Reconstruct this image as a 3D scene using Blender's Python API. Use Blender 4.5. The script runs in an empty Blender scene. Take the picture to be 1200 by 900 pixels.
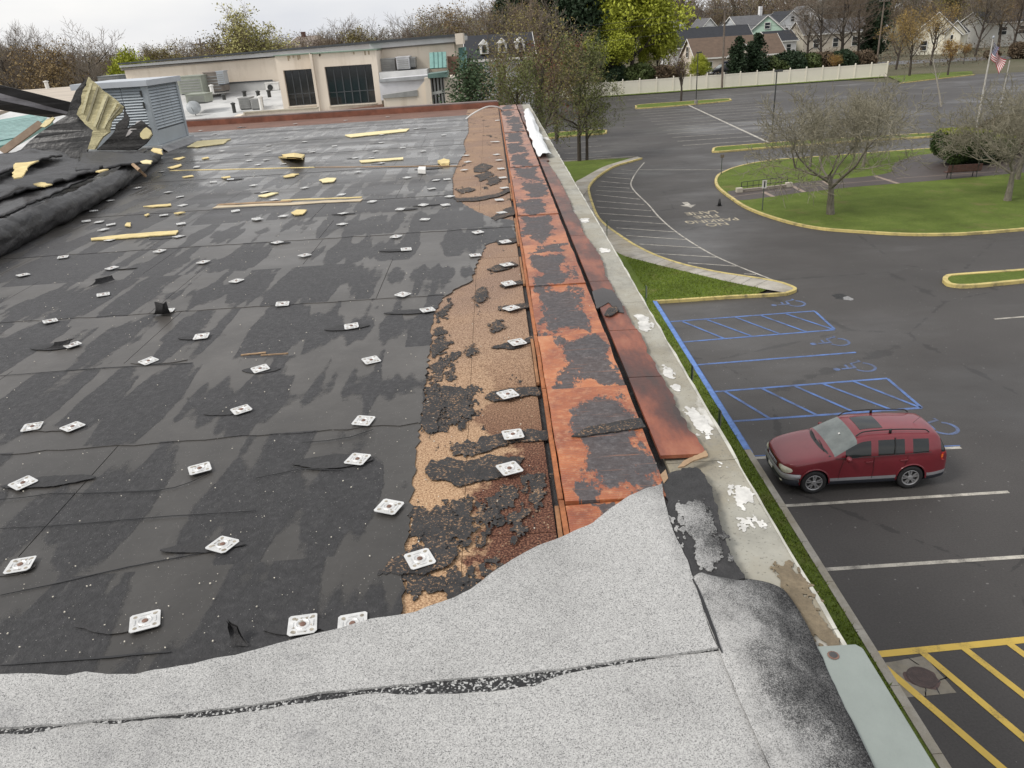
import bpy, bmesh, math, random
import numpy as np
from mathutils import Vector, Matrix
from mathutils.geometry import tessellate_polygon
scene = bpy.context.scene
COL = scene.collection
rnd = random.Random(7)
PI = math.pi
# ------------------------------------------------------------------ camera
H = 11.7            # eye height above the car park
R = 10.1            # height of the roof surface
F = 895.0
def _basis(vp=(572.0, 40.0), slope=-0.063):
    y = np.array([vp[0]-600, -(vp[1]-450), -F]); y /= np.linalg.norm(y)
    z = np.cross(np.array([1, -slope, 0.0]), y); z /= np.linalg.norm(z)
    if z[1] < 0: z = -z
    return np.array([np.cross(y, z), y, z])
BAS = _basis()
CAMP = np.array([0, 0, H])
cam = bpy.data.objects.new('camera', bpy.data.cameras.new('camera')); COL.objects.link(cam)
cam.data.sensor_width = 36.0; cam.data.lens = F/1200*36
cam.data.clip_start = 0.05; cam.data.clip_end = 4000
cam.matrix_world = Matrix.Translation(Vector(CAMP)) @ Matrix([list(r) for r in BAS]).to_4x4()
scene.camera = cam
# ------------------------------------------------------------------ light
scene.render.engine = 'CYCLES'
scene.cycles.max_bounces = 6; scene.cycles.transparent_max_bounces = 6
vs = scene.view_settings
vs.view_transform = 'Standard'; vs.look = 'None'; vs.gamma = 1; vs.exposure = 0.70; vs.use_curve_mapping = False
SUN_EL, SUN_AZ = math.radians(46), math.radians(-112)      # azimuth from +Y towards +X
w = bpy.data.worlds.new('World'); scene.world = w; w.use_nodes = True
wn = w.node_tree; wn.nodes.clear()
def wnode(t): return wn.nodes.new(t)
sky = wnode('ShaderNodeTexSky'); sky.sky_type = 'NISHITA'; sky.sun_disc = False
sky.sun_elevation = SUN_EL; sky.sun_rotation = SUN_AZ; sky.air_density = 1.0; sky.dust_density = 3.0
tc = wnode('ShaderNodeTexCoord'); mp = wnode('ShaderNodeMapping'); mp.inputs['Scale'].default_value = (1.0, 1.0, 3.2)
nz = wnode('ShaderNodeTexNoise'); nz.inputs['Scale'].default_value = 2.2; nz.inputs['Detail'].default_value = 6
rp = wnode('ShaderNodeValToRGB'); rp.color_ramp.elements[0].position = .3; rp.color_ramp.elements[1].position = .72
rp.color_ramp.elements[0].color = (6.2, 6.4, 6.9, 1); rp.color_ramp.elements[1].color = (9.6, 9.4, 9.0, 1)
mx = wnode('ShaderNodeMix'); mx.data_type = 'RGBA'; mx.inputs['Factor'].default_value = .9
bg = wnode('ShaderNodeBackground'); bg.inputs['Strength'].default_value = .076
ow = wnode('ShaderNodeOutputWorld')
L = wn.links.new
L(tc.outputs['Generated'], mp.inputs['Vector']); L(mp.outputs['Vector'], nz.inputs['Vector']); L(nz.outputs['Fac'], rp.inputs['Fac'])
L(sky.outputs['Color'], mx.inputs[6]); L(rp.outputs['Color'], mx.inputs[7]); L(mx.outputs[2], bg.inputs['Color']); L(bg.outputs['Background'], ow.inputs['Surface'])
sd = bpy.data.lights.new('sun', 'SUN'); sd.energy = 1.5; sd.angle = math.radians(16); sd.color = (1, .96, .9)
so = bpy.data.objects.new('sun', sd); COL.objects.link(so)
sdir = Vector((math.sin(SUN_AZ)*math.cos(SUN_EL), math.cos(SUN_AZ)*math.cos(SUN_EL), math.sin(SUN_EL)))
so.rotation_euler = sdir.to_track_quat('Z', 'Y').to_euler(); so.location = (0, 0, 60)

# ------------------------------------------------------------------ pixel -> place on a known surface
def ray(px, py): return BAS @ np.array([px-600.0, -(py-450.0), -F])
def at(px, py, z=0.0):
    d = ray(px, py); return Vector(CAMP + d*((z-H)/d[2]))
def aty(px, py, Y):
    d = ray(px, py); return Vector(CAMP + d*(Y/d[1]))
def atp(px, py, P, n):
    d = ray(px, py); n = np.array(n, float); return Vector(CAMP + d*(np.dot(np.array(P)-CAMP, n)/np.dot(d, n)))

# ------------------------------------------------------------------ materials
class NT:
    def __init__(s, name):
        s.m = bpy.data.materials.new(name); s.m.use_nodes = True; s.t = s.m.node_tree
        s.b = s.t.nodes['Principled BSDF']; s.pos = s.t.nodes.new('ShaderNodeNewGeometry').outputs['Position']
    def new(s, t): return s.t.nodes.new(t)
    def link(s, a, b):
        if isinstance(a, bpy.types.NodeSocket): s.t.links.new(a, b)
        else:
            if hasattr(b, 'default_value'):
                if b.type == 'RGBA' and len(a) == 3: a = (*a, 1)
                b.default_value = a
    def map(s, scale=(1, 1, 1), loc=(0, 0, 0), rot=(0, 0, 0), vec=None):
        m = s.new('ShaderNodeMapping'); s.link(vec or s.pos, m.inputs['Vector'])
        m.inputs['Scale'].default_value = scale; m.inputs['Location'].default_value = loc; m.inputs['Rotation'].default_value = rot
        return m.outputs['Vector']
    def noise(s, scale, detail=4, rough=.55, vec=None, dist=0.0):
        n = s.new('ShaderNodeTexNoise'); s.link(vec or s.pos, n.inputs['Vector'])
        n.inputs['Scale'].default_value = scale; n.inputs['Detail'].default_value = detail; n.inputs['Roughness'].default_value = rough
        n.inputs['Distortion'].default_value = dist
        return n.outputs['Fac']
    def voro(s, scale, vec=None, out='Color', feat='F1'):
        n = s.new('ShaderNodeTexVoronoi'); n.feature = feat; s.link(vec or s.pos, n.inputs['Vector']); n.inputs['Scale'].default_value = scale
        return n.outputs[out]
    def wave(s, scale, vec=None, dist=2.0, dirn='Y', detail=2):
        n = s.new('ShaderNodeTexWave'); n.bands_direction = dirn; s.link(vec or s.pos, n.inputs['Vector'])
        n.inputs['Scale'].default_value = scale; n.inputs['Distortion'].default_value = dist; n.inputs['Detail'].default_value = detail
        return n.outputs['Fac']
    def ramp(s, fac, *stops):
        n = s.new('ShaderNodeValToRGB'); s.link(fac, n.inputs['Fac']); e = n.color_ramp.elements
        while len(e) < len(stops): e.new(.5)
        for el, (p, c) in zip(e, stops):
            el.position = p; el.color = (*c, 1) if isinstance(c, tuple) else (c, c, c, 1)
        return n.outputs['Color']
    def mix(s, fac, a, b, mode='MIX'):
        n = s.new('ShaderNodeMix'); n.data_type = 'RGBA'; n.blend_type = mode
        s.link(fac, n.inputs[0]); s.link(a, n.inputs[6]); s.link(b, n.inputs[7]); return n.outputs[2]
    def math(s, op, a, b=0.0):
        n = s.new('ShaderNodeMath'); n.operation = op; s.link(a, n.inputs[0]); s.link(b, n.inputs[1]); return n.outputs[0]
    def sep(s, vec=None):
        n = s.new('ShaderNodeSeparateXYZ'); s.link(vec or s.pos, n.inputs[0]); return n.outputs
    def done(s, col, rough=.8, bump=None, bs=.3, bd=.01, metal=0.0, spec=None, **kw):
        s.link(col, s.b.inputs['Base Color']); s.link(rough, s.b.inputs['Roughness']); s.b.inputs['Metallic'].default_value = metal
        if spec is not None: s.b.inputs['Specular IOR Level'].default_value = spec
        if bump is not None:
            n = s.new('ShaderNodeBump'); s.link(bump, n.inputs['Height']); n.inputs['Strength'].default_value = bs; n.inputs['Distance'].default_value = bd
            s.t.links.new(n.outputs['Normal'], s.b.inputs['Normal'])
        for k, v in kw.items(): s.link(v, s.b.inputs[k])
        return s.m
def c3(c, k): return tuple(min(1, x*k) for x in c)
_S = {}
def simple(name, col, rough=.7, var=.25, scale=3.0, bump=0.0, metal=0.0, spec=None, fine=0.0, **kw):
    if name in _S: return _S[name]
    t = NT(name)
    f = t.noise(scale, 5, .6)
    c = t.ramp(f, (.25, c3(col, 1-var)), (.75, c3(col, 1+var)))
    if fine: c = t.mix(t.noise(fine, 2), c, c3(col, .55), 'MIX')
    b = t.noise(scale*6, 4) if bump else None
    _S[name] = t.done(c, rough, b, bump, .02, metal, spec, **kw)
    return _S[name]

def m_membrane():
    t = NT('roof_membrane')
    x, y, z = t.sep()
    yc = t.math('DIVIDE', t.math('ADD', y, t.math('MULTIPLY', x, -.02)), .955); yi = t.math('FLOOR', t.math('ADD', yc, -.26)); yf = t.math('SUBTRACT', t.math('ADD', yc, -.26), yi)
    cv = t.new('ShaderNodeCombineXYZ'); t.link(t.math('MULTIPLY', x, 5.2), cv.inputs[0]); t.link(t.math('MULTIPLY', yi, 7.31), cv.inputs[1]); t.link(t.math('MULTIPLY', y, .25), cv.inputs[2])
    col_ = t.noise(1.0, 2, .5, cv.outputs[0]); hi = t.noise(16, 7, .75); lo = t.noise(1.0, 3, .5, t.map((1.3, 2.2, 1)))
    a = t.math('MULTIPLY', t.math('SUBTRACT', t.math('ABSOLUTE', t.math('SUBTRACT', yf, .47)), .33), .85)
    a = t.math('ADD', a, t.math('MULTIPLY', t.math('SUBTRACT', col_, .50), 3.4)); a = t.math('ADD', a, t.math('MULTIPLY', t.math('SUBTRACT', hi, .5), .42)); a = t.math('ADD', a, t.math('MULTIPLY', t.math('SUBTRACT', lo, .47), 1.0))
    near = t.ramp(t.math('DIVIDE', y, 10.0), (.2, -.0), (.34, .10)); a = t.math('ADD', a, t.math('SUBTRACT', near, .10))
    mask = t.ramp(a, (.0, 1.0), (.09, 0.0))
    film = t.ramp(t.noise(2.2, 7, .68), (.28, (.046, .0425, .039)), (.5, (.068, .063, .058)), (.72, (.092, .086, .079)))
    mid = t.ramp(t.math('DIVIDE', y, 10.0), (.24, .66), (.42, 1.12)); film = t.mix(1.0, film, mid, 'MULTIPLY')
    dark = t.ramp(t.noise(34, 6, .75), (.3, (.018, .018, .0195)), (.55, (.038, .0375, .040)), (.78, (.085, .083, .085)))
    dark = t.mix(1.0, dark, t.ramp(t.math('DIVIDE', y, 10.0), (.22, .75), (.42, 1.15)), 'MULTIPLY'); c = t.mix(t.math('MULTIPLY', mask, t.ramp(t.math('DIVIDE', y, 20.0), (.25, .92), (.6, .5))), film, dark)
    scuff = t.ramp(t.noise(1.0, 6, .75, t.map((26, 5, 1))), (.60, 0.0), (.70, .35)); c = t.mix(scuff, c, (.11, .105, .10))
    ydist = t.ramp(t.math('DIVIDE', y, 20.0), (.2, 0.0), (.55, 1.0))
    sp = t.ramp(t.noise(190, 1, .4), (.745, 0.0), (.77, 1.0)); c = t.mix(t.math('MULTIPLY', sp, t.math('SUBTRACT', 1.0, ydist)), c, (.3, .29, .27))
    wet = t.noise(1.0, 5, .62, t.map((.5, 1.7, 1), (1, 7, 2)))
    rw = t.ramp(wet, (.38, .16), (.50, .26), (.64, .46))
    rdry = t.mix(mask, (.46, .46, .46), (.72, .72, .72))
    ro = t.mix(ydist, rdry, t.mix(t.math('MULTIPLY', mask, .28), rw, (.5, .5, .5)))
    b = t.math('ADD', t.math('MULTIPLY', t.noise(45, 4, .7), mask), t.math('MULTIPLY', t.noise(3.5, 4), .9))
    b = t.math('MULTIPLY', b, t.math('SUBTRACT', 1.0, t.math('MULTIPLY', ydist, .75)))
    return t.done(c, ro, b, .6, .012, spec=.5)
def m_tar(name='bitumen'):
    t = NT(name); n = t.noise(14, 6, .7)
    c = t.ramp(n, (.3, (.020, .0195, .020)), (.6, (.040, .039, .040)), (.8, (.085, .08, .076)))
    return t.done(c, .62, t.noise(26, 5, .75), .8, .02, spec=.4)
def m_rag():
    t = NT('membrane_remnant')
    c = t.ramp(t.noise(22, 6, .75), (.3, (.021, .0205, .021)), (.6, (.043, .041, .041)), (.8, (.085, .078, .072)))
    c = t.mix(t.ramp(t.math('ADD', t.noise(95, 3, .7), t.math('MULTIPLY', t.noise(9, 4), .35)), (.74, 0.0), (.82, .85)), c, (.34, .21, .12))
    return t.done(c, .72, t.noise(40, 5, .75), .8, .012, spec=.35)
def m_fibre():
    t = NT('fibreboard')
    x, y, z = t.sep()
    gr = t.noise(140, 2, .6)
    tan = t.ramp(gr, (.32, (.20, .115, .062)), (.5, (.42, .265, .155)), (.68, (.60, .42, .26)))
    old = t.ramp(gr, (.32, (.10, .066, .048)), (.5, (.25, .165, .12)), (.68, (.38, .27, .205)))
    red = t.ramp(gr, (.35, (.035, .016, .012)), (.5, (.10, .042, .028)), (.68, (.26, .13, .08)))
    big = t.noise(1.6, 4, .6)
    far = t.ramp(t.math('DIVIDE', y, 10.0), (.22, 0.0), (.5, 1.0))
    c = t.mix(t.math('MULTIPLY', far, t.ramp(big, (.3, .55), (.6, 1.0))), tan, old)
    edge = t.math('ADD', t.math('MULTIPLY', x, 1.1), t.math('MULTIPLY', t.noise(2.6, 5, .65), 1.0))
    nearm = t.ramp(t.math('DIVIDE', y, 10.0), (.27, 1.0), (.4, 0.0))
    c = t.mix(t.math('MULTIPLY', t.ramp(edge, (.37, 0.0), (.43, 1.0)), nearm), c, red)
    blk = t.noise(1.0, 6, .7, t.map((6.0, 2.6, 1), (2, 3.4, 0)))
    bm = t.ramp(t.math('ADD', blk, t.math('MULTIPLY', t.noise(40, 3), .09)), (.655, 0.0), (.685, 1.0))
    c = t.mix(bm, c, t.ramp(t.noise(60, 3), (.3, (.018, .017, .018)), (.7, (.04, .038, .038))))
    fl = t.ramp(t.voro(170, out='Color'), (.05, 1.0), (.12, 0.0)); c = t.mix(t.math('MULTIPLY', fl, .5), c, (.5, .4, .26))
    return t.done(c, .88, t.math('ADD', gr, t.math('MULTIPLY', bm, 1.2)), .5, .006, spec=.25)
def m_orange():
    t = NT('primed_board')
    x, y, z = t.sep()
    rd = t.new('ShaderNodeObjectInfo').outputs['Random']
    gen = t.new('ShaderNodeTexCoord').outputs['Generated']; u, v, _ = t.sep(gen)
    off = t.new('ShaderNodeCombineXYZ'); t.link(t.math('MULTIPLY', rd, 37.0), off.inputs[1]); t.link(t.math('MULTIPLY', rd, 11.0), off.inputs[0])
    va = t.new('ShaderNodeVectorMath'); t.link(t.pos, va.inputs[0]); t.link(off.outputs[0], va.inputs[1]); P = va.outputs[0]
    rib = t.wave(24, P, 3.2, 'Y', 3)
    big = t.noise(2.6, 6, .65, P)
    org = t.ramp(big, (.30, (.10, .034, .022)), (.44, (.26, .075, .034)), (.58, (.46, .155, .058)), (.76, (.60, .27, .12)))
    org = t.mix(t.math('MULTIPLY', rib, .32), org, (.27, .075, .033))
    org = t.mix(t.ramp(t.noise(30, 5, .75), (.5, 0.0), (.75, .55)), org, (.62, .36, .2))
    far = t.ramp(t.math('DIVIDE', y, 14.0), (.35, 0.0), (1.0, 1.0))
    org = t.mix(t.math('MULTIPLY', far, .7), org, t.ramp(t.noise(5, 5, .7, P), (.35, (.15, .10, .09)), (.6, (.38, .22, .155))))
    du = t.math('SUBTRACT', t.math('ABSOLUTE', t.math('SUBTRACT', u, t.math('ADD', .50, t.math('MULTIPLY', t.math('SUBTRACT', rd, .5), .3)))), .30)
    dv = t.math('SUBTRACT', t.math('ABSOLUTE', t.math('SUBTRACT', v, .5)), .42)
    box = t.math('MAXIMUM', du, dv)
    n = t.math('ADD', t.math('MULTIPLY', t.math('SUBTRACT', t.noise(1.0, 6, .7, t.map((6.5, 3.0, 1), vec=P)), .5), 1.35), t.math('MULTIPLY', t.math('SUBTRACT', t.noise(70, 3, .7), .5), .12))
    dm = t.ramp(t.math('ADD', box, n), (.0, 1.0), (.05, 0.0))
    blk = t.ramp(t.noise(38, 6, .75), (.3, (.028, .028, .031)), (.55, (.070, .070, .075)), (.75, (.16, .155, .155)))
    c = t.mix(t.math('MULTIPLY', dm, .95), org, blk)
    st = t.ramp(t.noise(1.0, 4, .7, t.map((3, 60, 1), vec=P)), (.60, 0.0), (.72, 1.0)); c = t.mix(t.math('MULTIPLY', st, t.math('MULTIPLY', dm, .55)), c, (.42, .17, .08))
    return t.done(c, t.ramp(dm, (0, .42), (1, .7)), t.math('ADD', t.math('MULTIPLY', rib, .4), t.math('MULTIPLY', t.noise(30, 5, .7), dm)), .5, .006)
def m_red():
    t = NT('stained_red_board')
    c = t.ramp(t.noise(1.0, 5, .62, t.map((5, 1.6, 1))), (.32, (.040, .024, .021)), (.47, (.10, .034, .024)), (.6, (.24, .072, .038)), (.76, (.38, .15, .08)))
    x, y, z = t.sep(); far = t.ramp(t.math('DIVIDE', y, 12.0), (.3, 0.0), (.9, 1.0))
    c = t.mix(t.math('MULTIPLY', far, .55), c, t.ramp(t.noise(6, 4), (.35, (.06, .045, .042)), (.65, (.2, .13, .1))))
    return t.done(c, .5, t.noise(18, 5, .7), .4, .006)
def m_conc(name, col, k=1.0, spots=True):
    t = NT(name)
    c = t.ramp(t.noise(3.2*k, 6, .65), (.25, c3(col, .62)), (.5, col), (.75, c3(col, 1.22)))
    c = t.mix(t.ramp(t.noise(1.3*k, 6, .7), (.42, 0.0), (.66, .75)), c, (.235, .20, .135)); c = t.mix(t.ramp(t.noise(4.3*k, 6, .75, t.map((1, .5, 1))), (.55, 0.0), (.7, .6)), c, (.17, .165, .15))
    c = t.mix(t.ramp(t.noise(90*k, 2), (.62, 0.0), (.7, .6)), c, (.12, .115, .1))
    if spots: c = t.mix(t.ramp(t.noise(1.0, 5, .6, t.map((3.2, 1.5, 1), (4, 2, 0))), (.60, 0.0), (.66, .8)), c, (.66, .65, .62))
    return t.done(c, .8, t.noise(40*k, 4), .3, .006)
def m_granule(name, worn=False):
    t = NT(name)
    g = t.new('ShaderNodeSeparateColor'); t.link(t.voro(430), g.inputs[0]); g = g.outputs[0]
    lo = t.ramp(t.noise(1.7, 6, .65), (.3, .64), (.5, .87), (.7, 1.0))
    gran = t.ramp(g, (.03, (.16, .16, .16)), (.14, (.31, .308, .30)), (.5, (.43, .427, .418)), (.9, (.56, .555, .54)))
    gran = t.mix(.85, gran, lo, 'MULTIPLY')
    stain = t.ramp(t.noise(2.4, 6, .7), (.6, 0.0), (.78, .45)); gran = t.mix(stain, gran, (.13, .13, .14))
    x, y, z = t.sep()
    e = t.math('ADD', t.math('MULTIPLY', t.math('SUBTRACT', x, .575), 2.7), t.math('MULTIPLY', t.math('SUBTRACT', y, 1.35), .12))
    e = t.math('ADD', e, t.math('MULTIPLY', t.math('SUBTRACT', t.noise(3.4, 6, .72, t.map((1.3, .9, 1), (2.2, .7, 0))), .5), 1.75)); e = t.math('ADD', e, t.math('MULTIPLY', t.math('SUBTRACT', g, .5), .62))
    mm = t.ramp(e, (.05, 0.0), (.22, .55), (.42, 1.0))
    gran = t.mix(mm, gran, t.ramp(g, (.55, (.016, .016, .017)), (.93, (.10, .10, .10))))
    return t.done(gran, .85, t.math('ADD', t.math('MULTIPLY', g, .6), t.math('MULTIPLY', t.noise(6, 4), .8)), .45, .005, spec=.3)
def m_asphalt():
    t = NT('asphalt')
    gr = t.noise(22, 3, .7)
    big = t.noise(.16, 5, .6)
    c = t.ramp(big, (.3, (.046, .0425, .0405)), (.7, (.068, .063, .060)))
    c = t.mix(.4, c, t.ramp(gr, (.3, (.5, .5, .5)), (.7, (1.45, 1.45, 1.45))), 'MULTIPLY')
    pt = t.ramp(t.noise(1.0, 5, .6, t.map((.09, .22, 1))), (.6, 0.0), (.7, .28)); c = t.mix(pt, c, (.10, .097, .098))
    ck = t.voro(.10, t.map((1, 1, 1), vec=None), 'Distance', 'DISTANCE_TO_EDGE')
    wob = t.math('ADD', ck, t.math('MULTIPLY', t.math('SUBTRACT', t.noise(.9, 5, .7), .5), .09))
    c = t.mix(t.ramp(wob, (.0, .5), (.004, 0.0)), c, (.018, .017, .017))
    sp = t.ramp(t.noise(9, 1, .3), (.76, 0.0), (.78, .6)); c = t.mix(sp, c, (.22, .21, .2))
    wet = t.ramp(t.noise(1.0, 5, .6, t.map((.06, .11, 1), (5, 2, 0))), (.48, .7), (.66, .36))
    return t.done(c, wet, gr, .25, .02, spec=.45)
def m_grass(name='turf', k=1.0):
    t = NT(name)
    f = t.noise(.55, 5, .65); g = t.noise(9, 4, .7)
    c = t.ramp(f, (.28, (.098*k, .128*k, .026)), (.5, (.130*k, .180*k, .034)), (.72, (.175*k, .22*k, .050)))
    c = t.mix(t.ramp(g, (.35, .5), (.65, 0.0)), c, (.060, .082, .020))
    c = t.mix(t.ramp(t.noise(.32, 5, .7), (.56, 0.0), (.72, .7)), c, (.20, .165, .075))
    return t.done(c, .9, t.noise(18, 5, .8), .9, .06, spec=.15)
def m_paint(name, col, wear=.42):
    t = NT(name)
    k = t.ramp(t.math('ADD', t.math('MULTIPLY', t.noise(2.4, 5, .6), .6), t.math('MULTIPLY', t.noise(26, 4, .8), .4)), (wear-.12, 1.0), (wear+.06, 0.0))
    c = t.mix(t.math('MULTIPLY', k, .75), t.ramp(t.noise(.8, 4), (.3, c3(col, .8)), (.7, c3(col, 1.1))), (.065, .06, .058))
    return t.done(c, .65, spec=.4)
def m_bark(name, col):
    t = NT(name)
    c = t.ramp(t.noise(1.0, 5, .7, t.map((14, 14, 3))), (.3, c3(col, .55)), (.7, c3(col, 1.35)))
    return t.done(c, .9, t.noise(1.0, 4, .7, t.map((30, 30, 5))), .6, .02, spec=.2)
def m_leaf(name, col, var=.45):
    t = NT(name)
    c = t.ramp(t.noise(.9, 4, .6), (.3, c3(col, 1-var)), (.7, c3(col, 1+var)))
    c = t.mix(.5, c, t.ramp(t.noise(5.0, 2), (.3, c3(col, .65)), (.7, c3(col, 1.35))))
    m = t.done(c, .65, spec=.25)
    return m

MEM = m_membrane(); TAR = m_tar(); RAGM = m_rag(); FIB = m_fibre(); ORG = m_orange(); RED = m_red()
LEDGE = m_conc('ledge_concrete', (.34, .33, .285)); CAPM = m_granule('cap_granules'); WORN = m_granule('worn_cap_granules', True)
ASPH = m_asphalt(); TURF = m_grass(); KERBC = m_conc('kerb_concrete', (.36, .34, .30), .6, False); WALK = m_conc('walk_concrete', (.40, .375, .33), .25, False)
YEL = m_paint('yellow_paint', (.62, .43, .085)); YELK = m_paint('yellow_kerb_paint', (.58, .47, .18), .46); BLU = m_paint('blue_paint', (.10, .185, .43), .49); BLUF = m_paint('faint_blue_paint', (.115, .19, .40), .57); WHT = m_paint('white_paint', (.50, .47, .41), .50)
FOAM = simple('insulation_foam', (.68, .55, .27), .9, .2, 9, .4); WOOD = simple('weathered_wood', (.33, .22, .13), .8, .3, 8, .3)
PLATE = simple('plate_steel', (.62, .62, .61), .42, .22, 30, 0, .25); RUST = simple('rusty_steel', (.17, .095, .07), .6, .4, 30)
BLACK = simple('black_plastic', (.015, .015, .016), .5, .2); GLASS = simple('dark_glass', (.018, .022, .026), .06, .3, .5, spec=.7)
WHITE = simple('white_trim', (.72, .71, .68), .6, .08, 3); GALV = simple('galvanised_steel', (.40, .43, .46), .45, .12, 3, 0, .4)
GREY = simple('grey_metal', (.30, .30, .29), .5, .2, 4, 0, .3); POLE = simple('dark_pole', (.035, .037, .035), .5, .2)

# ------------------------------------------------------------------ mesh helpers
class MB:
    def __init__(s): s.v = []; s.f = []; s.mi = []; s.cur = 0
    def add(s, vs, fs):
        o = len(s.v); s.v += [tuple(v) for v in vs]; s.f += [tuple(i+o for i in f) for f in fs]; s.mi += [s.cur]*len(fs); return s
    def box(s, x0, x1, y0, y1, z0, z1, M=None):
        v = [Vector((x, y, z)) for z in (z0, z1) for y in (y0, y1) for x in (x0, x1)]
        if M is not None: v = [M @ p for p in v]
        return s.add(v, [(0, 2, 3, 1), (4, 5, 7, 6), (0, 1, 5, 4), (2, 6, 7, 3), (0, 4, 6, 2), (1, 3, 7, 5)])
    def prism(s, pts, th, up=(0, 0, 1)):
        """polygon (any 3-D outline) thickened by th against 'up'"""
        pts = [Vector(p) for p in pts]; n = len(pts); d = Vector(up)*th
        nm = Vector((0, 0, 0))
        for i in range(n): nm += pts[i].cross(pts[(i+1) % n])
        if nm.dot(Vector(up)) < 0: pts.reverse()
        tris = tessellate_polygon([pts])
        fs = []
        for t in tris:
            a, b, c = t
            if (pts[b]-pts[a]).cross(pts[c]-pts[a]).dot(Vector(up)) < 0: a, c = c, a
            fs.append((a, b, c)); fs.append((c+n, b+n, a+n))
        for i in range(n):
            j = (i+1) % n; fs.append((i, i+n, j+n, j))
        return s.add(pts + [p-d for p in pts], fs)
    def sheet(s, pts, up=(0, 0, 1)):
        pts = [Vector(p) for p in pts]; fs = []
        for a, b, c in tessellate_polygon([pts]):
            if (pts[b]-pts[a]).cross(pts[c]-pts[a]).dot(Vector(up)) < 0: a, c = c, a
            fs.append((a, b, c))
        return s.add(pts, fs)
    def tube(s, pts, r, n=6, cap=True):
        pts = [Vector(p) for p in pts]; rr = r if isinstance(r, (list, tuple)) else [r]*len(pts)
        vs = []; fs = []; m = len(pts)
        for i, p in enumerate(pts):
            d = (pts[min(i+1, m-1)]-pts[max(i-1, 0)]); d = d.normalized() if d.length > 1e-9 else Vector((0, 0, 1))
            a = d.cross(Vector((0, 0, 1))); a = d.cross(Vector((1, 0, 0))) if a.length < .15 else a
            a.normalize(); b = d.cross(a)
            for k in range(n):
                t = 2*PI*k/n; vs.append(p + (a*math.cos(t)+b*math.sin(t))*rr[i])
        for i in range(m-1):
            for k in range(n):
                fs.append((i*n+k, i*n+(k+1) % n, (i+1)*n+(k+1) % n, (i+1)*n+k))
        if cap: fs += [tuple(range(n))[::-1], tuple(range((m-1)*n, m*n))]
        return s.add(vs, fs)
    def lathe(s, prof, n=16, M=None, cap=True):
        vs = []; fs = []
        for r, z in prof:
            for k in range(n):
                t = 2*PI*k/n; vs.append(Vector((r*math.cos(t), r*math.sin(t), z)))
        if M is not None: vs = [M @ v for v in vs]
        for i in range(len(prof)-1):
            for k in range(n):
                fs.append((i*n+k, i*n+(k+1) % n, (i+1)*n+(k+1) % n, (i+1)*n+k))
        if cap and prof[0][0] > 1e-6: fs.append(tuple(range(n))[::-1])
        if cap and prof[-1][0] > 1e-6: fs.append(tuple(range((len(prof)-1)*n, len(prof)*n)))
        return s.add(vs, fs)
    def grid(s, P, nu, nv):
        """P(u,v) -> point"""
        vs = [P(i/nu, j/nv) for j in range(nv+1) for i in range(nu+1)]
        return s.add(vs, [(j*(nu+1)+i, j*(nu+1)+i+1, (j+1)*(nu+1)+i+1, (j+1)*(nu+1)+i) for j in range(nv) for i in range(nu)])
    def build(s, name, mats, parent=None, smooth=False, local=False):
        """vertices are world places unless local; parents are unrotated where world places are used"""
        off = Vector((0, 0, 0))
        if parent is not None and not local:
            p = parent
            while p is not None: off += Vector(p.location); p = p.parent
        me = bpy.data.meshes.new(name)
        me.from_pydata([(v[0]-off.x, v[1]-off.y, v[2]-off.z) for v in s.v], [], s.f)
        if not isinstance(mats, (list, tuple)): mats = [mats]
        for m in mats: me.materials.append(m)
        if len(mats) > 1: me.polygons.foreach_set('material_index', s.mi)
        if smooth: me.polygons.foreach_set('use_smooth', [True]*len(s.f))
        me.update()
        return link(name, me, parent)
def link(name, me, parent=None):
    o = bpy.data.objects.new(name, me); COL.objects.link(o)
    if parent is not None: o.parent = parent
    return o
def tag(o, label=None, cat=None, group=None, kind=None):
    if label: o['label'] = label
    if cat: o['category'] = cat
    if group: o['group'] = group
    if kind: o['kind'] = kind
    return o
def thing(name, label, cat, loc=(0, 0, 0), rz=0.0, group=None):
    o = bpy.data.objects.new(name, None); COL.objects.link(o); o.location = loc; o.rotation_euler = (0, 0, rz); o.empty_display_size = .2
    return tag(o, label, cat, group)
def S(o): o['kind'] = 'structure'; return o
def ragged(pts, amp, step, seed=0, fine=True):
    from mathutils import noise as mn_
    out = []; n = len(pts); sv = Vector((seed*3.7, seed*1.3, .5)); step = step*(.45 if fine else 1)
    for i in range(n):
        a = Vector(pts[i]); b = Vector(pts[(i+1) % n]); k = max(1, min(400, int((b-a).length/step)))
        for j in range(k):
            p = a.lerp(b, j/k); q = p/(step*9)+sv; r = p/(step*2.2)+sv
            d = Vector((mn_.noise(q)+.65*mn_.noise(r), mn_.noise(q+Vector((9, 2, 4)))+.65*mn_.noise(r+Vector((9, 2, 4))), 0))*amp*1.7
            out.append(p+d)
    return out
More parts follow.
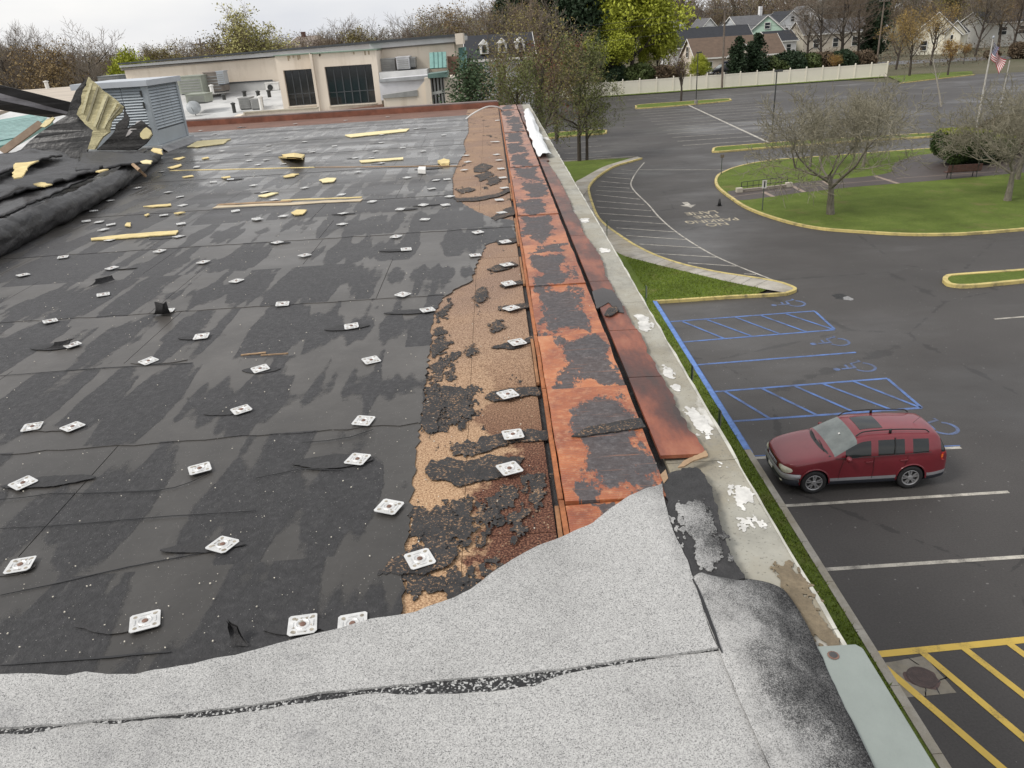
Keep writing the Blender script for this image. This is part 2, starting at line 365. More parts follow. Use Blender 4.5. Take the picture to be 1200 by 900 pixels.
def crumble(pts, th, cell=.007, amp=.02, seed=0, grow_=.0, lo=11.0, hi=42.0, fr=.6):
    """flat piece with crumbled edges and holes: the outline is worn by layered noise, then cut along its zero line"""
    from mathutils import noise as mn_
    P = np.array([(p.x, p.y) for p in pts]); z = sum(p.z for p in pts)/len(pts); m = amp*1.6+cell*2
    x0, y0 = P.min(0)-m; x1, y1 = P.max(0)+m; nx, ny = int((x1-x0)/cell)+2, int((y1-y0)/cell)+2
    X, Y = np.meshgrid(x0+np.arange(nx)*cell, y0+np.arange(ny)*cell, indexing='ij'); d = np.full(X.shape, 1e9); ins = np.zeros(X.shape, bool)
    for i in range(len(P)):
        a, b = P[i], P[(i+1) % len(P)]; e = b-a; t = np.clip(((X-a[0])*e[0]+(Y-a[1])*e[1])/max(e@e, 1e-12), 0, 1); d = np.minimum(d, np.hypot(X-a[0]-t*e[0], Y-a[1]-t*e[1]))
        if a[1] != b[1]: ins ^= ((a[1] > Y) != (b[1] > Y)) & (X < (b[0]-a[0])*(Y-a[1])/(b[1]-a[1])+a[0])
    f = np.where(ins, d, -d)+grow_
    for i in range(nx):
        for j in range(ny):
            if abs(f[i, j]) < m*1.5: f[i, j] += amp*(mn_.noise(Vector((X[i, j]*lo*1.5, Y[i, j]*lo*.8, seed*3.1)))*1.2 + fr*mn_.noise(Vector((X[i, j]*hi*1.5, Y[i, j]*hi*.7, seed+.5))) + fr*.65*mn_.noise(Vector((X[i, j]*hi*2.3, Y[i, j]*hi*2.3, seed+9))))
    ids = {}; V = []; Fs = []
    def vid(k, p):
        if k not in ids: ids[k] = len(V); V.append(p)
        return ids[k]
    for i in range(nx-1):
        for j in range(ny-1):
            c = ((i, j), (i+1, j), (i+1, j+1), (i, j+1)); fv = [f[q] for q in c]
            if max(fv) <= 0: continue
            poly = []
            for q in range(4):
                a, b = c[q], c[(q+1) % 4]
                if fv[q] > 0: poly.append(vid(a, (X[a], Y[a], z)))
                if (fv[q] > 0) != (fv[(q+1) % 4] > 0):
                    t = fv[q]/(fv[q]-fv[(q+1) % 4]); poly.append(vid((min(a, b), max(a, b)), (X[a]+(X[b]-X[a])*t, Y[a]+(Y[b]-Y[a])*t, z)))
            if len(poly) >= 3: Fs.append(tuple(poly))
    ed = {}
    for F_ in Fs:
        for q in range(len(F_)): ed[(F_[q], F_[(q+1) % len(F_)])] = 1
    n = len(V); V2 = V+[(x, y, z-th) for x, y, z in V]
    sk = [(b, a, a+n, b+n) for (a, b) in ed if (b, a) not in ed]
    mb = MB(); mb.add(V2, Fs+sk); return mb
def smoothline(pts, k=4, closed=False):
    """Catmull-Rom through the points"""
    P = [Vector(p) for p in pts]; out = []; n = len(P)
    for i in range(n if closed else n-1):
        g = (lambda q: P[q % n]) if closed else (lambda q: P[max(0, min(n-1, q))])
        a, b, c, d = g(i-1), g(i), g(i+1), g(i+2)
        for j in range(k):
            t = j/k
            out.append(.5*((2*b)+(c-a)*t+(2*a-5*b+4*c-d)*t*t+(3*b-a-3*c+d)*t**3))
    if not closed: out.append(P[-1])
    return out
def offset_line(pts, d, closed=False):
    n = len(pts); out = []
    for i in range(n):
        a = pts[(i-1) % n] if closed else pts[max(i-1, 0)]; b = pts[(i+1) % n] if closed else pts[min(i+1, n-1)]
        t = (b-a); t.z = 0; t = t.normalized() if t.length > 1e-9 else Vector((1, 0, 0)); out.append(pts[i]+Vector((-t.y, t.x, 0))*d)
    return out
def strip(mb, pts, wd, z0, z1=None, closed=False):
    """ribbon of width wd along a ground line; with z1 a raised kerb"""
    a = offset_line(pts, wd/2, closed); b = offset_line(pts, -wd/2, closed); n = len(pts); m = n if closed else n-1
    if z1 is None:
        v = [Vector((p.x, p.y, z0)) for q in zip(a, b) for p in q]
        return mb.add(v, [(2*i, 2*i+1, 2*((i+1) % n)+1, 2*((i+1) % n)) for i in range(m)])
    v = []
    for p, q in zip(a, b):
        v += [Vector((p.x, p.y, z0)), Vector((p.x, p.y, z1)), Vector((q.x, q.y, z1)), Vector((q.x, q.y, z0))]
    f = []
    for i in range(m):
        j = (i+1) % n
        for k in range(3): f.append((4*i+k, 4*i+k+1, 4*j+k+1, 4*j+k))
    if not closed: f += [(0, 3, 2, 1), (4*n-4, 4*n-3, 4*n-2, 4*n-1)]
    return mb.add(v, f)
def np_mesh(name, verts, quads, mats, mi=None, smooth=False):
    me = bpy.data.meshes.new(name); nv = len(verts); nq, k = quads.shape
    me.vertices.add(nv); me.vertices.foreach_set('co', np.asarray(verts, np.float32).ravel())
    me.loops.add(nq*k); me.loops.foreach_set('vertex_index', quads.astype(np.int32).ravel())
    me.polygons.add(nq); me.polygons.foreach_set('loop_start', np.arange(0, nq*k, k, dtype=np.int32))
    for m in mats: me.materials.append(m)
    if mi is not None: me.polygons.foreach_set('material_index', np.asarray(mi, np.int32))
    me.update(calc_edges=True); return me

# ================================================================== THE DAMAGED ROOF
def rp(px, py, dz=0.0): return at(px, py, R+dz)
roofb = thing('flat_roof_building', 'flat roofed building with torn black membrane, stripped orange boards and pale concrete ledge', 'building', (-3, 10, 0))
XE = .885            # outer edge of the concrete ledge
mb = MB(); mb.box(-7.6, XE-.06, -3.0, 19.62, 0, R-.28); mb.build('wall', simple('buff_wall', (.42, .36, .28), .85, .12, 2, .1), roofb)
mb = MB(); mb.box(-7.6, .60, -3.0, 19.55, R-.27, R-.012); mb.build('roof_deck', TAR, roofb)
# fibreboard laid in panels, seen where the membrane is gone
for i, y0 in enumerate(np.arange(1.0, 19.2, 1.22)):
    for x0, x1 in ((-1.42, -.2005), (-.20, .128)):
        mb = MB(); mb.box(x0, x1-.0015, y0, min(y0+1.2185, 19.3), R-.011, R-.001+.0015*((i*7) % 3)); mb.build('fibreboard_panel', FIB, roofb)
# membrane courses: left edge hidden under the heap, right edge torn off along this line
RB = [(466, 760), (471, 721), (472, 680), (476.5, 640), (481, 600), (485, 565), (491, 510), (498, 455), (504.5, 402), (509, 366), (519, 351), (538, 337), (552, 331), (562, 303), (570, 287), (584, 283.7), (603, 283), (606, 281), (602, 259), (573, 255.5), (556, 247), (541, 238), (531, 230), (530, 208), (538, 190), (546, 178), (543, 168), (549, 155), (548, 140)]
RBW = [rp(*p) for p in RB]
def rborder(y):
    for a, b in zip(RBW, RBW[1:]):
        if a.y <= y <= b.y: return a.x + (b.x-a.x)*(y-a.y)/max(b.y-a.y, 1e-6)
    return RBW[0].x if y < RBW[0].y else RBW[-1].x
cy = [1.0, 1.68, 2.28, 3.13, 4.07, 5.02, 6.0, 6.9, 7.62, 8.62, 9.6, 10.9, 11.9, 12.9, 13.9, 14.9, 15.9, 16.8, 17.75]
slant = {2: .10, 1: .03, 3: .02}
rq = random.Random(3)
for i in range(len(cy)-1):
    y0, y1 = cy[i]-.03, cy[i+1]+.012; s0 = slant.get(i, .0); s1 = slant.get(i+1, .0)
    cuts = [-7.6]; x = -7.6+rq.uniform(.6, 2.0)
    while x < -.75: cuts.append(x); x += rq.uniform(1.1, 2.2)
    cuts.append(None)
    zt = R + .0065 + .0035*(i % 2)
    for k in range(len(cuts)-1):
        a, b = cuts[k]+.004, cuts[k+1]
        L0 = [Vector((a, y0+s0*(a+.4), zt))]
        if b is None:
            bot = [Vector((xx, y0+s0*(xx+.4)+rq.uniform(-.012, .012), zt)) for xx in np.arange(a+.08, rborder(y0), .08)]
            rt = []
            for yy in np.arange(y0, y1, .03): rt.append(Vector((rborder(yy)+rq.uniform(-.012, .012), yy, zt)))
            top = [Vector((xx, y1+s1*(xx+.4), zt)) for xx in np.arange(rborder(y1)-.05, a+.05, -.25)]
            poly = L0+bot+rt+top+[Vector((a, y1+s1*(a+.4), zt))]
        else:
            bot = [Vector((xx, y0+s0*(xx+.4)+rq.uniform(-.010, .010), zt)) for xx in np.arange(a+.08, b-.04, .08)]
            poly = L0+bot+[Vector((b, y0+s0*(b+.4), zt)), Vector((b, y1+s1*(b+.4), zt)), Vector((a, y1+s1*(a+.4), zt))]
        mb = MB(); mb.prism(poly, .006); mb.build('membrane_sheet', MEM, roofb)
# slit in the membrane showing the yellow edge of the board below, two of them far back
def slit(p0, p1, wd, wcol):
    a, b = rp(*p0), rp(*p1); d = (b-a).normalized(); nrm = Vector((-d.y, d.x, 0)); pts = []
    for k in range(13):
        p = a.lerp(b, k/12); pts.append(p + nrm*(wd*(.6+.8*rq.random())*.5) + Vector((0, 0, .016)))
    for k in range(12, -1, -1):
        p = a.lerp(b, k/12); pts.append(p - nrm*(wd*(.6+.8*rq.random())*.5) + Vector((0, 0, .016)))
    mb = MB(); mb.prism(pts, .006); mb.build('exposed_board_edge', wcol, roofb)
slit((200, 201), (370, 197), .05, FOAM); slit((368, 197), (540, 195.5), .04, WOOD)
slit((256, 241), (342, 237), .07, WOOD); slit((252, 244), (424, 236), .12, simple('bleached_board', (.50, .42, .30), .9)); slit((330, 236), (424, 232.5), .05, FOAM)
slit((283, 418.5), (312, 415.5), .012, WOOD); slit((306, 418.8), (338, 416.5), .008, WOOD)
# far strip where the board is bare up to the back kerb, and the rusty kerb itself
mb = MB(); mb.box(-7.6, -.60, 17.60, 19.33, R-.012, R+.004); mb.build('fibreboard_panel', simple('pink_fibreboard', (.20, .105, .075), .85, .4, 2.2, .3, fine=50), roofb)
mb = MB(); mb.box(-7.58, .14, 19.34, 19.60, R-.012, R+.12); mb.build('back_kerb', simple('rusty_flashing', (.20, .075, .045), .55, .5, 3, .3), roofb)
mb = MB(); mb.box(-7.6, .12, 19.38, 19.66, R+.121, R+.145); mb.build('kerb_flashing', simple('torn_grey_flashing', (.16, .12, .11), .6, .5, 1.5, .3), roofb)
# ---- edge boards, joints where the photograph has them
jp = [2.0, 2.33, 3.30, 4.02, 4.95, 5.78, 6.05, 7.15, 7.95, 9.0, 10.0, 11.2, 12.5, 13.8, 15.2, 16.6, 18.0, 19.3]
for i in range(len(jp)-1):
    y0, y1 = jp[i]+.004, jp[i+1]-.004; mb = MB(); zt = R+.036+.004*((i*5) % 3)
    tw = rq.uniform(-.004, .004)
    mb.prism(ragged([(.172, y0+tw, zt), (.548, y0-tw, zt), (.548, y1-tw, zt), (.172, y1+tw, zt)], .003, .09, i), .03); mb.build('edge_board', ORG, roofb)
for i in range(len(jp)-1):   # the layered trim left of the boards
    y0, y1 = jp[i]+.05, jp[i+1]+.042
    mb = MB(); mb.prism(ragged([(.150, y0, R+.030), (.168, y0, R+.030), (.168, y1-.006, R+.032), (.150, y1-.006, R+.032)], .002, .2, i+40), .03)
    mb.build('trim_strip', simple('raw_cedar', (.42, .15, .055), .7, .5, 9, .4, fine=40), roofb)
    if i < 9 and i % 2 == 0:
        mb = MB(); mb.prism(ragged([(.131, y0+.1, R+.016), (.146, y0+.1, R+.016), (.146, y1-.02, R+.018), (.131, y1-.02, R+.018)], .002, .2, i+60), .018)
        mb.build('trim_strip', simple('pale_cedar', (.38, .19, .09), .8, .5, 9, .4, fine=40), roofb)
mb = MB(); mb.box(.549, .60, 1.95, 19.5, R-.10, R-.02); mb.build('gutter_slot', BLACK, roofb)
# ---- red boards with a ragged outer edge
RR = [(826, 532), (822, 520), (807, 502), (800, 488), (792, 477), (790, 465), (780, 449), (770, 430), (760, 415), (750, 390), (741, 378), (735, 366), (727, 353), (722, 347), (716, 332), (710, 323), (705, 303), (697, 290), (685, 275), (679, 258), (671, 246), (668, 236), (663, 226), (656, 212), (650, 202), (640, 188)]
RRW = [rp(p[0], p[1], .03) for p in RR]
yb = [RRW[0].y] + [3.4, 4.05, 5.0, 6.3, 8.0, RRW[-1].y]
def rrx(y):
    for a, b in zip(RRW, RRW[1:]):
        if a.y <= y <= b.y: return a.x + (b.x-a.x)*(y-a.y)/max(b.y-a.y, 1e-6)
    return RRW[0].x if y < RRW[0].y else RRW[-1].x
for i in range(len(yb)-1):
    y0, y1 = yb[i]+.004, yb[i+1]-.003
    poly = [Vector((.580, y0, R+.034)), Vector((rrx(y0), y0, R+.030))]
    for yy in np.arange(y0+.02, y1-.01, .035): poly.append(Vector((rrx(yy)+rq.uniform(-.008, .006), yy, R+.030)))
    poly += [Vector((rrx(y1), y1, R+.03)), Vector((.580, y1, R+.034))]
    mb = MB(); mb.prism(poly, .016); mb.build('red_board', RED, roofb)
poly = [Vector((.580, RRW[-1].y, R+.028)), Vector((.70, RRW[-1].y, R+.028)), Vector((.69, 19.4, R+.028)), Vector((.58, 19.4, R+.028))]
mb = MB(); mb.prism(ragged(poly, .015, .3, 5), .02); mb.build('red_board', RED, roofb)
# black rags still lying on the boards and on the ledge side
def rag(pp, dz, name='membrane_rag', m=None, th=.006, seed=1, amp=.006, fr=.6):
    pts = [rp(x, y, dz) for x, y in pp]; yy = sum(p.y for p in pts)/len(pts)
    mb = crumble(pts, th, max(.0045, .0021*yy), amp, seed, fr=fr); return mb.build(name, m or RAGM, roofb)
rag([(667, 511), (690, 500), (720, 494), (752, 489), (757, 500), (730, 504), (700, 508), (680, 512)], .052)
rag([(707, 369), (713, 361), (722, 358), (726, 363), (715, 370)], .046, seed=2)
rag([(694, 342), (706, 337), (718, 340), (727, 353), (731, 366), (722, 364), (713, 354), (699, 362)], .038, m=simple('grey_rag', (.06, .055, .055), .6), seed=4)
rag([(776, 566), (779, 556), (792, 551), (815, 549), (826, 556), (833, 570), (842, 600), (848, 622), (858, 645), (874, 676), (855, 686), (822, 688), (808, 672), (796, 640), (782, 604)], .046, m=TAR, th=.02, seed=5, amp=.014)
# stub of wood at the end of the slot, torn fringe at the end of the red board
mb = MB(); mb.prism([rp(774, 556, .05), rp(780, 550, .05), rp(783, 560, .05), rp(778, 566, .05)], .03); mb.build('wood_stub', WOOD, roofb)
rag([(795, 547), (800, 540), (818, 533), (827, 528), (829, 533), (812, 540), (803, 546)], .05, m=WOOD, seed=8)
# ---- concrete ledge in lengths
ly = [-3.0, 1.66, 2.62, 4.6, 7.2, 10.4, 14.6, 19.65]
for i in range(len(ly)-1):
    y0, y1 = ly[i]+.002, ly[i+1]-.002
    mb = MB(); mb.prism([(.602, y0, R+.004), (XE-.012, y0, R+.004), (XE-.012, y1, R+.004), (.602, y1, R+.004)], .28); mb.build('ledge_block', LEDGE, roofb)
    mb = MB()
    e = [Vector((XE-.0115, y0, R+.007)), Vector((XE, y0, R+.007))]
    for yy in np.arange(y0+.1, y1-.05, .1): e.append(Vector((XE+rq.uniform(-.006, .004), yy, R+.007)))
    e += [Vector((XE, y1, R+.007)), Vector((XE-.0115, y1, R+.007))]
    mb.prism(e, .28); mb.build('ledge_lip', simple('pale_lip', (.45, .44, .39), .8, .45, 7, .2), roofb)
# splashes of white paint left on the ledge
for k, pp in enumerate([[(803, 477), (815, 478), (830, 492), (834, 505), (832, 516), (824, 514), (818, 500), (808, 490)], [(854, 568), (882, 572), (880, 585), (870, 596), (862, 588)], [(870, 608), (880, 604), (881, 618), (873, 619)], [(882, 608), (896, 609), (898, 616), (888, 618)],
                       [(775, 427), (788, 430), (794, 438), (790, 446), (780, 440)], [(745, 369), (757, 371), (762, 380), (757, 390), (748, 384)], [(678, 256), (689, 256), (690, 260), (681, 261)], [(702, 291), (711, 291), (714, 295), (704, 296)], [(842, 540), (848, 539), (850, 547), (844, 546)], [(733, 391), (739, 392), (737, 398)], [(787, 453), (796, 451), (799, 457), (790, 459)]]):
    rag(pp, .0065, 'paint_splash', simple('old_white_paint', (.58, .57, .54), .7, .4, 14), .0006, k, .020, 1.4)
# sandy washed-out corner of the ledge by the grey coping
rag([(905, 662), (930, 658), (970, 735), (994, 754), (962, 757), (938, 732), (922, 695)], .009, 'gravel_patch', simple('sandy_grit', (.22, .175, .115), .95, .6, 9, .5, fine=70), .002, 3, .022, 1.3)

# ---- granulated cap sheet in the foreground: upper layer, lap, lower layer, worn skirt over the ledge
top = [(-40, 793), (0, 790), (48, 790), (76, 792), (100, 787), (125, 790), (158, 790), (180, 785), (200, 782), (225, 778), (250, 772), (275, 768), (300, 761), (325, 754), (350, 747), (378, 740), (400, 735), (418, 730), (435, 725), (455, 723), (472, 721), (487, 717), (500, 711), (516, 706), (532, 700), (552, 690), (572, 675), (600, 656), (616, 647), (632, 639), (650, 632), (667, 625), (682, 618), (695, 612), (708, 602), (720, 592), (738, 581), (757, 572), (768, 570), (775, 567)]
fold = [(779, 590), (789, 622), (806, 656), (815, 685), (824, 715), (836, 745), (846, 770), (858, 800), (880, 850), (905, 905), (920, 940)]
lap_u = [(-40, 858), (0, 852), (75, 848), (150, 841), (230, 833), (300, 824), (375, 812), (450, 804), (525, 796), (600, 789), (660, 783), (720, 774), (790, 765), (842, 758)]
lap_l = [(-40, 866), (0, 859), (50, 855), (100, 846), (140, 847), (180, 841), (240, 839), (300, 832), (375, 819), (440, 812), (485, 813), (540, 812), (600, 805), (625, 803), (660, 790), (720, 778), (790, 768), (844, 762)]
def w3(pp, dz): return [rp(x, y, dz) for x, y in pp]
upper = w3(top, .052) + w3([p for p in fold if p[1] < 757], .052) + w3(lap_u[::-1], .052)
mb = MB(); mb.prism(ragged(upper, .003, .05, 11), .012); mb.build('cap_sheet', CAPM, roofb)
lower = w3(lap_l, .044) + w3([p for p in fold if p[1] > 765], .044) + w3([(930, 990), (400, 1400), (-400, 1250)], .044)
mb = MB(); mb.prism(ragged(lower, .002, .05, 12), .008); mb.build('cap_sheet', CAPM, roofb)
lap = w3([(x, y-5) for x, y in lap_u], .0425) + w3([(x, y+.5) for x, y in lap_l[::-1]], .0455)
t = NT('lap_bitumen'); g = t.new('ShaderNodeSeparateColor'); t.link(t.voro(200), g.inputs[0])
LAPM = t.done(t.ramp(t.math('ADD', g.outputs[0], t.math('MULTIPLY', t.math('SUBTRACT', t.noise(9, 4), .5), .8)), (.55, (.016, .016, .017)), (.72, (.09, .09, .09)), (.9, (.45, .45, .44))), .8, g.outputs[0], .6, .005)
mb = MB(); mb.prism(ragged(lap, .004, .03, 13), .006); mb.build('lap_seam', LAPM, roofb)
# worn skirt: a bent sheet from the fold down over the ledge
fl = [rp(x, y, .050) for x, y in fold]
outer = [(834, 676), (872, 676), (902, 680), (921, 690), (936, 712), (947, 732), (959, 757), (974, 789), (990, 823), (1017, 881), (1045, 941)]
ol = [rp(x, y, .034) for x, y in outer]
fl2 = smoothline([rp(812, 676, .050)]+[rp(x, y, .050) for x, y in fold[3:]], 8); ol2 = smoothline(ol, 8)
def resamp(pl, n):
    d = [0]
    for a, b in zip(pl, pl[1:]): d.append(d[-1]+(b-a).length)
    out = []
    for k in range(n):
        s = d[-1]*k/(n-1); j = max(i for i in range(len(d)) if d[i] <= s+1e-9); j = min(j, len(pl)-2)
        out.append(pl[j].lerp(pl[j+1], (s-d[j])/max(d[j+1]-d[j], 1e-9)))
    return out
NV = 60; A_ = resamp(fl2, NV+1); B_ = resamp(ol2, NV+1)
from mathutils import noise as mn
def skirt(u, v):
    k = int(round(v*NV)); p = A_[k].lerp(B_[k], u)
    hump = .018*math.sin(PI*min(1, u*1.1)) - .006*u
    p = p + Vector((0, 0, hump + .007*mn.noise(p*7.0)+.004*mn.noise(p*19.0)))
    if u > .98: p = p + Vector((.004*mn.noise(p*23), .004*mn.noise(p*31), -.002))
    return p
mb = MB(); mb.grid(skirt, 22, NV)
top_f = list(mb.f); nverts = len(mb.v)
mb.add([(v[0], v[1], v[2]-.012) for v in mb.v], [f[::-1] for f in top_f])
n1 = 23
for j in range(NV):
    a, b = j*n1+22, (j+1)*n1+22; mb.f.append((a, a+nverts, b+nverts, b)); mb.mi.append(0)
for i in range(22): mb.f.append((i, i+nverts, i+1+nverts, i+1)); mb.mi.append(0)
mb.build('worn_skirt', WORN, roofb, True)
# strip of bare worn sheet between the tar and the skirt
rag([(787, 591), (806, 587), (821, 586), (830, 603), (836, 622), (847, 632), (857, 657), (838, 662), (819, 658), (807, 632), (797, 614)], .0495, 'granule_patch', CAPM, .003, 9, .030, 1.0)
# crack along the fold
crk = [rp(x, y, .0545) for x, y in [(812, 678), (818, 690), (824, 705), (830, 722), (836, 738), (841, 752), (846, 764)]]
wd = [.0015, .003, .004, .005, .004, .003, .001]
mb = MB(); pl = [p+Vector((q, 0, 0)) for p, q in zip(crk, wd)]+[p-Vector((q, 0, 0)) for p, q in zip(crk[::-1], wd[::-1])]
mb.prism(ragged(pl, .001, .03, 3), .004); mb.build('crack', BLACK, roofb)
# ---- painted metal coping at the near corner
cm = simple('coping_paint', (.25, .28, .26), .42, .12, 4.5, .15, .2)
P0, P1 = rp(957, 754, .03), rp(1006, 753, .03)
xr = XE+.028
cp = thing('metal_coping', 'grey green painted metal coping cap on the roof corner beside the cap sheet', 'coping', (P1.x, P1.y, R))
mb = MB(); mb.prism([(P0.x-.10, P0.y, R+.020), (xr-.012, P1.y+.004, R+.020), (xr, P1.y-.01, R+.020), (xr, -1.2, R+.020), (P0.x-.10, -1.2, R+.020)], .012); mb.build('top_plate', cm, cp)
mb = MB(); mb.box(xr-.003, xr+.002, -1.2, P1.y-.012, R-.16, R+.0185); mb.build('drip_edge', cm, cp)
p = rp(976.5, 768, .021); mb = MB(); mb.lathe([(.011, 0), (.011, .0025), (.0075, .004), (0, .0045)], 12, Matrix.Translation(p)); mb.build('screw', simple('screw_dark', (.05, .05, .05), .5), cp)
mb = MB(); mb.lathe([(.0155, 0), (.0155, .001), (.011, .002)], 12, Matrix.Translation(p)); mb.build('washer', RUST, cp)

# ---- fastening plates, all screwed to the roof
PL = [(161, 220), (189, 201), (231, 195), (440, 177), (392, 171), (357, 166), (447, 167), (472, 173), (496, 177), (416, 185), (435, 185), (447, 191), (332, 192), (494, 197.5), (477, 208), (524, 210), (506, 221), (357, 220), (314, 177), (312, 187), (420, 201), (487, 151), (336, 161), (546, 182), (548, 189.5), (544, 199), (582, 166), (585, 187.5), (582, 181), (587, 197.5), (589, 208), (591, 220), (346, 145), (405, 141), (454, 137), (583, 141),
(129, 235), (110, 247), (101, 259), (116, 260), (130, 263), (121, 269), (129, 281), (212, 262), (192, 252), (214, 240.5), (211, 230.5), (209, 277), (187, 294), (74, 301), (27, 322), (131, 314), (238, 307), (277, 329), (121, 345), (196, 364), (59, 376), (85, 404), (236, 394), (174, 423), (276, 247),
(300, 256), (332, 253), (402, 250), (436, 236), (469, 245), (496, 240), (522, 240), (527, 230), (498, 257), (401, 262.5), (464, 277), (560, 272), (476, 292), (357, 299), (325, 284), (557, 299), (472, 345), (501, 363), (331, 356), (412, 382), (435, 422), (305, 432), (585, 234), (588, 249), (592, 283), (594, 310), (596, 332), (599, 361), (606, 401), (400, 228), (316, 228), (321, 234),
(38, 500), (85, 500), (27, 566), (234, 549), (283, 480), (261, 638), (24, 662), (426, 493), (419, 538), (456, 594), (492, 655), (595, 462), (601, 509), (597, 549), (170, 728), (355, 732), (413, 731),
(297, 217), (302, 257), (197, 225), (230, 196), (310, 225), (290, 181), (292, 188), (315, 170), (302, 193), (335, 182), (252, 157), (281, 149), (235, 153), (511, 211), (469, 151), (520, 158), (578, 166), (447, 158), (366, 178), (260, 177), (270, 210), (250, 213)]
def plate_mesh(seed, dirty):
    r = random.Random(seed); h = .044; mb = MB()
    c = .007
    out = [(-h+c, -h), (h-c, -h), (h, -h+c), (h, h-c), (h-c, h), (-h+c, h), (-h, h-c), (-h, -h+c)]
    if dirty: out = [(x+r.uniform(-.004, .002)*(1 if x > 0 else -1), y+r.uniform(-.004, .002)*(1 if y > 0 else -1)) for x, y in out]
    mb.prism([(x, y, .002) for x, y in out], .002)
    def ring(r0, r1, z, n=16):
        v = []; 
        for q in ((r0, .0021), ((r0+r1)/2, z), (r1, .0021)):
            v += [(q[0]*math.cos(2*PI*k/n), q[0]*math.sin(2*PI*k/n), q[1]) for k in range(n)]
        mb.add(v, [(i*n+k, (i)*n+(k+1) % n, (i+1)*n+(k+1) % n, (i+1)*n+k) for i in range(2) for k in range(n)])
    ring(.016, .023, .0048)
    for sx, sy in ((1, 1), (1, -1), (-1, 1), (-1, -1)):
        mb.cur = 1; a = .028; mb.add([(sx*a+.0065*math.cos(2*PI*k/8), sy*a+.0065*math.sin(2*PI*k/8), .0024) for k in range(8)], [tuple(range(8))]); mb.cur = 0
        mb.box(sx*.030-.002, sx*.030+.002, -.013, .013, .002, .0042) if sy > 0 else mb.box(-.013, .013, sx*.030-.002, sx*.030+.002, .002, .0042)
    mb.cur = 1
    for k in range(3 + 9*dirty):
        x, y = r.uniform(-h+.01, h-.01), r.uniform(-h+.01, h-.01); q = r.uniform(.003, .007)
        mb.add([(x+q*r.uniform(.6, 1.2)*math.cos(2*PI*j/6), y+q*r.uniform(.5, 1.2)*math.sin(2*PI*j/6), .0025+.0001*k) for j in range(6)], [tuple(range(6))])
    return mb
pms = []
for k in range(4):
    o = plate_mesh(k, k == 3).build('fastening_plate', [PLATE, simple('plate_dirt', (.30, .27, .22), .8, .5, 60)], roofb, local=True); pms.append(o)
mb = MB(); mb.lathe([(.0095, 0), (.0095, .002), (.007, .004), (0, .0045)], 10); scr0 = mb.build('screw_head', RUST, pms[0], local=True)
scr_me = scr0.data
def place(o, p, tx, ty, rz):
    off = Vector(roofb.location); o.location = Vector(p)-off; o.rotation_euler = (tx, ty, rz)
MEMD = simple('dull_membrane', (.033, .032, .033), .66, .35, 5, .5, fine=60)
BD = simple('board_dark', (.05, .036, .03), .8)
for i, (px, py) in enumerate(PL):
    k = rq.choice([0, 0, 0, 1, 1, 2, 2, 3]);  k = 3 if (px, py) in ((38, 500), (283, 480), (261, 638), (24, 662)) else k
    lift = .004
    if px > 592 and py > 270: lift = .010
    p = rp(px, py, .0145+lift)
    if i < 4: o = pms[i]
    else: o = pms[k].copy(); COL.objects.link(o)
    tilt = (rq.uniform(-.05, .05), rq.uniform(-.05, .05)) if p.y > 4 else (rq.uniform(-.045, .045), rq.uniform(-.045, .045))
    rz = rq.uniform(.1, 1.4) if (p.x < -.4) else rq.uniform(.15, .6)
    place(o, p, tilt[0], tilt[1], rz)
    if i > 0 and p.y < 7.0:
        s = bpy.data.objects.new('screw_head', scr_me); COL.objects.link(s); s.parent = o; s.location = (0, 0, .0018)
    elif i == 0: scr0.location = (0, 0, .0018)
    # torn lens of membrane around the plate
    if rq.random() < (.62 if p.y < 4.6 else .30 if p.y < 8 else .12) and p.x < -.35:
        la, lb = rq.uniform(.03, .12), rq.uniform(.10, .30)
        if rq.random() < .5: la, lb = lb, la
        hw = rq.uniform(.03, .06); sk = rq.uniform(-.05, .05); up = []; dn = []
        for q in range(15):
            s_ = q/14; xx = p.x-la+(la+lb)*s_; env = math.sin(PI*min(1, s_*.96+.02))**.8; yc = p.y+sk*(xx-p.x)*2
            up.append(Vector((xx, yc+hw*env, R+.0138+.00013*(i % 11)))); dn.append(Vector((xx, yc-hw*env, R+.0138+.00013*(i % 11))))
        mb = MB(); mb.prism(ragged(up+dn[::-1], .006, .03, i), .003); mb.build('torn_flap', MEMD if rq.random() < .8 else MEM, roofb)
FLAPS = (0, 1, 2, 4, 5, 6, 7, 8, 10, 20, 21)      # the rest is thin residue stuck to the board
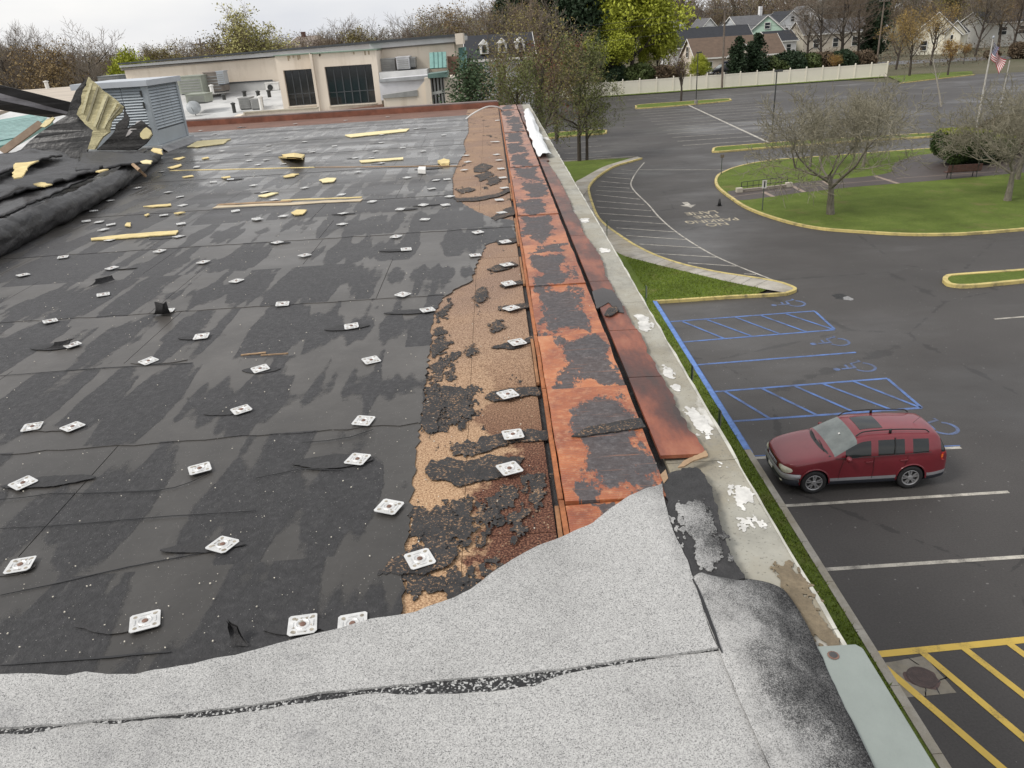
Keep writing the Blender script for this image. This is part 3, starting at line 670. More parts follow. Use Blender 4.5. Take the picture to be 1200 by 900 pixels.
# big rags under the plates along the bare strip
for k, pp in enumerate([[(497, 549), (507, 540), (525, 536), (545, 541), (575, 533), (615, 536), (610, 548), (588, 557), (560, 564), (535, 568), (522, 562), (505, 562)],
                        [(553, 522), (565, 512), (590, 507), (620, 503), (647, 506), (640, 514), (600, 518), (570, 528)],
                        [(567, 466), (576, 458), (600, 455), (633, 452), (630, 462), (595, 468), (578, 470)],
                        [(500, 455), (520, 452), (558, 454), (553, 485), (545, 492), (535, 492), (520, 505), (506, 505), (500, 485)],
                        [(577, 407), (592, 402), (610, 398), (645, 389), (644, 395), (616, 403), (600, 409)],
                        [(583, 359), (600, 357), (632, 353), (632, 358), (605, 363), (588, 364)],
                        [(571, 315), (583, 310), (600, 307), (606, 310), (596, 314), (580, 318)],
                        [(586, 334), (600, 330), (625, 325), (627, 329), (604, 334), (590, 337)],
                        [(580, 281), (592, 280), (616, 276), (616, 280), (600, 285), (584, 286)],
                        [(477, 594), (500, 596), (550, 585), (548, 598), (544, 612), (540, 625), (548, 636), (540, 648), (520, 655), (508, 648), (492, 640), (480, 622)],
                        [(445, 672), (460, 656), (480, 645), (510, 642), (540, 648), (530, 660), (500, 670), (474, 674)],
                        [(468, 676), (480, 670), (510, 672), (532, 668), (560, 682), (540, 690), (500, 694), (470, 692)],
                        [(570, 583), (585, 580), (600, 570), (610, 572), (608, 596), (592, 600), (590, 612), (578, 606)],
                        [(556, 660), (575, 656), (582, 662), (572, 672), (558, 670)], [(562, 628), (568, 622), (572, 636), (566, 642)],
                        [(618, 560), (634, 556), (636, 590), (628, 604), (622, 590)],
                        [(505, 430), (516, 418), (524, 420), (520, 446), (508, 452)], [(527, 416), (536, 414), (534, 440), (524, 446)],
                        [(512, 366), (521, 358), (528, 357), (522, 372), (514, 378)], [(507, 385), (518, 380), (520, 390), (508, 394)],
                        [(575, 255), (593, 244), (610, 240), (611, 244), (600, 252), (580, 258)], [(532, 232), (560, 231), (585, 226), (599, 218), (603, 217), (602, 222), (585, 230), (560, 235), (535, 236)],
                        [(555, 195), (566, 191), (577, 195), (568, 201), (556, 202)], [(557, 206), (572, 201), (579, 204), (565, 212)], [(570, 208), (583, 206), (588, 212), (574, 218)], [(535, 222), (550, 219), (558, 223), (540, 227)],
   [(498, 452), (512, 448), (520, 470), (514, 500), (500, 506), (494, 480)], [(524, 470), (548, 462), (556, 480), (540, 500), (524, 498)], [(508, 400), (520, 392), (526, 404), (516, 420), (507, 418)], [(522, 520), (560, 516), (566, 530), (530, 534)], [(560, 590), (574, 585), (582, 600), (574, 626), (562, 612)], [(596, 604), (612, 600), (618, 622), (604, 632)], [(528, 590), (552, 585), (560, 620), (544, 640), (528, 622)], [(484, 640), (500, 628), (520, 640), (506, 662), (488, 660)], [(520, 690), (545, 680), (556, 688), (530, 700)], [(556, 340), (566, 336), (570, 350), (560, 358)], [(575, 378), (586, 374), (590, 384), (580, 390)], [(546, 406), (556, 402), (560, 412), (550, 418)]]):
    rag(pp, (.0105 if k in FLAPS else .0036)+.00021*k, 'membrane_rag', RAGM, .005 if k in FLAPS else .0018, 70+k, .016 if k in FLAPS else .030, .6 if k in FLAPS else 1.25)
# curled flaps standing up from the membrane
def curl(pp, hgt, name='curled_flap', m=TAR):
    base0, base1, tip = rp(*pp[0], .015), rp(*pp[1], .015), rp(*pp[2], hgt)
    def P(u, v):
        b = base0.lerp(base1, u); q = b.lerp(tip, v*(1-.55*abs(u-.5)*2*v)); q.z = b.z + (hgt)*(v**1.6) + .006*mn.noise(q*20); return q
    mb = MB(); mb.grid(P, 6, 6); f0 = list(mb.f); n0 = len(mb.v); mb.add([(v[0]+.002, v[1]+.005, v[2]) for v in mb.v], [f[::-1] for f in f0]); mb.build(name, m, roofb, True)
curl([(176, 369), (200, 367), (193, 359)], .10); curl([(272, 757), (292, 757), (266, 731)], .05); curl([(100, 337), (135, 328), (128, 325)], .04); curl([(45, 410), (78, 405), (88, 400)], .03)
# cracks and lifted laps in the membrane
for k, (pp, wd_) in enumerate((([(0, 585), (40, 581), (60, 578), (110, 577.5), (150, 576), (185, 574), (205, 571), (225, 564), (243, 555)], .004), ([(0, 619), (60, 616), (120, 611), (185, 605.5), (240, 602), (300, 598)], .003), ([(0, 779.5), (60, 775.5), (120, 771), (165, 767), (200, 764)], .007), ([(300, 560), (335, 553), (352, 549), (380, 550), (402, 551)], .004), ([(355, 518), (385, 516), (410, 512), (437, 503)], .004), ([(0, 697), (60, 685), (150, 664), (240, 647)], .003), ([(0, 440), (120, 431), (225, 425)], .004))):
    pl = [rp(x, y, .0146) for x, y in pp]; a_ = [p+Vector((0, wd_*math.sin(PI*(i+.2)/len(pl)), 0)) for i, p in enumerate(pl)]
    mb = MB(); mb.prism(ragged(a_+[p-Vector((0, .001, 0)) for p in pl[::-1]], .0012, .03, k), .002); mb.build('crack', BLACK, roofb)
# fine crumbs over the roof
mb = MB(); rc = random.Random(21)
for k in range(900):
    y = 1.75 + (rc.random()**1.8)*10; x = rc.uniform(-3.6-.2*y*0, .12) if rc.random() < .8 else rc.uniform(-6, .8); s = rc.uniform(.0008, .0021)*(1 + y*.12); z = R+.0145 if x < -.4 else (R+.006 if x < .13 else R+.045)
    if x > .13 and (y < 2.4): continue
    a = rc.uniform(0, PI); M_ = Matrix.Translation((x, y, z)) @ Matrix.Rotation(a, 4, 'Z')
    mb.box(-s, s, -s*.7, s*.7, 0, s*1.2, M_)
tag(mb.build('roof_crumbs', simple('pale_crumbs', (.58, .54, .46), .9, .4, 40)), 'small pale crumbs of foam and grit scattered over the torn roof', 'debris', None, 'stuff')

# ---- loose pieces of yellow foam on the roof, each a thing of its own
def scrap(pp, label, th=.010, dz=.016, seed=0, m=None, amp=.018, name='foam_scrap', cat='foam scrap', group='loose foam scraps on the roof'):
    pts = [rp(x, y, dz+th) for x, y in pp]; c = sum(pts, Vector())/len(pts); c.z = R+dz
    mb = MB(); mb.prism(ragged([p-c for p in pts], amp, .09, seed), th); o = mb.build(name, m or FOAM, None, local=True); o.location = c
    return tag(o, label, cat, group)
FOAM2 = simple('pale_foam', (.76, .66, .38), .9, .12, 9, .4)
scrap([(105, 279), (150, 274), (207, 270), (204, 274.5), (150, 278), (107, 281)], 'long narrow strip of yellow foam lying left of centre on the black roof', seed=1)
scrap([(404, 158), (440, 154), (480, 150.5), (478, 153.5), (440, 157.5), (412, 160.5)], 'long bright yellow foam strip near the back kerb of the roof', .012, seed=2, m=FOAM2)
scrap([(219, 172), (232, 165), (270, 162.5), (262, 168), (230, 172)], 'broad flat sheet of pale foam beside the grey louvred cabinet', .012, seed=3, m=FOAM2)
scrap([(422, 188), (445, 186), (473, 184), (472, 186.3), (448, 188.2), (424, 190)], 'thin yellow foam strip in the middle of the far roof', seed=4, m=FOAM2)
scrap([(514, 188), (520, 185.5), (527, 187), (527, 191), (518, 191.5)], 'small square lump of yellow foam near the bare brown strip', .03, seed=5)
scrap([(373, 211), (384, 208), (395, 208.5), (390, 213), (376, 214)], 'pale square foam scrap behind the long exposed seam', seed=6, m=FOAM2)
scrap([(342, 249), (349, 245.5), (360, 246), (356, 250.5), (345, 251.5)], 'orange yellow foam square just in front of the exposed board seam', seed=7)
scrap([(303, 229), (318, 225.5), (326, 226), (312, 230)], 'cream foam sliver behind the left end of the exposed board seam', seed=8, m=FOAM2)
scrap([(168, 241.5), (185, 239.5), (201, 238), (200, 240.3), (180, 242)], 'short yellow foam strip right of the rolled membrane edge', seed=9)
scrap([(146, 264), (150, 260.5), (155, 260.5), (152, 265)], 'tiny yellow foam chip in front of the rolled membrane edge', seed=10, amp=.01)
scrap([(168, 251.5), (172, 250), (175, 250.5), (171, 252.5)], 'tiny foam crumb above the long yellow strip on the left', seed=11, amp=.008)
scrap([(203, 249.5), (212, 248), (217, 248.2), (208, 250.2)], 'narrow foam sliver left of the exposed board seam', seed=12, amp=.01)
scrap([(333, 206), (342, 203), (351, 203.2), (346, 206), (336, 207)], 'brownish foam sliver beside the pale square scrap on the far roof', seed=13)
scrap([(202, 186), (214, 183.5), (218, 184), (208, 187)], 'foam scrap at the foot of the grey cabinet, nearer than the broad sheet', seed=14)
scrap([(196, 196), (212, 192), (213, 194), (200, 197.5)], 'foam sliver between the grey cabinet and the long seam', seed=15)
scrap([(213, 207), (226, 204.8), (227, 206.3), (216, 207.6)], 'foam chip just in front of the left end of the long seam', seed=16, amp=.01)
scrap([(259, 207.5), (270, 206), (271, 207.5), (262, 208.6)], 'foam chip in front of the long seam, a third of the way along', seed=17, amp=.01)
scrap([(236, 185), (243, 183.6), (244, 185), (238, 186)], 'foam chip alone on the wet roof right of the grey cabinet', seed=18, amp=.01)
# the bent piece standing up like a tent
a = [rp(326, 183.5, .02), rp(340, 183, .02), rp(355, 186, .02)]
pk = [rp(336, 184, .10), rp(345, 184, .17), rp(353, 185, .13)]
bk = [rp(330, 181, .02), rp(345, 179, .03), rp(357, 181, .02)]
mb = MB()
c = a[1].copy(); c.z = R+.015
V_ = [p-c for p in a+pk+bk]
mb.add(V_+[v+Vector((0, .02, -.025)) for v in V_], [(0, 1, 4, 3), (1, 2, 5, 4), (3, 4, 7, 6), (4, 5, 8, 7), (9, 12, 13, 10), (10, 13, 14, 11), (12, 15, 16, 13), (13, 16, 17, 14), (0, 9, 10, 1), (1, 10, 11, 2), (2, 11, 14, 5), (5, 14, 17, 8), (8, 17, 16, 7), (7, 16, 15, 6), (6, 15, 12, 3), (3, 12, 9, 0)])
o = mb.build('foam_scrap', FOAM, None, local=True); o.location = c; tag(o, 'folded piece of yellow foam standing up like a small tent on the far roof', 'foam scrap', 'loose foam scraps on the roof')
o = scrap([(489, 198.5), (491, 195), (499, 195), (498, 199)], 'white square block sitting on the long seam of the far roof', .05, seed=19, m=WHITE, amp=.004, name='white_block', cat='block'); del o['group']

# ---- torn white flap lying over the far end of the red board
pp = [(614, 132), (621, 129), (627, 141), (630, 150), (636, 164), (641, 173), (646, 180), (641, 183), (629, 184), (626, 175), (622, 162), (617, 148)]
lft = smoothline([rp(x, y, .05) for x, y in [(614, 132), (617, 148), (622, 162), (626, 174), (630, 184)]], 6); rgt = smoothline([rp(x, y, .05) for x, y in [(621, 129), (628, 144), (635, 161), (641, 173), (646, 181)]], 6)
lft, rgt = resamp(lft, 25), resamp(rgt, 25)
def wf(u, v):
    k = int(round(v*24)); p = lft[k].lerp(rgt[k], u); z = .02 + .085*math.sin(PI*u)**.8*(.6+.4*math.sin(v*17)) + .035*mn.noise(Vector((u*3, v*9, 1)))
    return Vector((p.x+.02*mn.noise(p*9), p.y, R+.045+z))
mb = MB(); mb.grid(wf, 8, 24); f0 = list(mb.f); n0 = len(mb.v); mb.add([(v[0], v[1], v[2]-.008) for v in mb.v], [f[::-1] for f in f0])
o = mb.build('white_flap', simple('white_membrane', (.74, .75, .75), .5, .1, 6), None, True); tag(o, 'crumpled white membrane flap lying over the far end of the roof edge', 'membrane flap')
# ---- thin looping cable at the far corner
cp_ = [aty(x, y, 16.5+.25*k) for k, (x, y) in enumerate([(532, 157), (538, 148.5), (548, 138), (559, 130.5), (572, 125), (583, 125.5), (588, 129), (591, 134)])]
o = MB().tube(smoothline(cp_, 5), .018, 6).build('loose_cable', simple('pale_cable', (.62, .60, .57), .6), None, True); tag(o, 'pale loose cable looping up from the roof near its far right corner', 'cable')

# ================================================================== HEAP OF TORN MEMBRANE (left)
heap = thing('torn_membrane_heap', 'heap of torn black roof membrane with a thick rolled front edge at the left', 'membrane heap', (-5.6, 10.5, R))
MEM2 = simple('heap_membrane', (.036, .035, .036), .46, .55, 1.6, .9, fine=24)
MEM3 = simple('heap_membrane_sheen', (.056, .054, .055), .42, .5, 1.2, .9, fine=30)  # lighter copy of the heap membrane, grey sheen painted into the colour
def sheetpatch(c00, c10, c11, c01, nu, nv, amp, fr, seed, th=.03):
    c00, c10, c11, c01 = map(Vector, (c00, c10, c11, c01)); sv = Vector((seed*7.3, seed*3.1, 0))
    nrm = (c10-c00).cross(c01-c00).normalized()
    if nrm.z < 0: nrm = -nrm
    def P(u, v):
        p = c00.lerp(c10, u).lerp(c01.lerp(c11, u), v); q = p*fr+sv
        d = amp*(mn.noise(q)+.5*mn.noise(q*2.3)+.25*mn.noise(q*5.1)+.9*(.25-abs(mn.noise(q*1.7+Vector((3, 1, 8)))))-.3*abs(mn.noise(q*4.1)))
        e = min(u, 1-u, v, 1-v); j = Vector((0, 0, 0))
        if e < .01: j = Vector((mn.noise(q*4), mn.noise(q*4+Vector((5, 0, 0))), 0))*amp*1.5
        return p+nrm*d+j
    mb = MB(); mb.grid(P, nu, nv); f0 = list(mb.f); n0 = len(mb.v)
    mb.add([tuple(Vector(v)-nrm*th) for v in mb.v], [f[::-1] for f in f0]); w_ = nu+1
    for j in range(nv):
        for i in (0, nu): a, b = j*w_+i, (j+1)*w_+i; mb.f.append((a, a+n0, b+n0, b)); mb.mi.append(0)
    for i in range(nu):
        for j in (0, nv): a, b = j*w_+i, j*w_+i+1; mb.f.append((a, a+n0, b+n0, b)); mb.mi.append(0)
    return mb
# rolled front edge, from beyond the left of the picture to the cabinet
axis = [rp(-70, 340), rp(0, 303), rp(37, 283.5), rp(82, 260.5), rp(117, 240.5), rp(140, 225.5), rp(165, 206), rp(188, 187)]
rad = [.150, .145, .140, .132, .122, .115, .108, .095]
ax = smoothline([Vector((p.x-.07, p.y+.02, R+r_)) for p, r_ in zip(axis, rad)], 10); rr = np.interp(np.linspace(0, 1, len(ax)), np.linspace(0, 1, len(rad)), rad)
NA = len(ax)-1
def roll(u, v):
    k = int(round(v*NA)); c = ax[k]; r_ = rr[k]; t_ = (-.62+1.30*u)*PI
    d = (ax[min(k+1, NA)]-ax[max(k-1, 0)]).normalized(); s = Vector((d.y, -d.x, 0))
    q = Vector((c.x*2, c.y*2, u*3)); rw = r_*(1+.20*mn.noise(q)+.15*mn.noise(q*2.7)+.14*mn.noise(q*7)+.08*mn.noise(q*15))
    return c + s*math.cos(t_)*rw + Vector((0, 0, 1))*math.sin(t_)*rw
mb = MB(); mb.grid(roll, 22, NA); mb.build('rolled_edge', MEM2, heap, True)
def hp(px, py, z): return at(px, py, R+z)
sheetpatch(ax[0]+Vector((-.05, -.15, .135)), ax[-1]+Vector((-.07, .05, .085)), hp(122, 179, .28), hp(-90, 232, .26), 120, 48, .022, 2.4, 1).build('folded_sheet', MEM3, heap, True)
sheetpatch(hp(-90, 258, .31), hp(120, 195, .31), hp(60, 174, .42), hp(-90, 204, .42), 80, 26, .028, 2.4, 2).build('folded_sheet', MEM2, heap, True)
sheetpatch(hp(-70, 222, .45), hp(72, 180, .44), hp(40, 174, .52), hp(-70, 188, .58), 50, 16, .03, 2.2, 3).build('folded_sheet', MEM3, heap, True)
sheetpatch(hp(88, 200, .33), hp(185, 188, .22), hp(170, 178, .29), hp(96, 178, .38), 40, 14, .024, 2.4, 4).build('folded_sheet', MEM2, heap, True)
def panel(pp, Y, lean, th, name, m, seed=0, amp=.02, parent=None, step=.15):
    n = (0, -1, lean); P = aty(pp[0][0], pp[0][1], Y)
    pts = [atp(x, y, P, n) for x, y in pp]; up = Vector(n).normalized()
    mb = MB(); mb.prism([p+up*a_ for p, a_ in zip(ragged(pts, amp, step, seed), [0]*9999)], th, up)
    return mb.build(name, m, parent or heap)
panel([(12, 190), (28, 172), (46, 156), (62, 146), (76, 136), (88, 133), (100, 142), (110, 152), (107, 165), (102, 178), (94, 194), (50, 192)], 13.2, .35, .03, 'folded_sheet', MEM2, 1)
panel([(77, 135), (82, 120), (88, 106), (96, 95), (101, 92), (98, 100), (95, 114), (92, 128), (91, 138)], 13.3, .15, .05, 'folded_sheet', TAR, 2)
panel([(140, 120), (145, 126), (144, 138), (134, 146), (133, 152), (128, 160), (112, 176), (160, 176), (172, 168), (178, 158), (176, 150), (166, 141), (158, 146), (148, 150), (150, 138)], 13.9, .25, .03, 'folded_sheet', TAR, 3)
# yellow foam still stuck to the underside of a stood-up sheet, in ribs
fb = [(90, 134), (94, 121), (96, 108), (101, 100), (103, 90), (108, 95), (113, 99), (121, 106), (130, 113), (137, 119), (144, 125), (143, 131), (136, 136), (130, 142), (129, 149), (128, 155), (121, 160), (115, 168), (110, 175), (102, 175), (105, 165), (109, 153), (104, 149), (98, 143)]
n_ = (0.05, -1, .22); P_ = aty(101, 175, 13.0)
fpts = [atp(x, y, P_, n_) for x, y in fb]; up_ = Vector(n_).normalized()
mb = MB(); mb.prism(ragged(fpts, .012, .06, 4), .05, up_); fo = mb.build('foam_board', simple('ribbed_foam', (.60, .54, .32), .9, .25, 7, .5, fine=30), heap)
for k, (x0, y0, x1, y1, ww) in enumerate([(106, 96, 96, 132, 2.6), (114, 101, 101, 141, 2.2), (124, 110, 109, 148, 3.0), (127, 113, 113, 151, 1.2), (136, 120, 121, 150, 2.2), (141, 124, 127, 141, 1.5)]):
    q = [atp(x0, y0, P_, n_), atp(x0+ww, y0+ww*.8, P_, n_), atp(x1+ww, y1+ww*.5, P_, n_), atp(x1, y1, P_, n_)]
    mb = MB(); mb.prism([p+up_*(.012+.003*k) for p in ragged(q, .008, .12, k)], .02, up_); mb.build('rib', simple(('pale_rib', 'grey_rib')[k % 2], ((.74, .68, .43), (.36, .33, .22))[k % 2], .9, .25, 6, .4, fine=30), heap)
panel([(165, 156), (169, 151), (172, 149), (176, 152), (178, 157), (174, 162), (168, 163), (165, 160)], 13.6, .4, .04, 'foam_face', FOAM2, 6, .012)
panel([(148, 160), (152, 152), (158, 147), (160, 143), (165, 141), (167, 146), (165, 151), (158, 152), (152, 158)], 13.75, .4, .03, 'silver_face', simple('silver_backing', (.42, .40, .40), .4, .4, 4), 7, .012)
panel([(47, 148), (53, 141), (62, 137), (64, 138), (58, 145), (52, 149)], 13.1, .4, .03, 'foam_face', FOAM2, 8, .01)
def lay(pp, z, label, seed, m=FOAM):
    return scrap(pp, label, .012, z, seed, m)
lay([(15, 209), (17, 191), (30, 190), (43, 188), (36, 193), (30, 201), (26, 207)], .52, 'large tan foam scrap wedged in the folds at the far left of the heap', 31)
lay([(42, 215), (50, 213), (62, 215.5), (54, 218), (46, 217)], .40, 'small yellow foam scrap on the front sheet of the black heap', 32)
lay([(111, 201), (120, 198.3), (126, 198), (116, 201.5)], .40, 'thin foam sliver on the front sheet of the heap, towards the middle', 33)
lay([(165, 189), (171, 187.3), (179, 188.5), (177, 191.5), (168, 191)], .33, 'pale foam scrap on the right end of the heap', 34, FOAM2)
lay([(176, 176), (181, 173), (189, 175), (191, 180), (182, 178)], .34, 'orange tinged foam scrap caught between the heap and the grey cabinet', 35)
o = MB().tube([at(156, 193, R+.36), at(163, 199, R+.34), at(170, 206, R+.22)], .022, 6).build('broken_batten', WOOD); tag(o, 'short broken wooden batten poking out of the right end of the heap', 'batten')
# tan plank leaning behind the heap, far left
a, b = aty(2, 178, 13.6), aty(48, 144, 14.4)
mb = MB(); d = (b-a).normalized(); s = d.cross(Vector((0, -1, 0))).normalized()
mb.prism([a-s*.06, a+s*.05, b+s*.05, b-s*.06], .04, (0, -1, .3)); o = mb.build('leaning_plank', simple('tan_plank', (.34, .25, .18), .8, .2, 8)); tag(o, 'tan wooden plank leaning against the heap at the far left', 'plank')
# bent metal roof edge with a pale inner face, thrown up across the heap
fl = thing('bent_roof_flashing', 'long dark bent flashing with a pale inner face, sticking out above the heap', 'flashing', tuple(aty(40, 128, 13.6)))
def bar(p0, p1, q0, q1, Y0, Y1, name, m, th=.03):
    pts = [aty(*p0, Y0), aty(*p1, Y1), aty(*q1, Y1), aty(*q0, Y0)]; mb = MB(); mb.prism(ragged(pts, .01, .25, 3), th, (0, -1, .1)); mb.build(name, m, fl)
bar((-30, 92), (84, 120), (-30, 101), (80, 131), 13.3, 13.9, 'upper_lip', simple('dark_flashing', (.035, .033, .033), .5, .3, 3))
bar((-30, 101), (80, 130), (-30, 113), (79, 136), 13.42, 14.0, 'inner_face', simple('grey_flashing', (.52, .50, .53), .4, .45, 2.5, .2))
bar((-30, 111), (78, 134), (-30, 124), (60, 138), 13.3, 13.9, 'lower_lip', simple('dark_flashing', (.035, .033, .033), .5, .3, 3))

# ================================================================== LOUVRED CABINET
cab = thing('louvred_cabinet', 'grey louvred metal air handling cabinet standing on the roof behind the heap', 'air handler', (-6.72, 15.25, R))
CX0, CX1, CY0, CY1, CZ = -.56, .66, -.72, .80, 1.16
GA = simple('cabinet_paint', (.36, .40, .43), .5, .12, 2, 0, .15); GD = simple('cabinet_shadow_gap', (.10, .11, .12), .6)
mb = MB(); mb.box(CX0+.03, CX1-.03, CY0+.03, CY1-.03, .16, CZ); mb.build('casing', GD, cab, local=True)
for x, y in ((CX0, CY0), (CX1-.09, CY0), (CX0, CY1-.09), (CX1-.09, CY1-.09)):
    mb = MB(); mb.box(x, x+.09, y, y+.09, .12, CZ+.002); mb.build('corner_post', GA, cab, local=True)
mb = MB(); mb.box(CX0-.05, CX1+.05, CY0-.05, CY1+.05, CZ+.004, CZ+.055); mb.box(CX0-.055, CX1+.055, CY0-.055, CY0-.045, CZ-.04, CZ+.05); mb.box(CX1+.045, CX1+.055, CY0-.045, CY1+.055, CZ-.04, CZ+.05); mb.build('lid', simple('lid_paint', (.50, .53, .57), .42, .1, 2, 0, .2), cab, local=True)
mb = MB(); mb.box(CX0-.06, CX1+.06, CY0-.06, CY1+.06, 0, .115); mb.build('base_kerb', simple('base_paint', (.38, .40, .41), .6, .2, 4), cab, local=True)
mb = MB(); mb.box(CX0+.09, CX1-.09, CY0+.012, CY0+.03, .12, .42); mb.box(CX1-.03, CX1-.012, CY0+.09, CY1-.09, .12, .36); mb.build('lower_panel', GA, cab, local=True)
sl = None
for side in (0, 1):
    for k in range(15):
        z = .44+k*.0465 if side == 0 else .385+k*.050
        if side == 0:
            for x0, x1 in ((CX0+.095, -.21), (-.20, .20), (.21, CX1-.095)):
                mb = MB(); v = [(x0, CY0+.03, z+.043), (x1, CY0+.03, z+.043), (x1, CY0+.004, z+.006), (x0, CY0+.004, z+.006), (x0, CY0+.03, z+.0), (x1, CY0+.03, z+.0)]
                mb.add(v, [(0, 1, 2, 3), (3, 2, 5, 4), (0, 3, 4), (1, 5, 2)]); mb.build('louvre', GA, cab, local=True)
        else:
            for y0, y1 in ((CY0+.095, -.24), (-.23, .29), (.30, CY1-.095)):
                mb = MB(); v = [(CX1-.03, y0, z+.043), (CX1-.03, y1, z+.043), (CX1-.004, y1, z+.006), (CX1-.004, y0, z+.006), (CX1-.03, y0, z), (CX1-.03, y1, z)]
                mb.add(v, [(0, 3, 2, 1), (3, 4, 5, 2), (0, 4, 3), (1, 2, 5)]); mb.build('louvre', GA, cab, local=True)
for z in (.75, .95):
    mb = MB(); mb.box(CX1-.115, CX1-.085, CY0-.016, CY0-.001, z, z+.10); mb.build('latch', POLE, cab, local=True)
# skirt of flashing at its foot
mb = MB(); mb.prism([(CX1+.06, CY0-.07, .09), (CX1+.20, CY0-.16, .018), (CX1+.22, CY1+.05, .018), (CX1+.06, CY1+.05, .09)], .012); mb.build('foot_flashing', simple('foot_flashing', (.22, .22, .225), .6, .4, 5), cab, local=True)

# ================================================================== GROUND
def G(px, py): return at(px, py, 0.0)
def GL(pp): return [G(*p) for p in pp]
earth = NT('earth'); EARTH = earth.done(earth.ramp(earth.noise(.06, 6, .65), (.3, (.060, .062, .026)), (.5, (.085, .078, .042)), (.7, (.12, .105, .065))), .95, earth.noise(.8, 5, .7), .6, .3)
mb = MB(); mb.sheet([(-2500, -300, -.03), (2500, -300, -.03), (2500, 3500, -.03), (-2500, 3500, -.03)]); S(mb.build('ground', EARTH))
mb = MB(); mb.sheet([(-60, -40, 0), (140, -40, 0), (140, 140, 0), (88, 147, 0), (70, 140, 0), (66, 152.5, 0), (21, 148.0, 0), (-10, 150, 0), (-60, 150, 0)]); lot = S(mb.build('car_park', ASPH))
mb = MB(); mb.sheet([(60, 196, -.015), (260, 150, -.015), (262, 163, -.015), (62, 209, -.015)]); S(mb.build('street', simple('street_asphalt', (.085, .083, .085), .5, .2, .2)))
def lawn(outline, kerb, label=None, km=YELK, kw=.16, z=.115, kh=.13, m=TURF, kparts=None):
    mb = MB(); mb.sheet([(p.x, p.y, z) for p in outline]); o = S(mb.build('lawn', m))
    for pts, mm in (kerb or []):
        k = MB(); strip(k, pts, kw, -.01, kh); k.build('kerb', mm, o)
    return o
# strip of grass along the building, its kerb, and the triangle beyond
KX = 6.86
tri_low = smoothline(GL([(766, 355.5), (800, 353.5), (850, 350), (900, 347.5), (921, 346)]), 3)
walk_low = GL([(680, 226), (686, 240), (694, 257), (705, 278), (725, 299), (760, 310), (800, 320), (850, 332), (898, 342)])
walk_low = smoothline(walk_low, 4)
walk_out = smoothline(GL([(752, 186.5), (740, 190), (720, 196), (702, 207), (692, 217), (690, 225), (694, 240), (700, 255), (710, 266), (725, 277), (745, 290), (770, 302), (800, 312), (840, 321), (875, 326.5), (900, 330.5), (916, 334), (928, 338.5), (931, 342), (921, 346)]), 4)
yk = tri_low[0].y
outl = [Vector((.9, -20, 0)), Vector((KX-.08, -20, 0)), Vector((KX-.08, yk, 0))] + tri_low[1:-4] + walk_low[::-1] + [Vector((.9, walk_low[0].y, 0))]
stripl = lawn(outl, [])
def kseg(y0, y1, m, name='kerb'):
    n = max(1, int((y1-y0)/1.5)); 
    for i in range(n):
        a, b = y0+(y1-y0)*i/n+.006, y0+(y1-y0)*(i+1)/n-.006
        k = MB(); k.prism([(KX-.09, a, .14), (KX+.075, a, .14), (KX+.09, a, .09), (KX+.09, b, .09), (KX+.075, b, .14), (KX-.09, b, .14)], .2) if False else k.box(KX-.09, KX+.09, a, b, -.05, .135); k.build(name, m, stripl)
yb0 = G(879, 531).y
kseg(-6, yb0, KERBC); kseg(yb0, yk, simple('blue_kerb', (.12, .22, .50), .7, .3, 5))
k = MB(); strip(k, tri_low, .17, -.01, .135); k.build('kerb', YELK, stripl)
# blue paint spilling on the asphalt beside the kerb
k = MB(); k.sheet([(KX+.10, yb0, .006), (KX+.19, yb0, .006), (KX+.19, yk-.3, .006), (KX+.10, yk-.3, .006)]); k.build('painted_line', BLU, lot)
# curved walk with slab joints and pale yellow kerb
wl_up = smoothline(GL([(747, 184.8), (730, 189.5), (707, 197), (685, 209), (674, 216), (680, 226)]), 4)
wpoly = wl_up + walk_low[1:] + walk_out[::-1]
mb = MB(); mb.sheet([(p.x, p.y, .119) for p in wpoly]); walk = S(mb.build('pavement', WALK))
k = MB(); strip(k, walk_out, .17, -.01, .135); k.build('kerb', YELK, walk)
io = resamp(offset_line(walk_out[16:-12], -.2 if False else .2), 40); il = resamp(walk_low[2:], 40)
for i in range(1, 39, 1):
    a, b = io[i], il[min(range(len(il)), key=lambda q: (il[q]-io[i]).length)]
    d = (b-a).normalized()*.0; s = (b-a).normalized(); s = Vector((-s.y, s.x, 0))*.012
    k = MB(); k.sheet([(p.x, p.y, .1232) for p in (a+s, b+s, b-s, a-s)]); k.build('slab_joint', simple('joint_dark', (.12, .11, .095), .9), walk)
# lawn beyond the far end of our roof
lawn(smoothline(GL([(640, 192), (668, 190.5), (700, 188.5), (735, 186.5)]), 3) + wl_up[2:] + GL([(640, 230)]), [(smoothline(GL([(640, 191), (668, 189.7), (700, 187.7), (744, 184.5)]), 3), KERBC)])
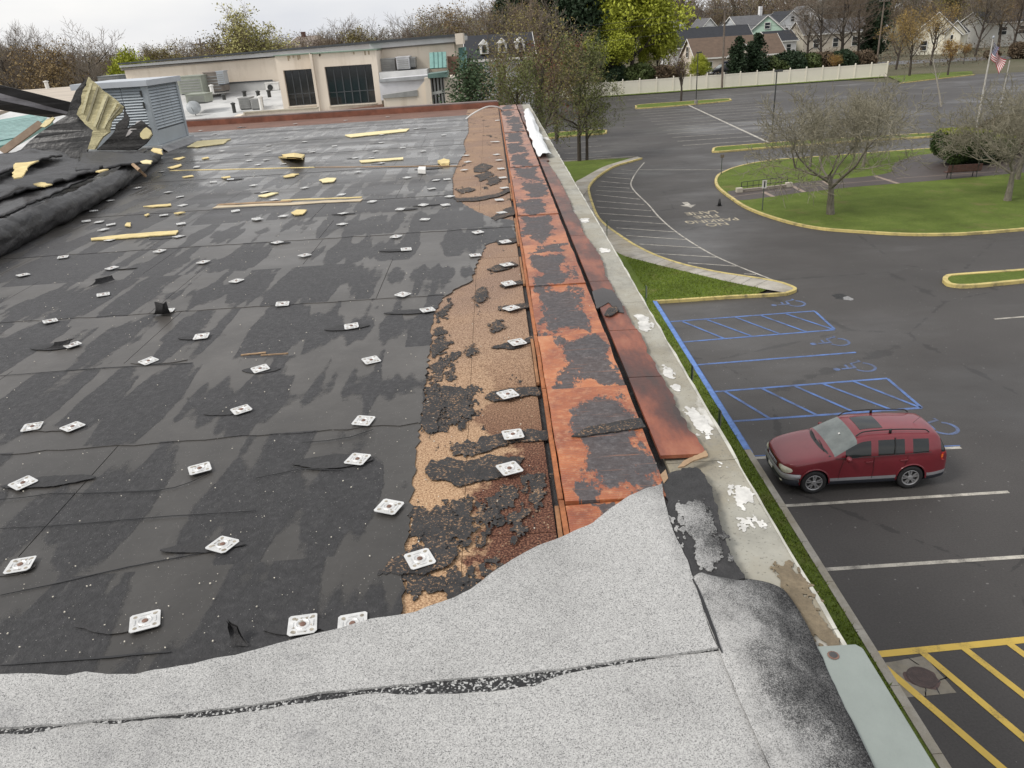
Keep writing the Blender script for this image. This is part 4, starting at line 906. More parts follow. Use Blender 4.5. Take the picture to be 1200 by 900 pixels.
# big lawn island on the right
isl = smoothline(GL([(1290, 164), (1200, 169.5), (1097, 175), (1040, 179), (980, 183.5), (950, 185.5), (933, 187), (915, 188), (899, 190), (880, 193), (860, 198), (848, 203), (842, 206.5), (839, 212), (840, 218), (845, 224), (857, 233), (872, 243), (893, 252), (925, 262), (960, 269), (1000, 272.5), (1060, 276), (1115, 276), (1150, 274), (1200, 270), (1290, 262)]), 4)
big = lawn(isl, [])
for i in range(0, len(isl)-1, 3):
    k = MB(); strip(k, isl[i:i+4], .2, -.01, .14); k.build('kerb', YELK, big)
pb = [(860, 236.5), (877, 236), (907, 232), (943, 227), (973, 224), (1000, 221), (1050, 217), (1112, 212), (1200, 204), (1290, 197)]
pt = [(1290, 170), (1200, 174.5), (1130, 179), (1097, 181), (1075, 184), (1054, 190), (1045, 197), (1043, 204), (1007, 209.5), (973, 212), (925, 217), (884, 222), (852, 226)]
path = smoothline(GL(pb), 3) + smoothline(GL(pt), 3)
mb = MB(); mb.sheet([(p.x, p.y, .120) for p in path]); pth = S(mb.build('path', simple('path_asphalt', (.075, .058, .052), .6, .35, .5, .3, fine=20)))
for (a, b) in (((895, 227), (906, 232.5)), ((927, 219), (942, 227)), ((965, 214), (975, 220)), ((1025, 208), (1052, 217))):
    d = (G(*b)-G(*a)); s = Vector((-d.y, d.x, 0)).normalized()*.16
    k = MB(); k.sheet([(p.x, p.y, .124) for p in (G(*a)+s, G(*b)+s, G(*b)-s, G(*a)-s)]); k.build('path_band', simple('path_band', (.27, .21, .17), .8), pth)
for (a, b) in (((858, 232.5), (895, 227.5)), ((895, 227), (927, 224)), ((940, 221), (1045, 212)), ((1050, 211), (1180, 202))):
    k = MB(); strip(k, GL([a, b]), .09, .1245); k.build('path_band', simple('path_band', (.27, .21, .17), .8), pth)
# narrow planted islands of the car park
def island(pp, seg=3):
    o = smoothline(GL(pp), seg, True); i_ = offset_line(o, 0)
    l = lawn(o, [])
    k = MB(); strip(k, o, .22, -.01, .15, True); k.build('kerb', YELK, l); return l
island([(1107, 330), (1110, 326.5), (1122, 324.5), (1200, 319), (1320, 309), (1340, 317), (1200, 331), (1137, 337), (1115, 336), (1109, 333)])
island([(836, 177), (840, 173.8), (862, 172), (900, 169), (990, 163), (1100, 157), (1105, 160), (992, 167), (937, 171.5), (900, 174), (842, 178.8)])
island([(746, 126.3), (750, 123.5), (800, 120), (850, 116.5), (855, 117.5), (852, 119), (800, 124), (750, 127.5)])
island([(640, 160.5), (646, 157), (670, 155), (706, 153.2), (710, 155), (706, 157.5), (670, 160), (646, 162.5)])
lawn(GL([(1057, 97.5), (1075, 95), (1110, 91), (1140, 88), (1139, 84), (1100, 86), (1040, 90)]), [(GL([(1055, 98), (1080, 95), (1110, 91.5), (1142, 88)]), YELK)], kw=.3)
lawn([Vector((-8, 151.5, 0)), Vector((3, 150.5, 0)), Vector((21, 148.2, 0)), Vector((74, 152.5, 0)), Vector((75, 156, 0)), Vector((21, 152, 0)), Vector((-8, 156, 0))], [])
# ---- painted lines
def pline(a, b, wd, m, z=.005, ext=0):
    A, B = G(*a), G(*b); k = MB(); n = 1; strip(k, [A, B], wd, z); return k.build('painted_line', m, lot)
for a, b in (((779, 377.5), (955, 364.5)), ((799, 401), (978, 386.5)), ((812, 428), (1003, 413)), ((832, 459.5), (1040, 443.5)), ((857, 494), (1080, 478))): pline(a, b, .12, BLU)
for a, b in (((955, 365), (978, 386)), ((1040, 444), (1080, 478)), ((800, 377), (849, 397)), ((829, 375), (881, 394)), ((862, 372), (914, 391.5)), ((892, 370), (945, 389)), ((921, 368), (976, 386)), ((848, 458), (902, 490.5)), ((892, 455), (957, 486.5)), ((930, 452), (1002, 483.5)), ((963, 449.5), (1045, 480.5)), ((1000, 447), (1079, 478))): pline(a, b, .11, BLU, .009)
pline((881, 537), (1126, 524.5), .13, WHT); pline((883, 534.6), (1125, 522.3), .05, BLU, .009)
pline((918, 593), (1182, 576.5), .12, WHT); pline((966, 667.5), (1230, 650.5), .12, WHT)
pline((1028, 767), (1320, 738), .17, YEL)
for a, b in (((1032, 778), (1190, 914)), ((1079, 763), (1330, 975)), ((1130, 760), (1330, 917)), ((1182, 754), (1330, 863))): pline(a, b, .15, YEL, .009)
zl = smoothline(GL([(755, 190.5), (747, 200), (741, 210), (739.5, 217), (745, 225.5), (760, 240), (772, 254), (790, 270), (815, 287), (840, 301), (865, 312), (885, 320), (908, 329)]), 4)
k = MB(); strip(k, zl, .11, .005); k.build('painted_line', WHT, lot)
for a, b in (((728, 199), (745, 199.7)), ((717, 202.8), (742, 203.9)), ((710, 207.3), (739, 209.8)), ((704, 212.5), (738, 215.6)), ((700, 218), (738, 220.6)), ((699, 223.2), (743, 225.5)), ((697, 228), (750, 233.5)), ((699, 235.5), (755, 240)), ((699, 242.5), (763, 247)), ((703, 250), (772, 254.5)), ((715, 258), (780, 262.5)), ((722.5, 267), (790, 271.8)), ((734, 276), (805, 281)), ((749, 286), (820, 290.5)), ((767, 297), (840, 301.5)), ((806, 308), (863, 312)), ((872, 321), (886, 321.5))): pline(a, b, .10, WHT, .0052)
# far stalls
D0, D1 = G(803, 121.5), G(903, 168)
k = MB(); strip(k, [D0, D0.lerp(D1, .5), D1], .32, .005); k.build('painted_line', WHT, lot)
yy = D1.y+2.5
while yy < D0.y-1:
    f = (yy-D1.y)/(D0.y-D1.y); xx = D1.x+(D0.x-D1.x)*f
    for s, ln in ((-1, 8.5), (1, 9.5)):
        k = MB(); strip(k, [Vector((xx+s*.6, yy, 0)), Vector((xx+s*ln, yy+.1*s, 0))], .14, .0052); k.build('painted_line', WHT, lot)
    yy += 3.3
for a, b in (((655, 168), (700, 165)), ((660, 174), (705, 171)), ((662, 180), (712, 177)), ((664, 186), (716, 183)), ((745, 199), (880, 199)), ((735, 117), (775, 114)), ((742, 110), (760, 108.5)), ((770, 116), (790, 114.5)), ((855, 112), (890, 109)), ((960, 121), (1000, 118)), ((1165, 374), (1215, 370)), ((700, 120), (738, 117))): pline(a, b, .12, WHT)
# wheelchair symbols
def wheelchair(px, py, s, m=BLUF):
    c = G(px, py); k = MB()
    def T(u, v): return Vector((c.x - v*s, c.y + u*s, 0))
    def st(pts, wd=.085): strip(k, [T(*p) for p in pts], wd*s, .006)
    st([(-.02+.30*math.cos(math.radians(a)), -.20+.30*math.sin(math.radians(a))) for a in range(115, 345, 12)])
    k.sheet([T(-.05+.10*math.cos(2*PI*i/14), .60+.10*math.sin(2*PI*i/14))+Vector((0, 0, .006)) for i in range(14)])
    st([(-.05, .46), (-.02, .02)]); k2 = k
    for v in range(0): pass
    strip(k, [T(-.0, .06), T(.28, .05), T(.40, -.26), T(.50, -.22)], .085*s, .0063); strip(k, [T(-.03, .26), T(.22, .25)], .075*s, .0066)
    k.build('wheelchair_symbol', m, lot)
for px, py in ((926, 356), (975, 401), (1004, 430.5), (1096, 502)): wheelchair(px, py, 1.25)
# NO PARKING FIRE LANE, read by a driver coming towards us
m_word = m_paint('word_paint', (.50, .44, .32), .52)
def gtext(txt, c, size, sx):
    cu = bpy.data.curves.new('t', 'FONT'); cu.body = txt; cu.size = size*.88; cu.align_x = 'CENTER'; cu.align_y = 'CENTER'; cu.offset = .02
    o = bpy.data.objects.new('t', cu); COL.objects.link(o); dg = bpy.context.evaluated_depsgraph_get(); me = bpy.data.meshes.new_from_object(o.evaluated_get(dg)); bpy.data.objects.remove(o)
    me.materials.clear(); me.materials.append(m_word)
    r = link('painted_word', me, lot); r.location = (c.x, c.y, .006); r.rotation_euler = (0, 0, PI+.05); r.scale = (sx, 1, 1)
    return r
gtext('LANE', G(822, 249.3), 1.3, .78); gtext('FIRE', G(828, 253.6), 1.3, .78); gtext('PARKING', G(834, 258.5), 1.3, .72); gtext('NO', G(840, 262.8), 1.3, .8)
c = G(806, 240); k = MB(); k.sheet([Vector((c.x+x, c.y+y, .006)) for x, y in ((0, -1.0), (.55, -.1), (.2, -.1), (.2, .9), (-.2, .9), (-.2, -.1), (-.55, -.1))]); k.build('painted_arrow', WHT, lot)
# broken patch in the asphalt
k = MB(); k.prism([p+Vector((0, 0, .004)) for p in ragged(GL([(975, 345), (984, 343.5), (990, 346), (994, 349), (986, 351), (978, 350)]), .07, .12, 4)], .003); k.build('pothole', simple('pothole_black', (.012, .012, .012), .5, .6, 9, .6), lot)
k = MB(); k.prism([p+Vector((0, 0, .0045)) for p in ragged(GL([(986, 350), (992, 347), (999, 350), (997, 352), (989, 352)]), .06, .1, 5)], .003); k.build('pothole_edge', simple('pothole_grit', (.24, .24, .24), .4, .6, 9, .5), lot)
# catch basin apron and rusty cover near the yellow hatching
bas = G(1079, 794); bs_ = thing('storm_drain', 'square concrete storm drain apron with rust stained cover, under the yellow stripes', 'storm drain', (bas.x, bas.y, 0))
k = MB(); q = [p+Vector((0, 0, .004)) for p in GL([(1036, 777), (1084, 769), (1121, 812), (1057, 818)])]; k.prism(ragged(q, .008, .15, 2), .05); k.build('apron', m_conc('apron_concrete', (.22, .20, .165), 1.5, False), bs_)
k = MB(); k.prism([p+Vector((0, 0, .0062)) for p in ragged(GL([(1058, 787), (1070, 782), (1086, 784), (1096, 790), (1101, 799), (1097, 809), (1085, 806), (1070, 803), (1060, 797)]), .03, .10, 7)], .002); k.build('rust_stain', simple('rust_stain', (.085, .05, .045), .7, .35, 4), bs_)
k = MB(); k.lathe([(.27, .0064), (.27, .011), (.235, .013), (.225, .0095), (.12, .0095), (.11, .012), (0, .012)], 28, Matrix.Translation((bas.x+.02, bas.y, 0))); k.build('cover', simple('iron_cover', (.055, .034, .03), .6, .4, 9, .3), bs_)
for a, b in (((1062, 769.5), (1078, 779)), ((1096, 806), (1100, 814)), ((1083, 806), (1085, 816)), ((1099, 800), (1112, 792))):
    k = MB(); strip(k, ragged(GL([a, b]), .02, .1, 3)[:-1], .02, .0066); k.build('crack', BLACK, bs_)
# small dark cone on the wet road
c = G(843, 241); co = thing('dark_cone', 'small dark cone standing alone on the wet road beside the curved lawn kerb', 'cone', (c.x, c.y, 0))
k = MB(); k.box(-.16, .16, -.16, .16, 0, .035); k.build('base', BLACK, co, local=True); k = MB(); k.lathe([(.13, .036), (.10, .2), (.06, .42), (.035, .48), (0, .49)], 14); k.build('body', BLACK, co, True, True)
# ---- sign posts on the grass strip, seen nearly edge-on
for i, (px, py, lab) in enumerate(((844, 480, 'nearest thin green sign post on the grass strip beside the blue kerb'), (811.5, 428, 'second thin sign post from the near end, beside the middle of the blue kerb'), (757.5, 335, 'thin sign post standing on the grass triangle'), (711.5, 258, 'farthest thin sign post, by the curved walk'))):
    d = ray(px, py); P_ = CAMP + d*(5.72/d[0]); hgt = float(P_[2])
    s = thing('sign_post', lab, 'sign post', (5.72, float(P_[1]), .115), group='sign posts along the building side of the car park'); hgt -= .115
    g_ = simple('post_green', (.045, .085, .06), .5, .3, 5)
    k = MB(); k.box(-.03, -.022, -.03, .03, 0, hgt); k.box(-.022, .0, -.03, -.022, 0, hgt); k.box(-.022, 0, .022, .03, 0, hgt); k.build('post', g_, s, local=True)
    k = MB(); k.prism([(.004, -.15, hgt-.47), (.004, .15, hgt-.47), (.004, .15, hgt+.0), (.004, -.15, hgt+.0)], .004, (1, 0, 0)); k.build('sign_plate', GREY, s, local=True)
# two signs by the big island
def sign(px, pb_, pt_, lab, wd, hh, m):
    b = G(px, pb_); tp = aty(px+.5, pt_, b.y).z; s = thing('street_sign', lab, 'sign', (b.x, b.y, .11)); tp -= .11
    k = MB(); k.tube([(0, 0, 0), (0, 0, tp)], .035, 8); k.build('post', simple('sign_post_paint', (.07, .085, .07), .6), s, local=True)
    k = MB(); k.box(-wd/2, wd/2, -.06, -.045, tp-hh, tp); k.build('sign_plate', m, s, local=True); return s, tp
s_, tp = sign(893, 248.5, 211, 'white sign with a dark vertical strip at the front of the lawn island', .30, .52, WHITE)
k = MB(); k.box(-.045, .045, -.066, -.0605, tp-.47, tp-.06); k.build('dark_strip', POLE, s_, local=True)
sign(845, 206, 181, 'small brownish sign on a thin post at the left tip of the lawn island', .30, .26, simple('brown_sign', (.14, .11, .08), .6))
# railing and stone edging by the path
ra, rb = G(868.5, 224.5), G(922, 218); rl = thing('path_railing', 'low thin metal railing with a stone edging beside the path on the lawn island', 'railing', tuple(ra.lerp(rb, .5)))
zt = aty(868.5, 213.5, ra.y).z
for k_ in range(9):
    p = ra.lerp(rb, k_/8); k = MB(); k.tube([(p.x, p.y, .1), (p.x, p.y, zt)], .03 if k_ in (0, 8) else .018, 6); k.build('post', POLE, rl)
for z in (zt, .35):
    k = MB(); k.tube([(ra.x, ra.y, z), (rb.x, rb.y, z)], .025, 6); k.build('rail', POLE, rl)
k = MB(); A, B = G(866, 227), G(924, 220.5); d = (B-A).normalized(); s = Vector((-d.y, d.x, 0))*.12; k.prism([(p.x, p.y, .30) for p in (A+s, B+s, B-s, A-s)], .2); k.build('stone_edging', simple('pale_stone', (.30, .26, .22), .8, .3, 3), rl)
for p in (A, B):
    k = MB(); k.box(p.x-.22, p.x+.22, p.y-.18, p.y+.18, .1, .42); k.build('end_stone', simple('end_stone', (.48, .44, .37), .8, .2, 3), rl)
# bench
bp = G(1128, 210.5); bn = thing('park_bench', 'brown slatted park bench with its back to us beside the path on the lawn', 'bench', (bp.x, bp.y, .115), .0)
BW = simple('bench_wood', (.085, .036, .028), .6, .35, 6); wl = 1.25
for k_ in range(5):
    k = MB(); k.box(-wl, wl, -.06-.01*k_, -.02-.01*k_, .50+.10*k_, .585+.10*k_); k.build('back_slat', BW, bn, local=True)
for k_ in range(4):
    k = MB(); k.box(-wl, wl, .02+.12*k_, .12+.12*k_, .44, .48); k.build('seat_slat', BW, bn, local=True)
for x in (-.95, .95):
    k = MB(); k.tube([(x, -.06, 0), (x, -.02, .45), (x, -.105, 1.0)], .035, 6); k.tube([(x, .45, 0), (x, .43, .44), (x, -.02, .42)], .035, 6); k.build('leg', POLE, bn, local=True)
# flagpole and flag
fb_ = G(1142, 162); tpz = aty(1160, 46, fb_.y); fp = thing('flagpole', 'tall pale flagpole carrying a flag, standing beside the clipped hedge', 'flagpole', (fb_.x, fb_.y, .1)); hh = tpz.z-.1
k = MB(); k.tube([(0, 0, 0), (0, 0, hh*.5), (0, 0, hh)], [.10, .085, .05], 10); k.build('pole', simple('pale_pole', (.42, .40, .37), .5, .25, 2), fp, local=True)
k = MB(); k.lathe([(0, hh+.30), (.10, hh+.2), (.10, hh+.1), (.0, hh)], 12); k.build('ball', GALV, fp, local=True)
flm = [simple('flag_red', (.36, .035, .05), .8, .15, 3), simple('flag_white', (.66, .62, .60), .8, .1, 3), simple('flag_blue', (.03, .04, .12), .8, .2, 3)]
fo = thing('national_flag', 'limp flag with red and white stripes and a blue starred canton on the flagpole', 'flag', (fb_.x, fb_.y, .1+hh*.72))
HO, FLY = 1.75, 2.3
def fpos(u, v):   # u along the fly, v down the hoist
    x = .10 + FLY*u*.52; dz = -FLY*u*.62 - .25*u*math.sin(u*9)
    return Vector((x + .12*math.sin(v*5+u*7), .22*math.sin(u*11+v*2)*(.3+u), hh*.255 + dz*1.0 - HO*v*.78))
for nm, sel in (('stripes', 0), ('canton', 1)):
    mb = MB(); nu, nv = 20, 26
    for j in range(nv):
        for i in range(nu):
            can = (i < 8 and j < 14)
            if can != bool(sel): continue
            mb.cur = (2 if can else (0 if (j//2) % 2 == 0 else 1))
            mb.add([fpos(i/nu, j/nv), fpos((i+1)/nu, j/nv), fpos((i+1)/nu, (j+1)/nv), fpos(i/nu, (j+1)/nv)], [(0, 1, 2, 3)])
    if sel:
        mb.cur = 1
        for r_ in range(9):
            for q in range(6 if r_ % 2 == 0 else 5):
                u, v = (.03+(.062*q)+(.031 if r_ % 2 else 0)), (.03+.056*r_); p = fpos(u, v)+Vector((0, -.03, 0))
                mb.add([p+Vector((math.sin(2*PI*t/10)*(.045 if t % 2 == 0 else .018), 0, math.cos(2*PI*t/10)*(.045 if t % 2 == 0 else .018))) for t in range(10)], [tuple(range(10))])
    mb.build(nm, flm, fo, local=True)
p2_ = G(1166, 158); t2 = aty(1166.5, 72, p2_.y); s = thing('bare_pole', 'second thinner pale pole just right of the flagpole', 'pole', (p2_.x, p2_.y, .1))
k = MB(); k.tube([(0, 0, 0), (0, 0, t2.z-.1)], [.07, .045], 8); k.build('shaft', simple('pale_pole', (.42, .40, .37), .5), s, local=True)
k = MB(); k.lathe([(.12, 0), (.12, .05), (.075, .12), (.075, .3)], 10); k.build('base', GALV, s, local=True)
# lamp posts in the car park
def lamp(px, pb_, ptx, pt_, lab):
    b = G(px, pb_); tz = aty(ptx, pt_, b.y).z; s = thing('lamp_post', lab, 'lamp post', (b.x, b.y, 0), group='lamp posts in the car park')
    k = MB(); k.lathe([(.28, 0), (.28, .65), (.25, .7)], 14); k.build('base', simple('post_base', (.25, .23, .2), .8), s, local=True)
    k = MB(); k.tube([(0, 0, .7), (0, 0, tz)], [.085, .06], 8); k.build('pole', POLE, s, local=True)
    k = MB(); k.box(-.22, .55, -.16, .16, tz-.02, tz+.14); k.build('lamp_head', POLE, s, local=True); k = MB(); k.box(.0, .5, -.12, .12, tz-.03, tz-.021); k.build('lens', WHITE, s, local=True)
lamp(815.5, 122.5, 816.5, 62, 'farther dark lamp post at the end of the double white line'); lamp(904, 164, 910, 84, 'nearer dark lamp post left of the bare tree crown')
# vinyl fence
fn = thing('vinyl_fence', 'long cream vinyl privacy fence along the far side of the car park', 'fence', (21, 150.5, 0)); VIN = simple('cream_vinyl', (.76, .71, .61), .5, .06, .3)
for A, B in ((Vector((-6, 152.6, 0)), Vector((21, 150.2, 0))), (Vector((21, 150.2, 0)), Vector((75.2, 154.7, 0)))):
    n = int((B-A).length/3.15); d = (B-A)/n; u = d.normalized(); s = Vector((-u.y, u.x, 0))
    for i in range(n+1):
        p = A+d*i
        if i == n and A.x < 0: continue
        k = MB(); k.box(p.x-.10, p.x+.10, p.y-.10, p.y+.10, 0, 2.62); k.add([(p.x-.12, p.y-.12, 2.62), (p.x+.12, p.y-.12, 2.62), (p.x+.12, p.y+.12, 2.62), (p.x-.12, p.y+.12, 2.62), (p.x, p.y, 2.80)], [(0, 1, 4), (1, 2, 4), (2, 3, 4), (3, 0, 4)]); k.build('fence_post', VIN, fn)
        if i < n:
            q = p+d; k = MB(); a, b = p+u*.11, q-u*.11
            for z0, z1, t_ in ((.05, .22, .05), (.22, 2.22, .022), (2.22, 2.42, .05)):
                k.prism([a+s*t_+Vector((0, 0, z1)), b+s*t_+Vector((0, 0, z1)), b-s*t_+Vector((0, 0, z1)), a-s*t_+Vector((0, 0, z1))], z1-z0-.001)
            k.build('fence_panel', VIN, fn)
# grass blades where the lawn is nearest
gm = [m_grass('grass_blade', 1.55)]
rg = np.random.default_rng(4); n = 60000
X = rg.uniform(1, KX-.1, n); Y = 10+rg.random(n)**1.3*25; keep = (X > 5.2) | (Y > 28); X, Y = X[keep], Y[keep]
X2 = rg.uniform(KX-.1, 13, 26000); Y2 = rg.uniform(31, 42, 26000)
def inside(poly, x, y):
    c = np.zeros(len(x), bool); n = len(poly)
    for i in range(n):
        a, b = poly[i], poly[(i+1) % n]
        if a.y == b.y: continue
        c ^= ((a.y > y) != (b.y > y)) & (x < (b.x-a.x)*(y-a.y)/(b.y-a.y)+a.x)
    return c
X = np.concatenate([X, X2]); Y = np.concatenate([Y, Y2]); kk = inside(outl, X, Y); X, Y = X[kk], Y[kk]; n = len(X)
a = rg.uniform(0, 2*PI, n); hh_ = rg.uniform(.03, .09, n); wd_ = rg.uniform(.008, .022, n); lean = rg.normal(0, .035, (n, 2))
V = np.zeros((n, 3, 3)); V[:, 0] = np.stack([X-np.cos(a)*wd_, Y-np.sin(a)*wd_, np.full(n, .112)], 1); V[:, 1] = np.stack([X+np.cos(a)*wd_, Y+np.sin(a)*wd_, np.full(n, .112)], 1); V[:, 2] = np.stack([X+lean[:, 0], Y+lean[:, 1], .115+hh_], 1)
tag(link('grass', np_mesh('grass', V.reshape(-1, 3), np.arange(n*3).reshape(n, 3), gm)), 'short green grass blades along the building and on the triangle', 'grass', None, 'stuff')

# ================================================================== THE RED CAR
wc = G(952, 576)     # contact of the near front wheel
car = thing('parked_car', 'dark red estate car with silver and black lower trim, parked nose to the kerb', 'car', (wc.x-.88, wc.y+.78, 0), math.radians(-1.0))
car.scale = (.975, .975, .975)
RP = NT('car_paint'); cpm = RP.done(RP.ramp(RP.noise(1.5, 3), (.3, (.16, .016, .024)), (.7, (.20, .021, .031))), .32, metal=.15, spec=.5); RP.b.inputs['Coat Weight'].default_value = .6; RP.b.inputs['Coat Roughness'].default_value = .08
CL = simple('car_cladding', (.022, .025, .034), .55, .15, 4); CS = simple('car_silver', (.34, .34, .36), .4, .1, 4, 0, .4); CG = simple('car_glass', (.012, .015, .016), .05, .2, 1, spec=.6)
CW = simple('windscreen_glass', (.16, .18, .175), .08, .35, 2.2, spec=.6); TYRE = simple('tyre_rubber', (.013, .013, .014), .75, .2); ALLOY = simple('alloy', (.36, .36, .37), .4, .12, 8, 0, .6)
LAMPM = simple('headlamp', (.62, .60, .50), .12, .15, 9, spec=.6); TL = simple('tail_lamp', (.42, .03, .02), .2, .3, 9)
# cross sections: x, then (half width, height) from sill bottom up to the roof or bonnet centre
def sec(x, ws, wb, zb, zs, cab):   # cab: (w6,z6),(w7,z7),(w8,z8),z9
    return [x, (ws-.10, zs-.06), (ws-.02, zs), (ws, zs+.14), (ws+.005, zs+.195), (wb+.015, zs+.42), (wb, zb), *cab]
S_ = []
S_.append(sec(.03, .58, .55, .74, .34, [(.48, .79), (.44, .805), (.25, .82), (0, .825)]))
S_.append(sec(.10, .74, .71, .79, .28, [(.64, .845), (.56, .87), (.3, .885), (0, .89)]))
S_.append(sec(.28, .85, .83, .85, .25, [(.79, .905), (.69, .94), (.36, .955), (0, .965)]))
S_.append(sec(.62, .895, .88, .91, .25, [(.85, .965), (.75, 1.01), (.40, 1.03), (0, 1.035)]))
S_.append(sec(1.00, .90, .89, .985, .25, [(.87, 1.03), (.78, 1.075), (.42, 1.095), (0, 1.10)]))
S_.append(sec(1.22, .90, .895, 1.02, .25, [(.87, 1.05), (.80, 1.09), (.44, 1.115), (0, 1.13)]))
S_.append(sec(1.34, .90, .895, 1.035, .25, [(.868, 1.075), (.815, 1.11), (.46, 1.165), (0, 1.185)]))
S_.append(sec(1.66, .90, .895, 1.055, .25, [(.80, 1.30), (.76, 1.335), (.43, 1.385), (0, 1.40)]))
S_.append(sec(2.02, .90, .895, 1.07, .25, [(.725, 1.505), (.68, 1.55), (.38, 1.60), (0, 1.615)]))
S_.append(sec(2.14, .90, .895, 1.075, .25, [(.712, 1.54), (.66, 1.59), (.36, 1.635), (0, 1.645)]))
S_.append(sec(2.38, .90, .895, 1.08, .25, [(.708, 1.555), (.65, 1.61), (.35, 1.66), (0, 1.67)]))
S_.append(sec(2.47, .90, .895, 1.08, .25, [(.708, 1.557), (.65, 1.612), (.35, 1.665), (0, 1.675)]))
S_.append(sec(3.00, .90, .895, 1.09, .25, [(.708, 1.555), (.65, 1.61), (.35, 1.665), (0, 1.675)]))
S_.append(sec(3.28, .90, .895, 1.10, .25, [(.705, 1.545), (.645, 1.60), (.35, 1.655), (0, 1.665)]))
S_.append(sec(3.40, .90, .895, 1.105, .25, [(.702, 1.54), (.64, 1.595), (.35, 1.648), (0, 1.658)]))
S_.append(sec(3.98, .89, .88, 1.13, .26, [(.69, 1.50), (.625, 1.56), (.34, 1.61), (0, 1.62)]))
S_.append(sec(4.12, .885, .87, 1.14, .27, [(.685, 1.485), (.62, 1.55), (.33, 1.595), (0, 1.605)]))
S_.append(sec(4.24, .87, .85, 1.13, .29, [(.69, 1.43), (.63, 1.50), (.33, 1.555), (0, 1.565)]))
S_.append(sec(4.38, .85, .83, 1.07, .31, [(.74, 1.16), (.66, 1.20), (.34, 1.22), (0, 1.225)]))
S_.append(sec(4.45, .82, .80, .98, .33, [(.74, 1.02), (.66, 1.05), (.34, 1.065), (0, 1.07)]))
S_.append(sec(4.50, .72, .70, .86, .36, [(.64, .89), (.58, .91), (.3, .92), (0, .92)]))
bm = bmesh.new(); rings = []
NS = len(S_)
for s in S_:
    x = s[0]; half = s[1:]
    ring = [bm.verts.new((x, -y, z)) for y, z in half] + [bm.verts.new((x, y, z)) for y, z in reversed(half[:-1])]
    rings.append(ring)
NR = len(rings[0])
# material slots: 0 paint 1 cladding 2 silver 3 windscreen 4 front window 5 rear door window 6 quarter window 7 back window 8 dark inner
def matof(i, j):
    jj = j if j < 9 else (NR-2-j)         # mirrored band index
    if jj == 0 or jj == 1: return 1
    if jj == 2: return 2 if (1 <= i <= 18) else 1
    if jj in (6, 7, 8) and i in (6, 7): return 3
    if jj == 5 and i in (7, 8, 9): return 4
    if jj == 5 and i in (11, 12): return 5
    if jj == 5 and i in (14,): return 6
    if jj >= 5 and i == 17: return 7
    return 0
for i in range(NS-1):
    for j in range(NR-1):
        f = bm.faces.new((rings[i][j], rings[i+1][j], rings[i+1][j+1], rings[i][j+1])); f.material_index = matof(i, j); f.smooth = True
    f = bm.faces.new((rings[i][NR-1], rings[i+1][NR-1], rings[i+1][0], rings[i][0])); f.material_index = 8
for R_, fl_ in ((rings[0], False), (rings[-1], True)):
    h = NR//2
    for j in range(h):
        q = [R_[j], R_[j+1], R_[NR-2-j], R_[NR-1-j]] if j < h-1 else [R_[j], R_[j+1], R_[NR-1-j]]
        q = list(dict.fromkeys(q))
        if len(q) >= 3:
            f = bm.faces.new(q if fl_ else q[::-1]); f.material_index = 1 if j < 3 else 0; f.smooth = True
bmesh.ops.recalc_face_normals(bm, faces=bm.faces)
me = bpy.data.meshes.new('car_shell'); bm.to_mesh(me); bm.free()
mats = [cpm, CL, CS, CW, CG, CG, CG, CG, BLACK]
for m in mats: me.materials.append(m)
sh = bpy.data.objects.new('car_shell', me); COL.objects.link(sh)
md = sh.modifiers.new('s', 'SUBSURF'); md.levels = 2; md.render_levels = 2
cuts = []
WX = (.88, 3.50)
for x in WX:
    for sgn in (-1, 1):
        m_ = MB(); m_.lathe([(.395, -.30), (.395, .30)], 36, Matrix.Translation((x, sgn*.83, .37)) @ Matrix.Rotation(PI/2, 4, 'X'))
        cme = bpy.data.meshes.new('c'); cme.from_pydata(m_.v, [], m_.f); cme.materials.append(BLACK)
        co_ = bpy.data.objects.new('c', cme); COL.objects.link(co_); cuts.append(co_)
        b = sh.modifiers.new('b', 'BOOLEAN'); b.operation = 'DIFFERENCE'; b.object = co_; b.solver = 'EXACT'; b.material_mode = 'TRANSFER'
dg = bpy.context.evaluated_depsgraph_get()
full = bpy.data.meshes.new_from_object(sh.evaluated_get(dg))
bpy.data.objects.remove(sh); [bpy.data.objects.remove(c_) for c_ in cuts]
slots = [m.name if m else '' for m in full.materials]
names = {0: 'body', 1: 'cladding', 2: 'silver_stripe', 3: 'windscreen', 4: 'front_window', 5: 'rear_window', 6: 'quarter_window', 7: 'back_window', 8: 'underbody'}
bm = bmesh.new(); bm.from_mesh(full); bm.faces.ensure_lookup_table()
groups = {}
for f in bm.faces:
    k_ = min(f.material_index, 8)
    side = None
    if k_ in (4, 5, 6): side = f.calc_center_median().y > 0
    groups.setdefault((k_, side), []).append(f)
def islands(fs):
    left = set(fs); out = []
    while left:
        st_ = [left.pop()]; g = []
        while st_:
            f = st_.pop(); g.append(f)
            for e in f.edges:
                for h in e.link_faces:
                    if h in left: left.remove(h); st_.append(h)
        out.append(g)
    return out
for (k_, side), fs in [(kk_, g) for kk_, ff_ in groups.items() for g in islands(ff_) if len(g) > 3]:
    vmap = {}; vv = []; ff = []
    for f in fs:
        idx = []
        for v in f.verts:
            if v.index not in vmap: vmap[v.index] = len(vv); vv.append(tuple(v.co))
            idx.append(vmap[v.index])
        ff.append(tuple(idx))
    m_ = MB(); m_.add(vv, ff); m_.build(names[k_], mats[k_], car, True, True)
bm.free()
def cpart(mb_, name, m, parent=car, smooth=False): return mb_.build(name, m, parent, smooth, True)
